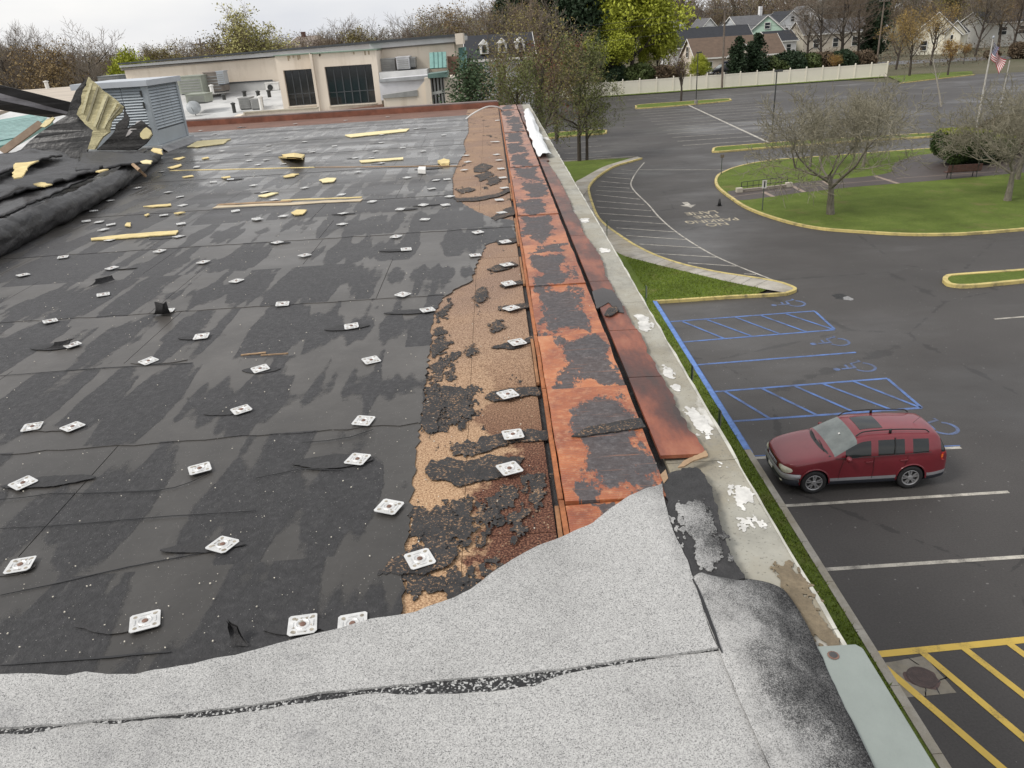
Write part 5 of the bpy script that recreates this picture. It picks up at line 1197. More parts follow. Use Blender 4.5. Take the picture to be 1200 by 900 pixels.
# wheels
tyre0 = rim0 = None
for x in WX:
    for sgn in (-1, 1):
        wh = bpy.data.objects.new('wheel', None); COL.objects.link(wh); wh.parent = car; wh.location = (x, sgn*.80, .352); wh.rotation_euler = (0, rq.uniform(0, 1), 0 if sgn < 0 else PI)
        if tyre0 is None:
            Mx = Matrix.Rotation(PI/2, 4, 'X')
            m_ = MB(); m_.lathe([(.22, -.10), (.30, -.112), (.338, -.10), (.352, -.07), (.352, .07), (.338, .10), (.30, .112), (.225, .10), (.215, .085), (.215, -.085), (.22, -.10)], 36, Mx, False); t_o = cpart(m_, 'tyre', TYRE, wh, True); tyre0 = t_o.data
            m_ = MB(); m_.lathe([(.235, .070), (.235, .104), (.222, .108), (.205, .095), (.20, .06), (.20, -.02), (.235, -.02)], 36, Mx, False)
            for q in range(5):
                a0 = 2*PI*q/5
                for da in (-.17, .17):
                    p0 = (.045*math.cos(a0+da), .045*math.sin(a0+da)); p1 = (.215*math.cos(a0+da*1.15), .215*math.sin(a0+da*1.15)); px_, py_ = -math.sin(a0)*.018, math.cos(a0)*.018
                    vs_ = [(p0[0]-px_, p0[1]-py_), (p0[0]+px_, p0[1]+py_), (p1[0]+px_*1.2, p1[1]+py_*1.2), (p1[0]-px_*1.2, p1[1]-py_*1.2)]
                    m_.prism([Mx @ Vector((u, v, .098)) for u, v in vs_], .03, Mx @ Vector((0, 0, 1)))
            m_.lathe([(.07, .06), (.07, .10), (.055, .108), (0, .110)], 18, Mx, False); r_o = cpart(m_, 'rim', ALLOY, wh, False); rim0 = r_o.data
            m_ = MB(); m_.lathe([(.20, .04), (0, .04)], 24, Mx, False); d_o = cpart(m_, 'brake_disc', simple('disc_dark', (.03, .03, .03), .5), wh); disc0 = d_o.data
        else:
            for nm, dt in (('tyre', tyre0), ('rim', rim0), ('brake_disc', disc0)): link(nm, dt, wh)
# arch lips
for x in WX:
    for sgn in (-1, 1):
        m_ = MB(); pts = [Vector((x+.405*math.cos(a_), sgn*(.902-.03*0), .37+.405*math.sin(a_))) for a_ in np.linspace(-.12, PI+.12, 22)]; m_.tube(pts, .022, 6); cpart(m_, 'wheel_arch', cpm, car, True)
# front: bumper in two tones, grille, lamps, plate, emblem, all laid on the body surface
from mathutils.bvhtree import BVHTree
bvh = BVHTree.FromPolygons([v.co.copy() for v in full.vertices], [tuple(p.vertices) for p in full.polygons])
def surf(th_, z, off):
    d = Vector((-math.cos(th_), math.sin(th_), 0)); h_ = bvh.ray_cast(Vector((1.1, 0, z))+d*3, -d)
    return (h_[0] if h_[0] is not None else Vector((1.1, 0, z))+d*.9)+d*off
def wrap(t0, t1, z0, z1, off, name, m, nu=18, nv=4, bulge=.0, shape=None, par=car):
    def P(u, v):
        if shape == 'oval':
            a_ = (2*u-1); hw = math.sqrt(max(0, 1-abs(a_)**2.6)); zz = (z0+z1)/2+(2*v-1)*hw*(z1-z0)/2
        else: zz = z0+(z1-z0)*v
        return surf(t0+(t1-t0)*u, zz, off+bulge*math.sin(PI*v)*(math.sin(PI*u) if shape else 1))
    m_ = MB(); m_.grid(P, nu, nv); f0 = list(m_.f); n0 = len(m_.v)
    return cpart(m_, name, m, par, True)
wrap(-1.22, 1.22, .455, .625, .022, 'front_bumper', CS, 30, 5, .035); wrap(-1.18, 1.18, .245, .452, .012, 'lower_bumper', CL, 28, 4, .02)
wrap(-.30, .30, .645, .765, .010, 'grille', BLACK, 12, 3)
for z in (.67, .705, .74): m_ = MB(); m_.tube([surf(t_, z, .020) for t_ in np.linspace(-.29, .29, 9)], .009, 5); cpart(m_, 'grille_bar', CS, car)
e0 = surf(0, .71, .03); m_ = MB()
m_.tube([e0+Vector((0, .065*math.cos(a_), .036*math.sin(a_))) for a_ in np.linspace(0, 2*PI, 17)], .007, 5)
for y0, z0, y1, z1 in ((-.03, -.024, -.008, .026), (.008, -.026, .03, .024), (-.02, -.004, .02, .004)): m_.tube([e0+Vector((0, y0, z0)), e0+Vector((0, y1, z1))], .006, 5)
cpart(m_, 'emblem', ALLOY, car)
for sgn in (-1, 1):
    wrap(sgn*.40, sgn*.80, .635, .815, .012, 'headlight', LAMPM, 14, 6, .03, 'oval')
    wrap(sgn*.50, sgn*.60, .34, .40, .03, 'fog_lamp', LAMPM, 6, 3, .01, 'oval')
    wrap(sgn*.98, sgn*1.06, .50, .545, .055, 'side_marker', simple('amber_lamp', (.45, .12, .03), .3), 4, 2)
    m_ = MB(); m_.prism([(4.36, sgn*.845, .83), (4.445, sgn*.79, .83), (4.40, sgn*.79, 1.06), (4.30, sgn*.85, 1.07), (4.27, sgn*.868, .98), (4.28, sgn*.870, .86)], .02, (.35, sgn, 0)) if sgn < 0 else m_.prism([(4.36, .845, .83), (4.445, .79, .83), (4.40, .79, 1.06), (4.30, .85, 1.07), (4.27, .868, .98), (4.28, .870, .86)], .02, (.35, 1, 0)); cpart(m_, 'tail_light', TL, car)
    m_ = MB(); m_.prism([(4.255, sgn*.874, .93), (4.30, sgn*.862, .93), (4.30, sgn*.862, 1.02), (4.25, sgn*.874, 1.02)], .012, (0, sgn, 0)); cpart(m_, 'tail_marker', simple('orange_lamp', (.75, .16, .03), .25), car)
    # mirror, handles, rails, door seams
    m_ = MB(); M_ = Matrix.Translation((1.70, sgn*1.005, 1.10)) @ Matrix.Rotation(sgn*.18, 4, 'Z') @ Matrix.Diagonal((.075, .105, .075, 1)); m_.lathe([(0, -1), (.6, -.85), (.95, -.35), (1, .1), (.8, .75), (0, 1)], 14, M_); mi_ = cpart(m_, 'mirror', cpm, car, True)
    m_ = MB(); m_.box(1.66, 1.74, min(sgn*.88, sgn*.96), max(sgn*.88, sgn*.96), 1.045, 1.085); cpart(m_, 'mirror_arm', BLACK, mi_)
    for hx in (2.20, 3.14):
        m_ = MB(); m_.tube([Vector((hx, sgn*.905, .935)), Vector((hx+.03, sgn*.93, .94)), Vector((hx+.17, sgn*.93, .945)), Vector((hx+.2, sgn*.905, .945))], .016, 6); cpart(m_, 'door_handle', cpm, car, True)
    rpts = [(1.98, 1.575), (2.10, 1.665), (2.25, 1.705), (2.7, 1.725), (3.2, 1.715), (3.7, 1.68), (3.86, 1.655), (3.95, 1.58)]
    m_ = MB(); m_.tube(smoothline([Vector((x_, sgn*.60, z_)) for x_, z_ in rpts], 4), .017, 6)
    for x_, z_ in ((2.9, 1.74),): m_.box(x_-.03, x_+.03, sgn*.60-.018, sgn*.60+.018, 1.60, z_)
    cpart(m_, 'roof_rail', BLACK, car, True)
    for xs in ((1.62, 1.52), (2.43, 2.43), (3.34, 3.25)):
        m_ = MB(); m_.tube([Vector((xs[1], sgn*.907, .42)), Vector((xs[1]+.01, sgn*.914, .66)), Vector((xs[0], sgn*.899, 1.055))], .005, 4); cpart(m_, 'door_seam', BLACK, car)
    m_ = MB(); m_.tube([Vector((2.98+.0, sgn*.893, 1.09)), Vector((3.0, sgn*.80, 1.33)), Vector((3.0, sgn*.722, 1.535))], .016, 5); cpart(m_, 'window_bar', BLACK, car)
    m_ = MB(); m_.tube([Vector((1.40, sgn*.885, 1.065)), Vector((2.4, sgn*.905, 1.085)), Vector((3.95, sgn*.895, 1.13))], .010, 4); cpart(m_, 'window_seal', BLACK, car)
# sunroof, wipers, aerial, plate, windscreen edge
m_ = MB(); m_.grid(lambda u, v: Vector((2.18+.62*u, -.36+.72*v, bvh.ray_cast(Vector((2.18+.62*u, -.36+.72*v, 3)), Vector((0, 0, -1)))[0].z+.006)), 4, 6); cpart(m_, 'sunroof', CG, car, True)
for y0 in (-.55, .05):
    m_ = MB(); m_.tube([Vector((1.20, y0+.05, 1.145)), Vector((1.25, y0+.30, 1.165)), Vector((1.27, y0+.58, 1.172))], .011, 5); cpart(m_, 'wiper', BLACK, car)
m_ = MB(); m_.grid(lambda u, v: Vector((1.14+.10*v+.10*abs(2*u-1)**2.5, (2*u-1)*.80, 1.105+.028*v-.03*abs(2*u-1)**2+.012)), 12, 2); cpart(m_, 'cowl', BLACK, car, True)
m_ = MB(); m_.tube([Vector((3.75, -.12, 1.63)), Vector((3.92, -.12, 1.80))], .006, 4); cpart(m_, 'aerial', BLACK, car)
m_ = MB(); e1 = surf(0, .50, .07); m_.box(e1.x-.006, e1.x+.006, -.15, .15, .455, .535); cpart(m_, 'number_plate', WHITE, car)
m_ = MB(); m_.prism([(1.70, -.20, 1.437), (1.74, -.20, 1.462), (1.74, -.14, 1.464), (1.70, -.14, 1.439)], .002, (-.5, 0, 1)); cpart(m_, 'sticker', WHITE, car)

# ================================================================== BUILDINGS ACROSS THE ROOF
def rect(px0, pt0, px1, pt1, pb_, Y, th, name, m, parent, zb=None, front=True):
    a, b = aty(px0, pt0, Y), aty(px1, pt1, Y); z = zb if zb is not None else aty((px0+px1)/2, pb_, Y).z
    k = MB(); k.prism([(a.x, Y, z), (b.x, Y, z), (b.x, Y, b.z), (a.x, Y, a.z)], th, (0, -1, 0)); return k.build(name, m, parent)
STU = NT('cream_stucco'); STUC = STU.done(STU.mix(STU.ramp(STU.noise(1.0, 5, .7, STU.map((1.4, 1.4, .25))), (.5, 0.0), (.75, .5)), STU.ramp(STU.noise(.4, 4), (.3, (.62, .54, .445)), (.7, (.71, .63, .53))), (.33, .26, .18)), .85, STU.noise(9, 4), .2, .02)
TEAL = simple('teal_metal', (.20, .36, .33), .5, .2, 3, 0, .3); LROOF = simple('pale_roofing', (.52, .52, .51), .6, .25, .7, .2); DGREY = simple('roof_edge_dark', (.05, .055, .06), .5, .2)
YM = 50.0
cb = thing('cream_building', 'cream stucco building beyond the roof with two large dark windows in a bay', 'building', (-11, YM, 0))
YW = 43.0       # the right hand part of the wall stands forward of the left
def lerpy(px): return 73.5+(39.5-73.5)*(px-145)/390
for xa, xb, Y_ in ((145, 441, YM), (437, 532, YW)):
    a, b = aty(xa, lerpy(xa)+6, Y_), aty(xb, lerpy(xb)+8, Y_)
    k = MB(); k.prism([(a.x, Y_, 0), (b.x, Y_, 0), (b.x, Y_, b.z), (a.x, Y_, a.z)], 14, (0, -1, 0)); k.build('wall', STUC, cb)
    for n_, y0, y1, th, m, pr_ in (('roof_edge', 0, .13, .5, DGREY, .35), ('roof_band', .131, .42, .2, simple('pale_band', (.50, .50, .50), .6, .15, 1), .2), ('trim_line', .421, .50, .1, simple('dark_trim', (.20, .18, .16), .7), .1)):  # trim line is a darker strip under the pale band
        zt = [aty(xa, lerpy(xa), Y_).z, aty(xb, lerpy(xb), Y_).z]; f = Y_/50
        x0, x1 = a.x-.15, b.x+.35*(xb > 500); k = MB(); k.prism([(x0, Y_-pr_, zt[0]-y1*f*(.6 if xa < 200 else 1)), (x1, Y_-pr_, zt[1]-y1*f), (x1, Y_-pr_, zt[1]-y0*f), (x0, Y_-pr_, zt[0]-y0*f)], 14+pr_, (0, -1, 0)); k.build(n_, m, cb)
# end pavilion at the right corner
rect(524, 66, 537, 66, 125, YW-.35, .3, 'brick_pier', simple('far_brick', (.21, .12, .085), .85, .3, 6, .3), cb, zb=6.0)
rect(533, 39.5, 542, 38.5, 52, YW-.4, 3, 'corner_parapet', STUC, cb)
for (x0, x1, y0, y1, Yk) in ((503, 522.5, 61.5, 79, YW-.6), (537, 546, 56, 82, YW+.4)):
    p, q = aty(x0, y0, Yk), aty(x1, y0-1, Yk); zb = aty((x0+x1)/2, y1, Yk).z
    k = MB(); k.prism([(p.x, Yk-.6, zb), (q.x, Yk-.6, zb), (q.x, Yk, q.z), (p.x, Yk, p.z)], .25, (0, -1, .2)); ca = k.build('copper_canopy', TEAL, cb)
    for i in range(1, 4):
        f = i/4; k = MB(); x = p.x+(q.x-p.x)*f; k.tube([(x, Yk-.62, zb), (x, Yk-.02, p.z+(q.z-p.z)*f)], .025, 4); k.build('seam', simple('teal_seam', (.12, .24, .22), .5), ca)
# low roof in front
BYm = 42.0
ZB = aty(257, 108, YM).z; LK = (ZB-aty(345, 131, BYm).z)/(YM-BYm)
def lz(Y): return ZB+(Y-YM)*LK
def LP(px, py): return atp(px, py, (0, YM, ZB), (0, -LK, 1))
xe = aty(441, 60, BYm).x
k = MB(); k.prism([(-28, 22, lz(22)), (xe, 22, lz(22)), (xe, YM-.02, lz(YM-.02)), (-28, YM-.02, lz(YM-.02))], 2.0); k.build('low_roof', LROOF, cb)
LZ = ZB-.1
k = MB(); k.box(-21.5, -13.0, YM-.30, YM-.03, LZ, ZB+.45); k.build('wall_flashing', simple('base_flashing', (.42, .42, .41), .6, .2, 1), cb)
k = MB(); k.box(-20.0, -13.1, YM-.35, YM-.29, ZB+.451, ZB+.53); k.build('flashing_line', DGREY, cb)
# window bay
bx0, bx1, bxm = aty(322, 66, BYm), aty(440, 57, BYm-1.0), aty(370, 63, BYm)
bay = cb
def frame(x0, pt, x1, pt2, pb_, Y, cols, rows=1):
    a, b = aty(x0, pt, Y), aty(x1, pt2, Y); zb = aty((x0+x1)/2, pb_, Y).z; zt = min(a.z, b.z)
    return a.x, b.x, zb, zt
def bayface(xl, xr, zl, zr, wx0, wx1, wz0, wz1, Y, cols):
    k = MB(); d = .35
    k.box(xl, wx0, Y, Y+d, 5.0, min(zl, zr)); k.box(wx1, xr, Y, Y+d, 5.0, min(zl, zr)); k.box(wx0, wx1, Y+.002, Y+d, 5.0, wz0); k.box(wx0, wx1, Y+.002, Y+d, wz1, min(zl, zr)); k.box(xl, xr, Y+d, BYm+2.2, 5.0, min(zl, zr)-.03)
    o = k.build('bay_wall', STUC, cb)
    wn_ = MB(); wn_.box(wx0, wx1, Y+.24, Y+.26, wz0, wz1); wo = wn_.build('window', simple('tinted_glass', (.012, .015, .018), .08, .4, .8, spec=.8), cb)
    for i in range(cols+1):
        x = wx0+(wx1-wx0)*i/cols; k = MB(); k.box(x-.025, x+.025, Y+.20, Y+.239, wz0, wz1); k.build('mullion', DGREY, wo)
    for z in (wz0+.02, wz0+(wz1-wz0)*.33, wz1-.02):
        k = MB(); k.box(wx0+.026, wx1-.026, Y+.205, Y+.2395, z-.02, z+.02); k.build('transom', DGREY, wo)
    k = MB(); k.box(wx0-.05, wx1+.05, Y-.06, Y+.2, wz0-.05, wz0-.002); k.build('sill', simple('bay_sill', (.55, .50, .42), .8), cb)
    k = MB(); k.box(xl-.06, xr+.06, Y-.10, BYm+2.2, min(zl, zr)+.002, min(zl, zr)+.05); k.build('bay_roof_edge', simple('green_edge', (.16, .22, .17), .6), cb)
    for i in range(5):   # rust coloured streak marks under the edge
        x = xl+(xr-xl)*rq.uniform(.1, .9); k = MB(); z = min(zl, zr); k.box(x-.03, x+.05, Y-.002, Y, z-.25*rq.uniform(.4, 1), z-.01); k.build('streak', simple('streak_brown', (.36, .29, .20), .9), cb)
w1 = frame(331.5, 82, 366, 80.5, 124, BYm, 4); w2 = frame(380, 78.5, 435, 74, 122.5, BYm-1.0, 5)
bayface(bx0.x, bxm.x, bx0.z, bxm.z, w1[0], w1[1]-.02, w1[2], w1[3], BYm, 4)
bayface(bxm.x+.02, bx1.x, aty(372, 63, BYm-1).z, bx1.z, w2[0], w2[1], w2[2], w2[3], BYm-1.0, 6)
k = MB(); k.box(bxm.x-.10, bxm.x+.0195, BYm-1.1, BYm, 5.0, aty(371, 62, BYm-1).z); k.build('bay_pier', STUC, cb)
rect(370, 133, 449, 122, 140, BYm-1.15, .1, 'brick_base', simple('far_brick', (.21, .12, .085), .85, .3, 6, .3), cb)
# cream parapet beside our roof, stepping down at its left end
p0, p1, p2 = aty(262, 147, 33), aty(287, 133, 38), aty(372, 127.5, 38)
k = MB(); k.prism([(p1.x, 38, 4), (p2.x, 38, 4), (p2.x, 38, p2.z), (p1.x, 38, p1.z)], .3, (0, -1, 0)); k.prism([(p1.x, 38.0, p1.z), (p0.x, 33, p0.z), (p0.x, 33, 4), (p1.x, 38.0, 4)], .3, (1, 0, 0)); k.build('low_parapet', STUC, cb)
k = MB(); k.prism([(p1.x-.06, 37.95, p1.z+.06), (p2.x, 37.95, p2.z+.06), (p2.x, 38.36, p2.z+.06), (p1.x-.06, 38.36, p1.z+.06)], .055); k.build('parapet_cap', simple('parapet_cap', (.35, .31, .24), .8), cb)
# right hand low roofs and glazed stair
YR = 37.0
rect(444, 85, 500, 81.5, 93, YR+4, 2.0, 'upper_low_roof', LROOF, cb); rect(444, 94, 500, 89, 116, YR+2, 4, 'white_wall', simple('white_roofing', (.58, .58, .60), .6, .2, .8, .2), cb)
rect(444, 93.2, 501, 88.3, 94.6, YR+1.9, .3, 'roof_lip', simple('lip_grey', (.33, .34, .35), .6), cb)
rect(449, 113.5, 489, 107.5, 140, YR, .4, 'front_parapet', STUC, cb, zb=5)
rect(448, 111.5, 489, 105.5, 114, YR-.06, .5, 'parapet_cap', simple('cap_grey', (.27, .27, .26), .7), cb)
a, b = aty(488, 106, YR-.03), aty(499, 93, YR-.03); k = MB(); k.prism([(a.x, YR-.03, 5), (b.x, YR-.03, 5), (b.x, YR-.03, b.z), (a.x, YR-.03, a.z)], .4, (0, -1, 0)); k.build('stepped_parapet', STUC, cb)
rect(497, 91.5, 504, 91, 140, YR-.2, .5, 'pillar', STUC, cb, zb=5); rect(520, 92, 533.5, 91, 140, YR-.1, 3, 'end_wall', STUC, cb, zb=5)
gl_ = rect(504, 91, 520.5, 90, 140, YR, .2, 'stair_glazing', CG, cb, zb=5)
for x in (504.5, 508.5, 512.5, 516.5, 520):
    k = MB(); p = aty(x, 91, YR-.06); k.box(p.x-.04, p.x+.04, YR-.08, YR-.003, 5, p.z); k.build('mullion', GREY, gl_)
for y_ in (109,):
    k = MB(); p, q = aty(504.5, 110, YR-.09), aty(520, 107, YR-.09); k.prism([(p.x, YR-.09, p.z-.06), (q.x, YR-.09, q.z-.06), (q.x, YR-.09, q.z+.06), (p.x, YR-.09, p.z+.06)], .02, (0, -1, 0)); k.build('rail', simple('rail_pale', (.45, .45, .42), .5), gl_)
rect(501, 87, 524, 84, 91, YR-.4, 1.5, 'stair_canopy', simple('canopy_green', (.10, .17, .15), .5, .3, 3), cb)
# rooftop plant, each machine its own thing
def unit(px0, py0, px1, py1, Y, dep, label, m, kind='condenser', fan=False, grp=None, zb=None):
    a, b = aty(px0, py0, Y), aty(px1, py0, Y); zb = aty((px0+px1)/2, py1, Y).z if zb is None else zb; x = (a.x+b.x)/2; w2_ = (b.x-a.x)/2; h = max(a.z, b.z)-zb
    s = thing('rooftop_unit', label, kind, (x, Y+dep/2, zb), group=grp)
    k = MB(); k.box(-w2_, w2_, -dep/2, dep/2, .06, h); k.build('casing', m, s, local=True)
    k = MB(); k.box(-w2_*.9, w2_*.9, -dep/2+.05, dep/2-.05, 0, .059); k.build('base', DGREY, s, local=True)
    k = MB(); k.box(-w2_-.03, w2_+.03, -dep/2-.03, dep/2+.03, h+.002, h+.05); k.build('lid', m, s, local=True)
    if fan:
        Mx = Matrix.Translation((-w2_*.3, -dep/2-.01, h*.5)) @ Matrix.Rotation(PI/2, 4, 'X'); k = MB(); k.lathe([(h*.36, -.0), (h*.36, .03), (h*.30, .035), (h*.28, .01), (h*.12, .01), (h*.1, .04), (0, .04)], 18, Mx); k.build('fan_guard', POLE, s, local=True)
    else:
        for i in range(5):
            z = h*(.18+.15*i); k = MB(); k.box(-w2_*.85, w2_*.85, -dep/2-.025, -dep/2-.002, z, z+h*.06); k.build('grille_slat', GREY, s, local=True)
    return s
g1 = simple('unit_green_grey', (.28, .30, .25), .6, .15, 2); g2 = simple('unit_brown_grey', (.22, .19, .165), .6, .3, 2)
unit(207, 91, 235, 111, 47, 2.0, 'large grey green rooftop air unit left of the brown one by the cream wall', g1, 'air unit')
unit(217, 112, 240, 122, 43, 1.2, 'low green finned unit standing in front of the large grey green air unit', g1, 'air unit')
unit(238, 86, 257, 109, 48, 1.4, 'brown grey rooftop unit in front of the cream wall, right of the large green one', g2, 'air unit')
unit(253, 84.5, 261, 100, 47.6, .8, 'small pale box unit fixed to the right side of the brown one', GALV, 'air unit')
unit(279, 116, 292, 129, LP(285, 129).y, .9, 'dark grey condenser in the middle of the white low roof', GREY, 'condenser')
unit(293, 117, 303, 129, LP(298, 129).y, .8, 'small grey condenser beside the white pipes on the low roof', simple('unit_mid', (.34, .34, .33), .6), 'condenser')
unit(446, 70, 462, 86, 42.3, .7, 'flat grey plant box against the cream wall at the left of the pale unit', simple('unit_flat', (.33, .33, .32), .6), 'plant box')
unit(464, 68, 479, 82.5, 41.6, 1.3, 'pale square rooftop unit in front of the cream wall near the teal canopy', simple('unit_pale', (.50, .50, .51), .5), 'air unit')
unit(480, 68.5, 486, 80, 42.0, 1.0, 'narrow grey unit just right of the pale square one', GREY, 'air unit')
ms = unit(310.5, 98, 326, 107, 49.3, .5, 'white wall mounted outdoor unit with a round fan beside the window bay', WHITE, 'outdoor unit', True)
unit(114, 90.5, 137, 100, 60, 3.0, 'grey rooftop machine seen between the heap and the cream building', simple('unit_far', (.20, .21, .21), .5, .3), 'air unit')
unit(138, 95, 150, 99, 60, 2.0, 'low dark rooftop machine right of the grey one, at the end of the cream building', DGREY, 'air unit')
for x, yb_, yt_, Yk, lab, m in ((307, 129, 114, LP(307, 129).y, 'stout white vent pipe on the low roof beside the small condenser', WHITE), (303.5, 128, 117, LP(303, 128).y, 'shorter white vent pipe left of the stout one', WHITE), (249, 109, 101, 46, 'white capped vent in front of the brown grey unit', WHITE), (275, 132, 122, LP(275, 132).y, 'dark stub pipe left of the dark grey condenser', POLE), (56, 104, 96, 62, 'white vent pipe on the low beige roof at the far left', WHITE), (263, 117, 112, 42, 'short dark stub on the wall flashing, left', POLE), (287, 113, 108, 46, 'short dark stub on the wall flashing, middle', POLE), (303, 113, 108, 46, 'short dark stub on the wall flashing, right of the middle one', POLE), (316, 114, 107, 44, 'short dark stub below the white outdoor unit', POLE)):
    b = aty(x, yb_, Yk); t_ = aty(x, yt_, Yk); s = thing('vent_pipe', lab, 'vent pipe', tuple(b), group='vent pipes on the low roofs')
    k = MB(); k.tube([(0, 0, 0), (0, 0, t_.z-b.z)], .09*Yk/40, 8); k.build('pipe', m, s, local=True); k = MB(); h = t_.z-b.z; r_ = .12*Yk/40; k.lathe([(r_, h), (r_, h+.06), (0, h+.10)], 10); k.build('cap', m, s, local=True)
# dish aerial
d_ = LP(229, 136); ds = thing('satellite_dish', 'grey satellite dish on the white low roof at its left end', 'satellite dish', tuple(d_))
k = MB(); k.lathe([(0, .10), (.18, .075), (.30, .02), (.36, 0), (.35, .01), (.18, .09), (0, .115)], 18, Matrix.Translation((0, 0, .42)) @ Matrix.Rotation(1.15, 4, 'X') @ Matrix.Rotation(.3, 4, 'Y')); k.build('dish', simple('dish_grey', (.30, .32, .33), .5), ds, True, True)
k = MB(); k.tube([(0, .1, 0), (0, .05, .40)], .025, 6); k.build('mast', POLE, ds, local=True); k = MB(); k.tube([(0, -.02, .15), (.05, -.45, .45)], .012, 5); k.build('feed_arm', POLE, ds, local=True)
# teal sloped roof strip at the left end of the low roof
k = MB(); a, b, c = aty(213, 139, 30), aty(266, 148, 26), aty(213, 154, 26); k.prism([tuple(a), tuple(b), tuple(c)], 3); k.build('teal_roof_strip', TEAL, cb)
# buildings past the left end of our roof
lw = thing('teal_roofed_wing', 'low wing with a ribbed teal metal roof at the far left behind the heap', 'building', (-12, 20, 0))
q = [aty(-40, 147, 21), aty(36, 134, 23), aty(62, 142, 19.5), aty(20, 166, 17.5), aty(-40, 180, 16)]
n_ = (q[1]-q[0]).cross(q[3]-q[0]).normalized(); n_ = n_ if n_.z > 0 else -n_
P_ = q[0]; q = [atp(x, y, P_, n_) for x, y in ((-40, 147), (36, 134), (62, 142), (20, 166), (-40, 180))]
k = MB(); k.prism(q, .08, n_); k.build('roof', TEAL, lw)
for i in range(14):
    t_ = i/13; y0 = 148+t_*22; A, B = atp(-40, y0+3, P_, n_), atp(60-t_*32, y0-13+t_*3, P_, n_)
    k = MB(); k.tube([A+n_*.02, B+n_*.02], .022, 4); k.build('roof_rib', simple('pale_teal', (.40, .56, .53), .5), lw)
k = MB(); k.box(-15, -7.7, 17.0, 24, 0, 8.3); k.build('wall', STUC, lw)
bl = thing('beige_low_building', 'low building with a beige flat roof beyond the heap at the far left', 'building', (-33, 64, 0))
def flatblock(pp, z0, Yn, par, m, name, wm):
    pts = [at(x, y, z0) for x, y in pp]; k = MB(); k.prism(pts, .3); k.build(name, m, par); k = MB(); k.prism([p-Vector((0, 0, .301)) for p in pts], z0-.35); k.build('wall', wm, par)
flatblock([(-60, 108), (34, 105), (100, 100), (150, 98), (160, 112), (40, 124), (-60, 140)], 9.0, 0, bl, simple('beige_roof', (.46, .40, .33), .8, .2, .3, .2), 'roof', STUC)
# ================================================================== HOUSES
SID = simple('white_siding', (.72, .72, .72), .7, .06, .4); PANE = simple('house_glass', (.02, .025, .03), .1, .4, .5)
def house(name, label, loc, rz, L_, D_, zw, zr, wm, rm, wins=(), gwins=(), door=None, over=.5, chim=None, hip=0.0, cat='house', porch=None):
    h = thing(name, label, cat, loc, rz); l, d = L_/2, D_/2
    k = MB(); k.box(-l, l, -d, d, 0, zw)
    if not hip:
        for s in (-1, 1): k.prism([(s*l, -d, zw), (s*l, d, zw), (s*l, 0, zr-.15)], .2, (s, 0, 0))
    k.build('wall', wm, h, local=True)
    k = MB(); e = over; zz = zw-(zr-zw)*e/d*.9; hx = l*hip
    for s in (-1, 1):
        k.prism([(-l-e, s*(d+e), zz), (l+e, s*(d+e), zz), (l+e-hx, 0, zr), (-l-e+hx, 0, zr)], .22, (0, s*.6, 1))
    if hip:
        for s in (-1, 1): k.prism([(s*(l+e), -d-e, zz), (s*(l+e), d+e, zz), (s*(l+e-hx), 0, zr)], .2, (s*.6, 0, 1))
    ro = k.build('roof', rm, h, local=True)
    k = MB(); k.box(-l-e, l+e, -d-e-.06, -d-e-.001, zz-.28, zz+.02); k.build('eave_board', WHITE, h, local=True)
    if not hip:
        for s in (-1, 1):
            k = MB()
            for t_ in (-1, 1): k.prism([(s*(l+e+.01), t_*(d+e), zz-.25), (s*(l+e+.01), t_*(d+e), zz+.03), (s*(l+e+.01), 0, zr+.03), (s*(l+e+.01), 0, zr-.25)], .06, (s, 0, 0))
            k.build('gable_board', WHITE, h, local=True)
    def win(M_, wd, hh):
        k = MB(); k.box(-wd/2-.14, wd/2+.14, -.09, -.003, -hh/2-.14, hh/2+.14, M_); f = k.build('window', WHITE, h, local=True)
        k = MB(); k.box(-wd/2, wd/2, -.12, -.0905, -hh/2, hh/2, M_); k.build('pane', PANE, f, local=True)
        k = MB(); k.box(-wd/2, wd/2, -.14, -.1205, -.05, .05, M_); k.build('sash', WHITE, f, local=True)
    for x, z, wd, hh in wins: win(Matrix.Translation((x, -d, z)), wd, hh)
    for s, y, z, wd, hh in gwins: win(Matrix.Translation((s*(l+.2), y, z)) @ Matrix.Rotation(s*PI/2, 4, 'Z'), wd, hh)
    if door:
        k = MB(); k.box(door[0]-.65, door[0]+.65, -d-.08, -d-.003, 0, 2.9); do = k.build('door_frame', WHITE, h, local=True); k = MB(); k.box(door[0]-.5, door[0]+.5, -d-.11, -d-.081, .05, 2.7); k.build('door', simple('navy_door', (.02, .025, .06), .5), do, local=True)
    if porch:
        px_, pw, pz, ph = porch; k = MB()
        k.prism([(px_-pw/2, -d-1.3, pz), (px_+pw/2, -d-1.3, pz), (px_, -d-1.3, pz+ph)], .25, (0, -1, 0)); pg = k.build('porch_gable', wm, h, local=True)
        k = MB()
        for s in (-1, 1): k.prism([(px_+s*(pw/2+.35), -d-1.6, pz-.2), (px_, -d-1.6, pz+ph+.12), (px_, 0, pz+ph+.12), (px_+s*(pw/2+.35), 0, pz-.2)], .16, (s*.5, 0, 1))
        k.build('porch_roof', rm, h, local=True)
        k = MB()
        for s in (-1, 1): k.prism([(px_+s*(pw/2+.35), -d-1.62, pz-.42), (px_+s*(pw/2+.35), -d-1.62, pz-.12), (px_, -d-1.62, pz+ph+.18), (px_, -d-1.62, pz+ph-.15)], .05, (0, -1, 0))
        k.build('porch_trim', WHITE, h, local=True)
    if chim:
        k = MB(); k.box(chim[0]-.5, chim[0]+.5, chim[1]-.5, chim[1]+.5, zw, chim[2]); k.build('chimney', chim[3], ro, local=True)
    return h
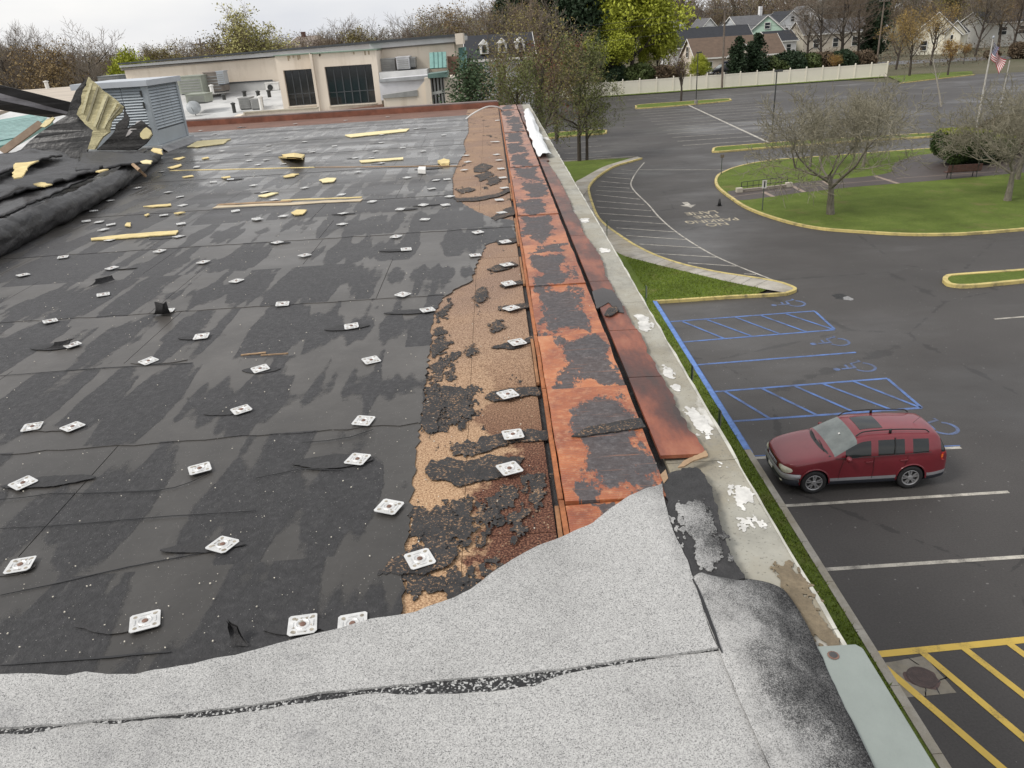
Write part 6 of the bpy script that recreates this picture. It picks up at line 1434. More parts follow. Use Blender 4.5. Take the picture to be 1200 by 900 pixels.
DRK = simple('dark_shingle', (.022, .024, .030), .85, .25, 1.2, .3); BRN = simple('brown_shingle', (.115, .078, .055), .85, .2, 1.2, .3); GRYS = simple('grey_shingle', (.12, .12, .125), .85, .2, 1)
PEACH = simple('peach_wall', (.66, .58, .49), .8, .08, .5); MINT = simple('mint_siding', (.40, .54, .44), .75, .06, .4); CREAMW = simple('cream_siding', (.70, .67, .56), .75, .08, .4); PGREY = simple('pale_grey_siding', (.48, .50, .52), .75, .06, .4)
def fx(x, y, Y): return aty(x, y, Y)
# tan house with brown roof
a, b = fx(826, 88, 193), fx(915, 82, 193); zw = fx(850, 65, 193).z; zr = fx(860, 42, 200).z
L_ = b.x-a.x+3
house('tan_house', 'tan house with a brown shingle roof and small front gable behind the cream fence', ((a.x+b.x)/2-1, 200, 0), .02, L_, 14, zw, zr, PEACH, BRN, [(-L_/2+3.2, zw-2.3, 1.4, 2.2), (3, zw-2.0, 2.6, 1.7), (7.5, zw-2.0, 2.6, 1.7)], [(-1, 0, 5, 1.6, 2.2)], (-L_/2+7.2, 0), porch=(-L_/2+11, 8, zw-.2, 2.4))
a, b = fx(789, 60, 228), fx(882, 54, 228); zw = fx(800, 54, 228).z; zr = fx(835, 31, 236).z
L_ = b.x-a.x
house('white_row_house', 'long white house with a charcoal roof behind the tan house', ((a.x+b.x)/2, 236, 0), .02, L_, 16, zw, zr, SID, DRK, [(-L_/2+3.0, zw-3.8, 1.5, 2.6), (-L_/2+8, zw-3.8, 1.5, 2.6), (-L_/2+16, zw-2.4, 4, 1.6), (L_/2-6, zw-2.4, 5, 1.6)], [(-1, -3, zw-4, 1.6, 2.6), (-1, 3, zw-4, 1.6, 2.6)], over=.9)
for i, (px, pt_, pb_, wpx, lab, col) in enumerate(((800, 24, 45, 13, 'white gabled house end showing left above the charcoal roof', SID), (830, 21, 45, 18, 'white gabled house with a dormer showing mid way above the charcoal roof', SID), (862, 23, 45, 16, 'white house end showing right above the charcoal roof', SID))):
    Yk = 275+i*6; p = fx(px, pt_, Yk); sc = Yk/890
    house('far_house', lab, (p.x, Yk+6, 0), PI/2+.1*i, 12, wpx*sc*1.0, p.z-3, p.z, col, GRYS, (), [(-1, 0, p.z-4.0, 1.6, 1.8)])
a = fx(905, 17, 250); zw = fx(905, 36, 250).z
house('mint_house', 'mint green gabled house among the white ones at the upper right', (a.x+1, 256, 0), PI/2-.35, 13, 10.5, zw, a.z, MINT, GRYS, [], [(-1, 0, zw+1.5, 1.4, 1.6), (-1, -2.4, zw-2.4, 1.3, 2.2), (-1, 2.4, zw-2.4, 1.3, 2.2)])
a = fx(893, 17, 275); house('grey_roof_house', 'pale house with a broad grey roof and white chimney behind the mint house', (a.x, 285, 0), .3, 17, 13, a.z-4.5, a.z, PGREY, GRYS, [(-4, a.z-7, 1.5, 2.2), (3, a.z-7, 1.5, 2.2)], (), None, chim=(3, 0, a.z+2.6, SID))
a = fx(929, 12, 262); house('white_gabled_house', 'white two storey house with a steep gable right of the mint house', (a.x, 270, 0), PI/2+.1, 13, 10, a.z-4, a.z, SID, DRK, [], [(-1, -2, a.z-6, 1.3, 2.2), (-1, 2, a.z-6, 1.3, 2.2), (-1, 0, a.z-2.4, 1.1, 1.4)])
a = fx(951, 6, 268); house('bright_white_house', 'bright white tall gabled house behind the bare oak trees', (a.x, 276, 0), PI/2-.15, 15, 13, a.z-5, a.z, simple('bright_siding', (.74, .74, .74), .7, .05, .4), GRYS, [], [(-1, -3, a.z-8, 1.6, 2.4), (-1, 3, a.z-8, 1.6, 2.4), (-1, 0, a.z-3.6, 1.4, 1.6)])
a = fx(918, 38, 240); house('small_white_house', 'small white house with a dark porch roof below the bright white gables', (a.x, 246, 0), .2, 9, 8, a.z-2, a.z+.5, SID, DRK, [(-2, a.z-4.2, 1.3, 1.8), (2, a.z-4.2, 1.3, 1.8)], ())
a = fx(980, 22, 250); house('screened_house', 'pale wide house half hidden by bare branches at the upper right', (a.x+4, 258, 0), .05, 26, 12, a.z-3.6, a.z, simple('beige_siding', (.50, .45, .38), .8, .08, .4), GRYS, [(-9, a.z-6.5, 1.6, 2.4), (-3, a.z-6.5, 1.6, 2.4), (3, a.z-6.5, 1.6, 2.4), (9, a.z-6.5, 1.6, 2.4)], ())
# cream house with charcoal roof, its gable facing us
Yk = 218; ap = fx(1153, 10.5, Yk); bl_, br_ = fx(1133, 34, Yk), fx(1169, 30, Yk); 
ch = house('cream_house', 'cream house with charcoal roof and tall gable turned to us, upper right', (ap.x-6.5, Yk+7, 0), PI/2-.62, 17, 11.5, ap.z-5.2, ap.z, CREAMW, DRK, [], [(-1, 0, ap.z-3.6, 1.2, 1.9), (-1, -2.8, ap.z-8, 1.5, 2.2), (-1, 2.6, ap.z-8, 1.5, 2.2)])
dg_ = fx(1121, 23.5, Yk-1); house('cream_house_wing', 'small cream gabled front wing on the left of the cream house', (dg_.x, Yk+1.5, 0), PI/2-.1, 7, 5.2, dg_.z-2.6, dg_.z, CREAMW, DRK, [], [(-1, 0, dg_.z-4.6, 2.2, 2.2)], over=.35, cat='house wing')
a = fx(1185, 13, 235); house('edge_house', 'grey and white house with a dark roof at the right edge of the view', (a.x+5, 243, 0), .05, 22, 13, a.z-2.6, a.z+.3, simple('offwhite_siding', (.55, .54, .50), .75, .08, .4), DRK, [(-6, a.z-5, 2.4, 2.0), (0, a.z-5, 2.4, 2.0), (6, a.z-5, 2.4, 2.0)], ())
# house with three white dormers behind the spruce
Yk = 112; a, b = fx(546, 52, Yk), fx(622, 45, Yk); zt = fx(580, 40, Yk+5).z; zb_ = fx(585, 66, Yk).z
dh = house('dormer_house', 'house with a dark roof and three white arched dormers behind the spruce tree', ((a.x+b.x)/2, Yk+5, 0), .03, b.x-a.x, 11, zb_, zt, PGREY, DRK, [(-3, zb_-2, 1.2, 1.8), (0, zb_-2, 1.2, 1.8), (3, zb_-2, 1.2, 1.8)], ())
for px, py in ((565.5, 48.5), (587, 47), (608, 45.5)):
    p = fx(px, py, Yk-.3); z = p.z; x = p.x-dh.location.x; k = MB()
    k.box(x-.58, x+.58, -5.4, -2.6, z-1.55, z-.35); k.prism([(x-.72, -5.5, z-.4), (x+.72, -5.5, z-.4), (x, -5.5, z+.25)], 2.9, (0, -1, 0)); dm = k.build('dormer', WHITE, dh, local=True)
    k = MB(); k.prism([(x-.30, -5.47, z-1.4), (x+.30, -5.47, z-1.4), (x+.30, -5.47, z-.75), (x+.2, -5.47, z-.52), (x, -5.47, z-.44), (x-.2, -5.47, z-.52), (x-.30, -5.47, z-.75)], .05, (0, -1, 0)); k.build('dormer_window', PANE, dm, local=True)
pz = fx(597, 38.5, Yk+4); k = MB(); k.prism([(-1.6+pz.x-dh.location.x, 1, pz.z-.8), (1.6+pz.x-dh.location.x, 1, pz.z-.8), (pz.x-dh.location.x, 1, pz.z+.1)], .4, (0, -1, 0)); k.build('roof_gable', WHITE, dh, local=True)
# hipped roof far beyond the cream building
a = fx(352, 42, 190); house('hip_roof_house', 'far house with a pale brown hipped roof showing above the cream building', (a.x, 198, 0), .1, 13, 12, a.z-3, a.z, CREAMW, simple('pale_brown_shingle', (.24, .20, .17), .85, .2, 1), (), (), hip=.7, chim=(-1, 0, a.z+.9, simple('dark_brick', (.10, .05, .04), .9)))
# black car behind the fence: same build as the red one, in black
bk = at(853, 90, 0); bc = bpy.data.objects.new('parked_car', None); COL.objects.link(bc); bc.location = (fx(829, 95, 180).x, 180, .4); bc.rotation_euler = (0, 0, .15); bc.scale = (1.45, 1.45, 1.45)
tag(bc, 'black car parked beyond the cream fence in front of the tan house', 'car'); del_ = ('door_handle', 'emblem', 'wiper', 'aerial', 'sticker', 'grille_bar', 'door_seam')
blackp = simple('black_car_paint', (.012, .013, .016), .3, .1, 2, spec=.6)
for c_ in list(car.children):
    if c_.name.split('.')[0] in del_: continue
    d = c_.copy(); COL.objects.link(d); d.parent = bc
    if d.type == 'MESH' and d.data.materials and d.data.materials[0] == cpm:
        d.material_slots[0].link = 'OBJECT'; d.material_slots[0].material = blackp
    for g_ in c_.children:
        e = g_.copy(); COL.objects.link(e); e.parent = d
# utility poles and wires
PW = simple('pole_wood', (.16, .13, .105), .9, .3, 3)
def upole(px, pb_, ptx, pt_, lab, Yk=None, arm=1.2):
    b = G(px, pb_) if Yk is None else Vector((fx(px, pb_, Yk).x, Yk, 0)); t_ = aty(ptx, pt_, b.y); s = thing('utility_pole', lab, 'utility pole', (b.x, b.y, 0), group='utility poles beyond the car park')
    k = MB(); k.tube([(0, 0, 0), (t_.x-b.x, 0, t_.z)], [.22, .15], 8); k.build('pole', PW, s, local=True)
    k = MB(); x = t_.x-b.x; k.box(x-arm, x+arm, -.26, -.16, t_.z-1.0, t_.z-.8); k.build('cross_arm', PW, s, local=True)
    for i in (-1, -.4, .4, 1):
        k = MB(); k.lathe([(.06, 0), (.08, .08), (.04, .2), (0, .22)], 8, Matrix.Translation((x+i*arm*.92, -.21, t_.z-.8))); k.build('insulator', GREY, s, local=True)
    return t_
t1 = upole(846, 104, 850, 3, 'tall brown utility pole in front of the cream fence'); t2 = upole(1027, 77, 1037, -4, 'pale utility pole behind the right end of the cream fence')
t3 = upole(233, 80, 234, 45, 'distant utility pole above the left part of the cream building', 150, 1.6)
PWire = simple('wire', (.05, .05, .05), .6)
def wire(a, b, sag, lab, r_=.022):
    a, b = Vector(a), Vector(b); pts = [a.lerp(b, i/16)-Vector((0, 0, sag*4*(i/16)*(1-i/16))) for i in range(17)]
    tag(MB().tube(pts, r_, 4).build('overhead_wire', PWire), lab, 'wire', 'overhead wires')
for i, dz in enumerate((-.6, -1.6, -3.4)):
    wire(t1+Vector((0, -.2, dz)), Vector((-25, 140, 13.6+dz*1.0)), 1.6, ('topmost', 'second', 'lowest')[i]+' overhead wire running left from the tall brown utility pole')
    wire(t1+Vector((0, -.2, dz)), t2+Vector((0, -.2, dz)), 1.2, ('topmost', 'second', 'lowest')[i]+' overhead wire between the two right hand utility poles')
wire(t3+Vector((0, 0, -1)), fx(-30, 62, 150), 1.2, 'upper distant wire crossing the wood left of the cream building', .04); wire(t3+Vector((0, 0, -1)), fx(420, 33, 150), 1.5, 'upper distant wire crossing the trees above the cream building', .04)
wire(t3+Vector((0, 0, -2.4)), fx(420, 42, 150), 1.5, 'lower distant wire just above the cream building roof', .04)

# ================================================================== TREES
def grow(seed, height, r0, nch, ang, ratio, nseg=3, wob=.18, up=.25, first=.25, trunk=.55, lean=(0, 0), spread_top=True, minr=.008):
    """nch: children per level. returns segments per level and the tips"""
    r = random.Random(seed); segs = []; tips = []
    def vr(s): return Vector((r.gauss(0, s), r.gauss(0, s), r.gauss(0, s)))
    def branch(p, d, ln, rad, lv):
        n = nseg+1 if lv < 2 else (nseg if lv < len(nch) else 2); pts = [(p, rad)]; dd = d.copy(); step = ln/n; endr = rad*(.35 if lv else .42)
        for i in range(n):
            dd = (dd + vr(wob if lv else wob*.4) + Vector((0, 0, up*(.5 if lv else .2)))).normalized(); q = pts[-1][0]+dd*step; rr_ = max(minr*.6, rad+(endr-rad)*(i+1)/n)
            segs.append((pts[-1][0], q, pts[-1][1], rr_, lv)); pts.append((q, rr_))
        if lv >= len(nch): tips.append((pts[-1][0], dd)); tips.append((pts[len(pts)//2][0], dd)); return
        k = nch[lv]; az = r.uniform(0, 6.28)
        for i in range(k):
            f = first + (1-first)*(i+r.uniform(.1, .9))/k if lv == 0 else .25+.75*(i+r.uniform(.2, 1))/k
            f = min(.999, f); j = min(int(f*n), n-1); t_ = f*n-j; q = pts[j][0].lerp(pts[j+1][0], t_); rb = (pts[j][1]+(pts[j+1][1]-pts[j][1])*t_)
            ax = (pts[j+1][0]-pts[j][0]).normalized(); az += 2.4+r.uniform(-.5, .5)
            s = ax.cross(Vector((.3, .2, 1)) if abs(ax.z) < .9 else Vector((1, .1, 0))).normalized(); s2 = ax.cross(s); a = (ang if isinstance(ang, float) else ang[min(lv, len(ang)-1)])*r.uniform(.75, 1.25)
            nd = ax*math.cos(a)+(s*math.cos(az)+s2*math.sin(az))*math.sin(a)
            rt = ratio if isinstance(ratio, float) else ratio[min(lv, len(ratio)-1)]
            branch(q, nd, ln*rt*r.uniform(.75, 1.15)*(1.12-.45*f if lv == 0 else 1), max(minr, rb*r.uniform(.5, .7)), lv+1)
    branch(Vector((0, 0, 0)), Vector((lean[0], lean[1], 1)).normalized(), height*trunk, r0, 0)
    zmax = max(max(s[1].z for s in segs), .1); k = height/zmax
    return [(a*k, b*k, c, d, l) for a, b, c, d, l in segs], [(p*k, d) for p, d in tips]
def tubes_np(segs, n):
    P0 = np.array([s[0] for s in segs]); P1 = np.array([s[1] for s in segs]); R0 = np.array([s[2] for s in segs]); R1 = np.array([s[3] for s in segs])
    d = P1-P0; d /= np.maximum(np.linalg.norm(d, axis=1, keepdims=True), 1e-9); ref = np.where(np.abs(d[:, 2:3]) < .9, np.array([[0, 0, 1.0]]), np.array([[1.0, 0, 0]]))
    a = np.cross(d, ref); a /= np.linalg.norm(a, axis=1, keepdims=True); b = np.cross(d, a); m = len(segs)
    V = np.zeros((m, 2, n, 3)); 
    for k in range(n):
        t = 2*PI*k/n; o = a*math.cos(t)+b*math.sin(t); V[:, 0, k] = P0+o*R0[:, None]; V[:, 1, k] = P1+o*R1[:, None]
    base = np.arange(m)[:, None]*2*n; Q = []
    for k in range(n):
        k2 = (k+1) % n; Q.append(np.concatenate([base+k, base+k2, base+n+k2, base+n+k], 1))
    return V.reshape(-1, 3), np.concatenate(Q, 0)
def leaves_np(cent, size, rng, per, sprd, flat=.0):
    C = np.repeat(np.array(cent), per, 0); C = C + rng.normal(0, sprd, C.shape); m = len(C)
    u = rng.normal(0, 1, (m, 3)); u /= np.linalg.norm(u, axis=1, keepdims=True); w_ = rng.normal(0, 1, (m, 3)); w_[:, 2] *= (1-flat); v = np.cross(u, w_); v /= np.maximum(np.linalg.norm(v, axis=1, keepdims=True), 1e-6)
    s = size*rng.uniform(.6, 1.35, (m, 1)); V = np.stack([C-u*s, C-v*s*.55, C+u*s, C+v*s*.55], 1)
    return V.reshape(-1, 3), np.arange(m*4).reshape(m, 4)
def make_tree(name, seed, bark, twig, leaf=None, lsize=.16, per=3, lspread=.25, leafprob=1.0, **kw):
    segs, tips = grow(seed, **kw); lo = [s for s in segs if s[4] <= 1]; hi = [s for s in segs if s[4] > 1]
    v, q = tubes_np(lo, 6); tm = np_mesh(name+'_trunk', v, q, [bark]); tm.polygons.foreach_set('use_smooth', [True]*len(q))
    v, q = tubes_np(hi, 3); mi = np.zeros(len(q), int); mats = [twig]
    if leaf is not None:
        rng = np.random.default_rng(seed); pts = [p for p, d in tips if rng.random() < leafprob]; lv, lq = leaves_np(pts, lsize, rng, per, lspread)
        q = np.concatenate([q, lq+len(v)]); v = np.concatenate([v, lv]); mi = np.concatenate([mi, np.ones(len(lq), int)]); mats.append(leaf)
    cm_ = np_mesh(name+'_crown', v, q, mats, mi); return tm, cm_
def put(kind, loc, sc, label, name='bare_tree', group=None, rz=0.0, sxy=1.0, cat='tree'):
    t_ = thing(name, label, cat, loc, rz, group); t_.scale = (sc*sxy, sc*sxy, sc)
    link('trunk', kind[0], t_); link('crown', kind[1], t_); return t_
BK1 = m_bark('lichen_bark', (.20, .18, .145)); BK2 = m_bark('dark_bark', (.075, .062, .052)); BK3 = m_bark('pale_bark', (.36, .33, .28))
TW1 = simple('lichen_twigs', (.235, .215, .155), .9, .3, 1.5); TW2 = simple('brown_twigs', (.165, .125, .092), .9, .35, 1.2); TW3 = simple('grey_twigs', (.20, .17, .135), .9, .3, 1.2); TW4 = simple('orange_twigs', (.25, .13, .05), .9, .35, 1.0)
LFB = m_leaf('olive_buds', (.20, .17, .060)); LFG = m_leaf('spring_green', (.34, .37, .045), .3); LFY = m_leaf('ochre_buds', (.31, .21, .06)); LFO = m_leaf('dull_ochre', (.24, .17, .075)); LFD = m_leaf('conifer_green', (.022, .040, .018), .4); LFM = m_leaf('mid_green', (.060, .080, .024)); LFR = m_leaf('red_buds', (.16, .055, .035)); LFS = m_leaf('spruce_green', (.062, .095, .045), .35); LFH = m_leaf('hedge_green', (.035, .060, .014)); LFHT = m_leaf('hedge_toplit_green', (.26, .29, .05))  # the paler hedge top green has light from above put into its colour
# spreading apple-like trees on the lawn island
spr = dict(height=10, r0=.26, nch=(6, 6, 6, 5, 3), ang=(.92, .72, .75, .75, .75), ratio=(2.0, .60, .56, .58, .62), wob=.25, up=.18, first=.62, trunk=.30, minr=.019)
KA = make_tree('spreading', 11, BK1, TW1, None, **spr)
KA2 = make_tree('spreading_b', 15, BK1, TW1, None, **{**spr, 'nch': (5, 7, 6, 5, 3)})
# upright loose bare trees for the woods
bar_ = dict(height=16, r0=.24, nch=(13, 6, 5, 5), ang=(.72, .6, .6, .6), ratio=(.46, .55, .55, .6), wob=.15, up=.22, first=.22, trunk=.9, minr=.016)
KB = [make_tree('bare_%d' % i, 20+i, BK2, (TW2, TW3, TW2)[i], None, **bar_) for i in range(3)]
KBB = [make_tree('budding_%d' % i, 30+i, BK2, TW2, (LFB, LFO, m_leaf('pale_olive', (.36, .34, .13), .3))[i], .13, 2, .35, .7, **bar_) for i in range(3)]
# broad leafy trees
brd = dict(height=14, r0=.30, nch=(9, 6, 5, 4), ang=(.8, .65, .65, .6), ratio=(.55, .55, .55, .55), wob=.17, up=.14, first=.25, trunk=.75, minr=.014)
KG = make_tree('yellow_green', 41, BK2, TW3, LFG, .20, 12, .48, .9, **brd)
KO = make_tree('olive', 42, BK2, TW3, m_leaf('olive_green', (.135, .15, .050)), .11, 4, .28, .8, **{**brd, 'nch': (14, 5, 5, 4), 'trunk': .85, 'ratio': (.44, .55, .55, .55), 'ang': (1.05, .7, .65, .6), 'up': .05})
KOB = make_tree('olive_bud', 43, BK2, TW2, LFB, .10, 2, .3, .7, **{**brd, 'nch': (10, 6, 5, 4)})
KR = make_tree('red_bud', 44, BK2, TW2, LFR, .16, 2, .3, .7, **brd)
KY = make_tree('ochre', 45, BK2, TW2, LFY, .12, 2, .35, .6, **brd)
vas = dict(height=9, r0=.22, nch=(9, 5, 5, 4), ang=(.5, .42, .45, .5), ratio=(.85, .6, .55, .55), wob=.12, up=.24, first=.45, trunk=.45, minr=.016)
KV = make_tree('vase', 46, BK2, simple('plum_twigs', (.115, .070, .062), .9, .3, 1.2), LFB, .10, 1, .2, .35, **vas)
KVO = make_tree('vase_orange', 47, BK2, TW4, LFY, .14, 1, .25, .5, **vas)
def make_conifer(name, seed, leaf, height=10, width=3.0, whorls=26, droop=.25, quad=.16, per=13, top=.06, pw=.9):
    r = random.Random(seed); rng = np.random.default_rng(seed); segs = [(Vector((0, 0, 0)), Vector((0, 0, height*.5)), .17*height/10, .10*height/10, 0), (Vector((0, 0, height*.5)), Vector((0, 0, height)), .10*height/10, .015, 0)]; cs = []; tw = []
    for i in range(whorls):
        f = (i+.5)/whorls; z = height*(.06+.93*f); ln = width*.5*((1-f)**pw+top)*1.0; n = 7 if f < .8 else 5
        for k in range(n):
            a = r.uniform(0, 6.28); l2 = ln*r.uniform(.72, 1.12); p0 = Vector((0, 0, z)); p1 = Vector((math.cos(a)*l2*.6, math.sin(a)*l2*.6, z-droop*l2*.25)); p2 = Vector((math.cos(a)*l2, math.sin(a)*l2, z-droop*l2*.3+.12*l2))
            tw += [(p0, p1, .03, .018, 1), (p1, p2, .018, .007, 1)]
            m = max(3, int(l2*5))
            for j in range(1, m+1):
                t_ = j/m; q = p0.lerp(p1, t_/.6) if t_ < .6 else p1.lerp(p2, (t_-.6)/.4); cs += [q]*max(1, int(2.2*(1.15-t_)+1))
    v, q = tubes_np(segs, 7); tm = np_mesh(name+'_trunk', v, q, [BK2])
    v, q = tubes_np(tw, 3); mi = np.zeros(len(q), int); lv, lq = leaves_np(cs, quad, rng, max(1, per//3), .13*width/3, .5)
    q = np.concatenate([q, lq+len(v)]); v = np.concatenate([v, lv]); mi = np.concatenate([mi, np.ones(len(lq), int)])
    return tm, np_mesh(name+'_crown', v, q, [TW2, leaf], mi)
KS = make_conifer('spruce', 51, LFS, 10, 5.6, 60, .3, .055, 30)
KP = make_conifer('pine', 52, LFD, 16, 8, 24, .15, .34, 10, .15, .6)
KC = make_conifer('cypress', 53, LFD, 9, 4.2, 24, -.7, .22, 12, .12, .5)
def make_shrub(name, seed, leaf, rx, rz_, n, size, flat=0.0, top=None, tw=TW2):
    rng = np.random.default_rng(seed); u = rng.normal(0, 1, (n, 3)); u /= np.linalg.norm(u, axis=1, keepdims=True); rr_ = rng.uniform(.55, 1.0, (n, 1))**.5
    lump = 1 + .16*np.sin(u[:, :1]*5+seed)*np.cos(u[:, 1:2]*4+seed*2)
    p = u*rr_*lump*np.array([[rx, rx, rz_]]); 
    if flat: p[:, 2] = np.clip(p[:, 2], -rz_, rz_*flat) - rng.random(n)*.05
    p[:, 2] += rz_*.95; lv, lq = leaves_np(p, size, rng, 1, .03)
    lo = lv.reshape(-1, 4, 3)[:, :, 2].mean(1); mi = (rng.random(len(lq))*0).astype(int)+1
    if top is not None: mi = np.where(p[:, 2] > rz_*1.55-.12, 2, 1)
    st = [(Vector((0, 0, 0)), Vector((rng.uniform(-1, 1)*rx*.6, rng.uniform(-1, 1)*rx*.6, rz_*1.3)), .06, .02, 0) for _ in range(9)]
    v, q = tubes_np(st, 5); tm = np_mesh(name+'_stem', v, q, [BK2]); cm_ = np_mesh(name+'_crown', lv, lq, [tw, leaf]+([top] if top else []), mi); return tm, cm_
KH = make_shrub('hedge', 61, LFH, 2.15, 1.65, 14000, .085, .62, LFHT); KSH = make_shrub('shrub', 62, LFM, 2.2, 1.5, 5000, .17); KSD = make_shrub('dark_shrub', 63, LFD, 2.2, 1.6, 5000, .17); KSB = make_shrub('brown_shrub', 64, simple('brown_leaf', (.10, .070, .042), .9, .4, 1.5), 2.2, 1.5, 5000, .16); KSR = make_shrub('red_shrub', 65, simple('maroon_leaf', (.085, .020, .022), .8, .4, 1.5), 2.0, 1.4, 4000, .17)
def putp(kind, px, pb_, ptx, label, zt=None, Y=None, H0=None, hk=10.0, name='bare_tree', group=None, rz=0.0, sxy=1.0, cat='tree', z0=0.0):
    """trunk foot at pixel (px,pb) on the ground (or at depth Y); crown top at pixel row ptx"""
    b = G(px, pb_) if Y is None else Vector((aty(px, pb_, Y).x, Y, 0)); h = aty(px, ptx, b.y).z
    return put(kind, (b.x, b.y, z0), h/hk, label, name, group, rz, sxy, cat)
# lawn island
putp(KA, 973, 253, 84, 'wide spreading bare tree standing alone on the front of the lawn island', hk=10, rz=.4, sxy=1.2, z0=.1)
putp(KA2, 949, 197, 112, 'bare tree at the back left of the lawn island, behind the wide front one', hk=10, rz=2.0, z0=.1, sxy=.9)
putp(KA, 1011, 197, 100, 'bare tree at the back of the lawn island, right of the other back one', hk=10, rz=3.6, z0=.1, sxy=.95)
putp(KA2, 1180, 237, 78, 'large bare tree with a pale trunk at the right edge of the lawn island', hk=10, rz=4.5, sxy=1.15, z0=.1)
putp(KA, 1192, 212, 92, 'dark bare tree behind the large one at the right edge', hk=10, rz=1.2, z0=.1)
lt = make_tree('leaning', 71, BK3, TW1, None, height=10, r0=.17, nch=(5, 4, 3, 3), ang=(.6, .6, .6, .6), ratio=(.28, .55, .55, .6), wob=.06, up=.05, first=.45, trunk=1.0, lean=(-.32, 0), minr=.012)
putp(lt, 1103, 125, 58, 'pale thin leaning tree trunk beyond the hedge', hk=10, name='leaning_tree')
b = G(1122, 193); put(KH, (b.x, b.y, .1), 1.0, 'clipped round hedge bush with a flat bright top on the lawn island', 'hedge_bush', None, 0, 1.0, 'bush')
for i, (px, py, sc, kd, lab) in enumerate(((1160, 190, .75, KH, 'low dark bush right of the clipped round one'), (1178, 180, 1.05, KSB, 'brownish bush at the foot of the right hand tree'), (1196, 172, .95, KH, 'dark bush at the right edge behind the large bare tree'), (1146, 194, .45, KSD, 'small low dark shrub between the clipped bush and the path'))):
    b = G(px, py); put(kd, (b.x, b.y, .1), sc, lab, 'bush', None, i*1.3, 1.0, 'bush')
# by the far end of our roof
putp(KO, 679, 190, 36, 'slim olive green tree with twin stems beyond the far end of the roof', hk=14, name='leafing_tree', rz=.6, sxy=.82, z0=.1)
putp(KO, 688, 189, 60, 'second slimmer olive stem close to the right of the slim olive tree', hk=14, name='leafing_tree', rz=2.6, sxy=.75, z0=.1)
putp(KOB, 629, 150, -6, 'broad tree with olive brown buds rising behind the roof corner', Y=64, hk=14, name='budding_tree', rz=1.0, sxy=.95)
putp(KR, 652, 150, 38, 'smaller tree with reddish buds between the broad one and the dark conifers', Y=92, hk=14, name='budding_tree', rz=2.1)
putp(KOB, 598, 150, 30, 'low brown budding tree right of the spruce', Y=78, hk=14, name='budding_tree', rz=3.0)
putp(KO, 612, 150, 58, 'low olive tree just behind the roof corner', Y=60, hk=14, name='leafing_tree', rz=4.0, sxy=.8)
putp(KS, 556, 160, 70, 'blue green spruce standing by the right end of the cream building', Y=36, hk=10, name='spruce_tree', sxy=1.3)
for i, (px, pt_, Y, lab) in enumerate(((648, -40, 168, 'tall dark conifer left of the other dark conifers'), (668, -30, 162, 'dark conifer in the middle of the group left of the yellow green tree'), (690, -44, 160, 'tall dark conifer touching the yellow green tree'), (706, -20, 172, 'dark conifer behind the left side of the yellow green tree'), (610, -24, 170, 'dark conifer behind the broad budding tree'))):
    putp(KP, px, 110, pt_, lab, Y=Y, hk=16, name='conifer_tree', rz=i*1.1, sxy=.9)
putp(KG, 741, 112, -60, 'big yellow green spring tree behind the fence', Y=163, hk=14, name='spring_tree', sxy=.92, rz=.5)
putp(KG, 715, 112, 18, 'lower yellow green tree in front of the dark conifers', Y=159, hk=14, name='spring_tree', rz=2.2, sxy=1.0)
putp(KG, 770, 112, 20, 'right hand lobe tree of fresh yellow green leaves by the white row house', Y=170, hk=14, name='spring_tree', rz=4.1, sxy=.9)
for i, (px, Y, sc, kd, lab) in enumerate(((722, 157, 1.5, KSD, 'dark shrub behind the fence below the yellow green trees'), (748, 157, 1.7, KSH, 'green shrub behind the fence, right of the dark shrub'), (700, 158, 1.4, KSH, 'green shrub behind the left part of the fence'), (776, 158, 1.5, KSB, 'brown shrub behind the fence near the plum coloured tree'), (905, 162, 1.5, KSH, 'green shrub behind the fence right of the two cypresses'), (925, 163, 1.7, KSD, 'dark shrub behind the fence below the white gables'), (942, 164, 1.6, KSH, 'wide green shrub behind the fence right of the dark shrub'), (962, 166, 1.6, KSB, 'brown shrub behind the fence below the bare oaks'), (985, 166, 1.5, KSD, 'dark shrub behind the right part of the fence'), (1008, 168, 1.5, KSB, 'brown shrub behind the right end of the fence'), (889, 200, 1.4, KSD, 'rounded dark shrub in front of the mint house'), (546, 118, 1.2, KSR, 'maroon shrub above the right end of the cream building'))):
    x = aty(px, 80, Y).x; put(kd, (x, Y, 0 if i < 11 else 8.2), sc, lab, 'shrub', None, i*.9, 1.0, 'shrub')
putp(KV, 798, 118, 54, 'vase shaped tree with plum coloured twigs in front of the cream fence', hk=9, name='vase_tree', sxy=1.05)
putp(KG, 818, 112, 62, 'small yellow green tree behind the fence beside the dark lamp post', Y=156, hk=14, name='spring_tree', rz=1.7, sxy=.9)
putp(KC, 863, 95, 44, 'left dark cypress in front of the tan house', Y=158, hk=9, name='cypress_tree', sxy=1.1); putp(KC, 884, 95, 40, 'right dark cypress in front of the tan house', Y=160, hk=9, name='cypress_tree', rz=1, sxy=1.25)
putp(KVO, 976, 100, 62, 'orange tinged vase tree at the right part of the fence', Y=157, hk=9, name='vase_tree', rz=2)
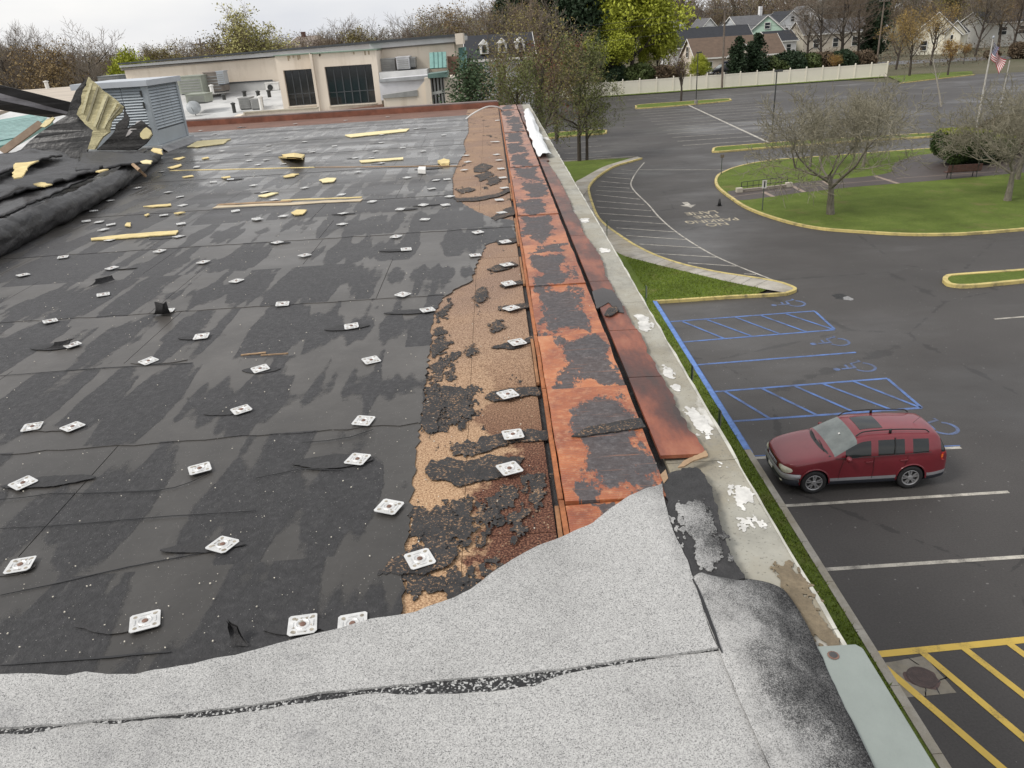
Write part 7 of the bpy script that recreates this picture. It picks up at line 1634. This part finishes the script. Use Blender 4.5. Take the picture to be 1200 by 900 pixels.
# trees around the houses, upper right
for i, (px, Y, pt_, kd, nm, lab, s_) in enumerate(((943, 215, -14, KB[0], 'bare_tree', 'bare oak standing left in front of the white gables', 1.3), (962, 205, -24, KB[1], 'bare_tree', 'tall bare oak in front of the bright white gables', 1.4), (985, 210, -30, KB[2], 'bare_tree', 'tall bare oak right of the bright white gables', 1.5), (1003, 214, -20, KB[0], 'bare_tree', 'bare oak left of the pale utility pole', 1.4), (1020, 216, -16, KC, 'cypress_tree', 'dark evergreen behind the pale utility pole', .9),
        (1067, 152, 16, KY, 'budding_tree', 'dark trunked ochre tree beyond the right end of the fence', 1.0), (1050, 172, 6, KY, 'budding_tree', 'ochre tree behind the right end of the fence', 1.0), (1090, 178, 0, KY, 'budding_tree', 'tall ochre tree left of the cream house', 1.05), (1112, 148, 44, KVO, 'vase_tree', 'orange brown upright tree on the verge in front of the cream house', 1.15), (1128, 176, 50, KVO, 'vase_tree', 'small orange vase tree below the cream house', 1.0),
        (1140, 200, -30, KB[1], 'bare_tree', 'bare tree left of the cream house gable', 1.1), (1182, 205, -30, KB[2], 'bare_tree', 'bare tree in front of the right edge house', 1.2), (1196, 190, 10, KB[0], 'bare_tree', 'bare tree at the upper right edge', 1.4), (1165, 230, -44, KBB[1], 'budding_tree', 'ochre budding tree behind the cream house', 1.2), (1110, 235, -44, KBB[0], 'budding_tree', 'olive budding tree behind the ochre ones', 1.3), (1195, 182, 48, KSB, 'shrub', 'brown thicket below the right edge house', 1.2), (1160, 186, 58, KSB, 'shrub', 'brown thicket in front of the cream house', 1.2))):
    hk = {id(KY): 14, id(KVO): 9, id(KC): 9, id(KSB): 3}.get(id(kd), 16)
    putp(kd, px, 80, pt_, lab, Y=Y, hk=hk, name=nm, rz=i*1.7, sxy=s_, cat='shrub' if nm == 'shrub' else 'tree')
# trees one can tell apart in front of the wood on the left
for i, (px, Y, pt_, kd, nm, lab, s_) in enumerate(((108, 120, 16, KB[0], 'bare_tree', 'broad bare tree standing out above the wood on the left', 1.5), (118, 110, 60, KB[1], 'bare_tree', 'darker bare tree below the broad bare one on the left', 1.1), (58, 125, 20, KB[2], 'bare_tree', 'thin bare tree left of the broad bare one', 1.0), (12, 118, 22, KB[1], 'bare_tree', 'bare tree at the upper left edge', 1.1), (34, 122, 26, KB[0], 'bare_tree', 'bare tree second from the upper left edge', 1.0),
        (156, 118, 58, KG, 'spring_tree', 'small rounded yellow green tree in the wood left of the cream building', .9), (298, 108, -3, KBB[2], 'budding_tree', 'tall pale yellow green tree rising above the cream building', 1.15), (318, 112, 22, KBB[2], 'budding_tree', 'shorter yellow green tree right of the tall pale one', 1.1), (284, 114, 24, KBB[0], 'budding_tree', 'olive budding tree left of the tall pale one', 1.2), (66, 112, 44, KBB[1], 'budding_tree', 'ochre budding tree low in the left wood', 1.3), (190, 125, 52, KBB[0], 'budding_tree', 'olive budding tree above the left end of the cream building', 1.4),
        (395, 135, 15, KB[2], 'bare_tree', 'bare tree above the middle of the cream building', 1.5), (445, 140, 16, KB[0], 'bare_tree', 'bare tree above the right part of the cream building', 1.4), (420, 132, 30, KBB[0], 'budding_tree', 'olive budding tree between the two bare ones above the cream building', 1.3), (505, 140, 6, KB[1], 'bare_tree', 'bare tree above the right end of the cream building', 1.4), (572, 150, 14, KBB[2], 'budding_tree', 'yellow green budding tree above the dormer house', .9), (590, 150, 0, KP, 'conifer_tree', 'dark conifer above the dormer house', .8), (530, 150, 0, KBB[1], 'budding_tree', 'brown budding tree above the maroon shrub', 1.3))):
    hk = {id(KG): 14}.get(id(kd), 16); putp(kd, px, 100, pt_, lab, Y=Y, hk=hk, name=nm, rz=i*2.3+.4, sxy=s_)
# the woods beyond, one mass each
def wood(name, label, spots, seed, kinds, cols):
    r = random.Random(seed); vv = []; qq = []; mm = []; o = 0; K_ = []
    for i, kw_ in enumerate(kinds):
        segs, tips = grow(seed+i, **kw_); hi = [s for s in segs if s[4] >= 1]; a, b = tubes_np(hi, 3); t_, tq = tubes_np([s for s in segs if s[4] == 0], 4); rng = np.random.default_rng(seed+i)
        lv, lq = leaves_np([p for p, d in tips if rng.random() < .5], .14, rng, 2, .4); K_.append((np.concatenate([t_, a]), np.concatenate([tq, b+len(t_)]), lv, lq, (len(tq), len(b))))
    for (x, y, h) in spots:
        v, q, lv, lq, (n0, n1_) = r.choice(K_); s = h/16; a = r.uniform(0, 6.28); c_, s_ = math.cos(a), math.sin(a); Mx = np.array([[c_*s, -s_*s, 0], [s_*s, c_*s, 0], [0, 0, s]])
        vv.append(v @ Mx.T + np.array([x, y, 0])); qq.append(q+o); o += len(v); tw_ = r.choice((1, 1, 2)); mm.append(np.concatenate([np.zeros(n0, int), np.full(n1_, tw_, int)]))
        if r.random() < .45:
            k_ = r.choice((3, 3, 3, 4, 5)); vv.append(lv @ Mx.T + np.array([x, y, 0])); qq.append(lq+o); o += len(lv); mm.append(np.full(len(lq), k_, int))
    tag(link(name, np_mesh(name, np.concatenate(vv), np.concatenate(qq), cols, np.concatenate(mm))), label, 'wood', None, 'stuff')
sk = dict(height=16, r0=.22, nch=(12, 6, 5), ang=(.7, .6, .6), ratio=(.42, .55, .6), wob=.16, up=.2, first=.18, trunk=.92, minr=.035)
kinds = [dict(sk), dict(sk, nch=(10, 4, 4)), dict(sk, ang=(.85, .6, .6), nch=(9, 5, 4))]
COLS = [BK2, TW2, TW3, LFB, LFO, LFM]
rw = random.Random(77)
def skyline(px): return np.interp(px, [-120, 0, 130, 210, 300, 345, 400, 450, 500, 555, 600, 700, 800, 1000, 1250], [38, 42, 50, 42, 36, 38, 26, 26, 14, 2, -12, -20, -14, -24, -34])
spots = []
for k_ in range(250):
    px = rw.uniform(-130, 640); Y = rw.choice((135, 150, 165, 185, 205)) + rw.uniform(-8, 8); h = aty(px, skyline(px)+rw.uniform(0, 14), Y).z
    spots.append((aty(px, 60, Y).x, Y, max(h, 7)))
wood('left_wood', 'brown mass of bare wood beyond the buildings on the left', spots, 5, kinds, COLS)
spots = []
for k_ in range(300):
    px = rw.uniform(600, 1290); Y = rw.choice((300, 320, 345, 370, 400)) + rw.uniform(-9, 9); h = aty(px, skyline(px)+rw.uniform(-4, 26), Y).z
    spots.append((aty(px, 20, Y).x, Y, max(h, 9)))
wood('far_wood', 'brown mass of bare wood behind the houses on the right', spots, 9, [dict(k_, minr=.07) for k_ in kinds], COLS)
# undergrowth that fills the ground between trunks
rng = np.random.default_rng(8); cs = []
for px0, px1, Y0, Y1, n_, hh_ in ((-140, 640, 128, 215, 6500, 4.5), (700, 1290, 168, 300, 2600, 1.2)):
    for k_ in range(n_):
        px = rw.uniform(px0, px1); Y = rw.uniform(Y0, Y1); cs.append((aty(px, 60, Y).x, Y, min(abs(rw.gauss(0, hh_)), hh_*1.5)))
v, q = leaves_np(cs, .2, rng, 8, .6)
tag(link('undergrowth', np_mesh('undergrowth', v, q, [simple('undergrowth_brown', (.15, .118, .080), .95, .5, .35)])), 'brown undergrowth and thicket filling the ground below the trees', 'undergrowth', None, 'stuff')
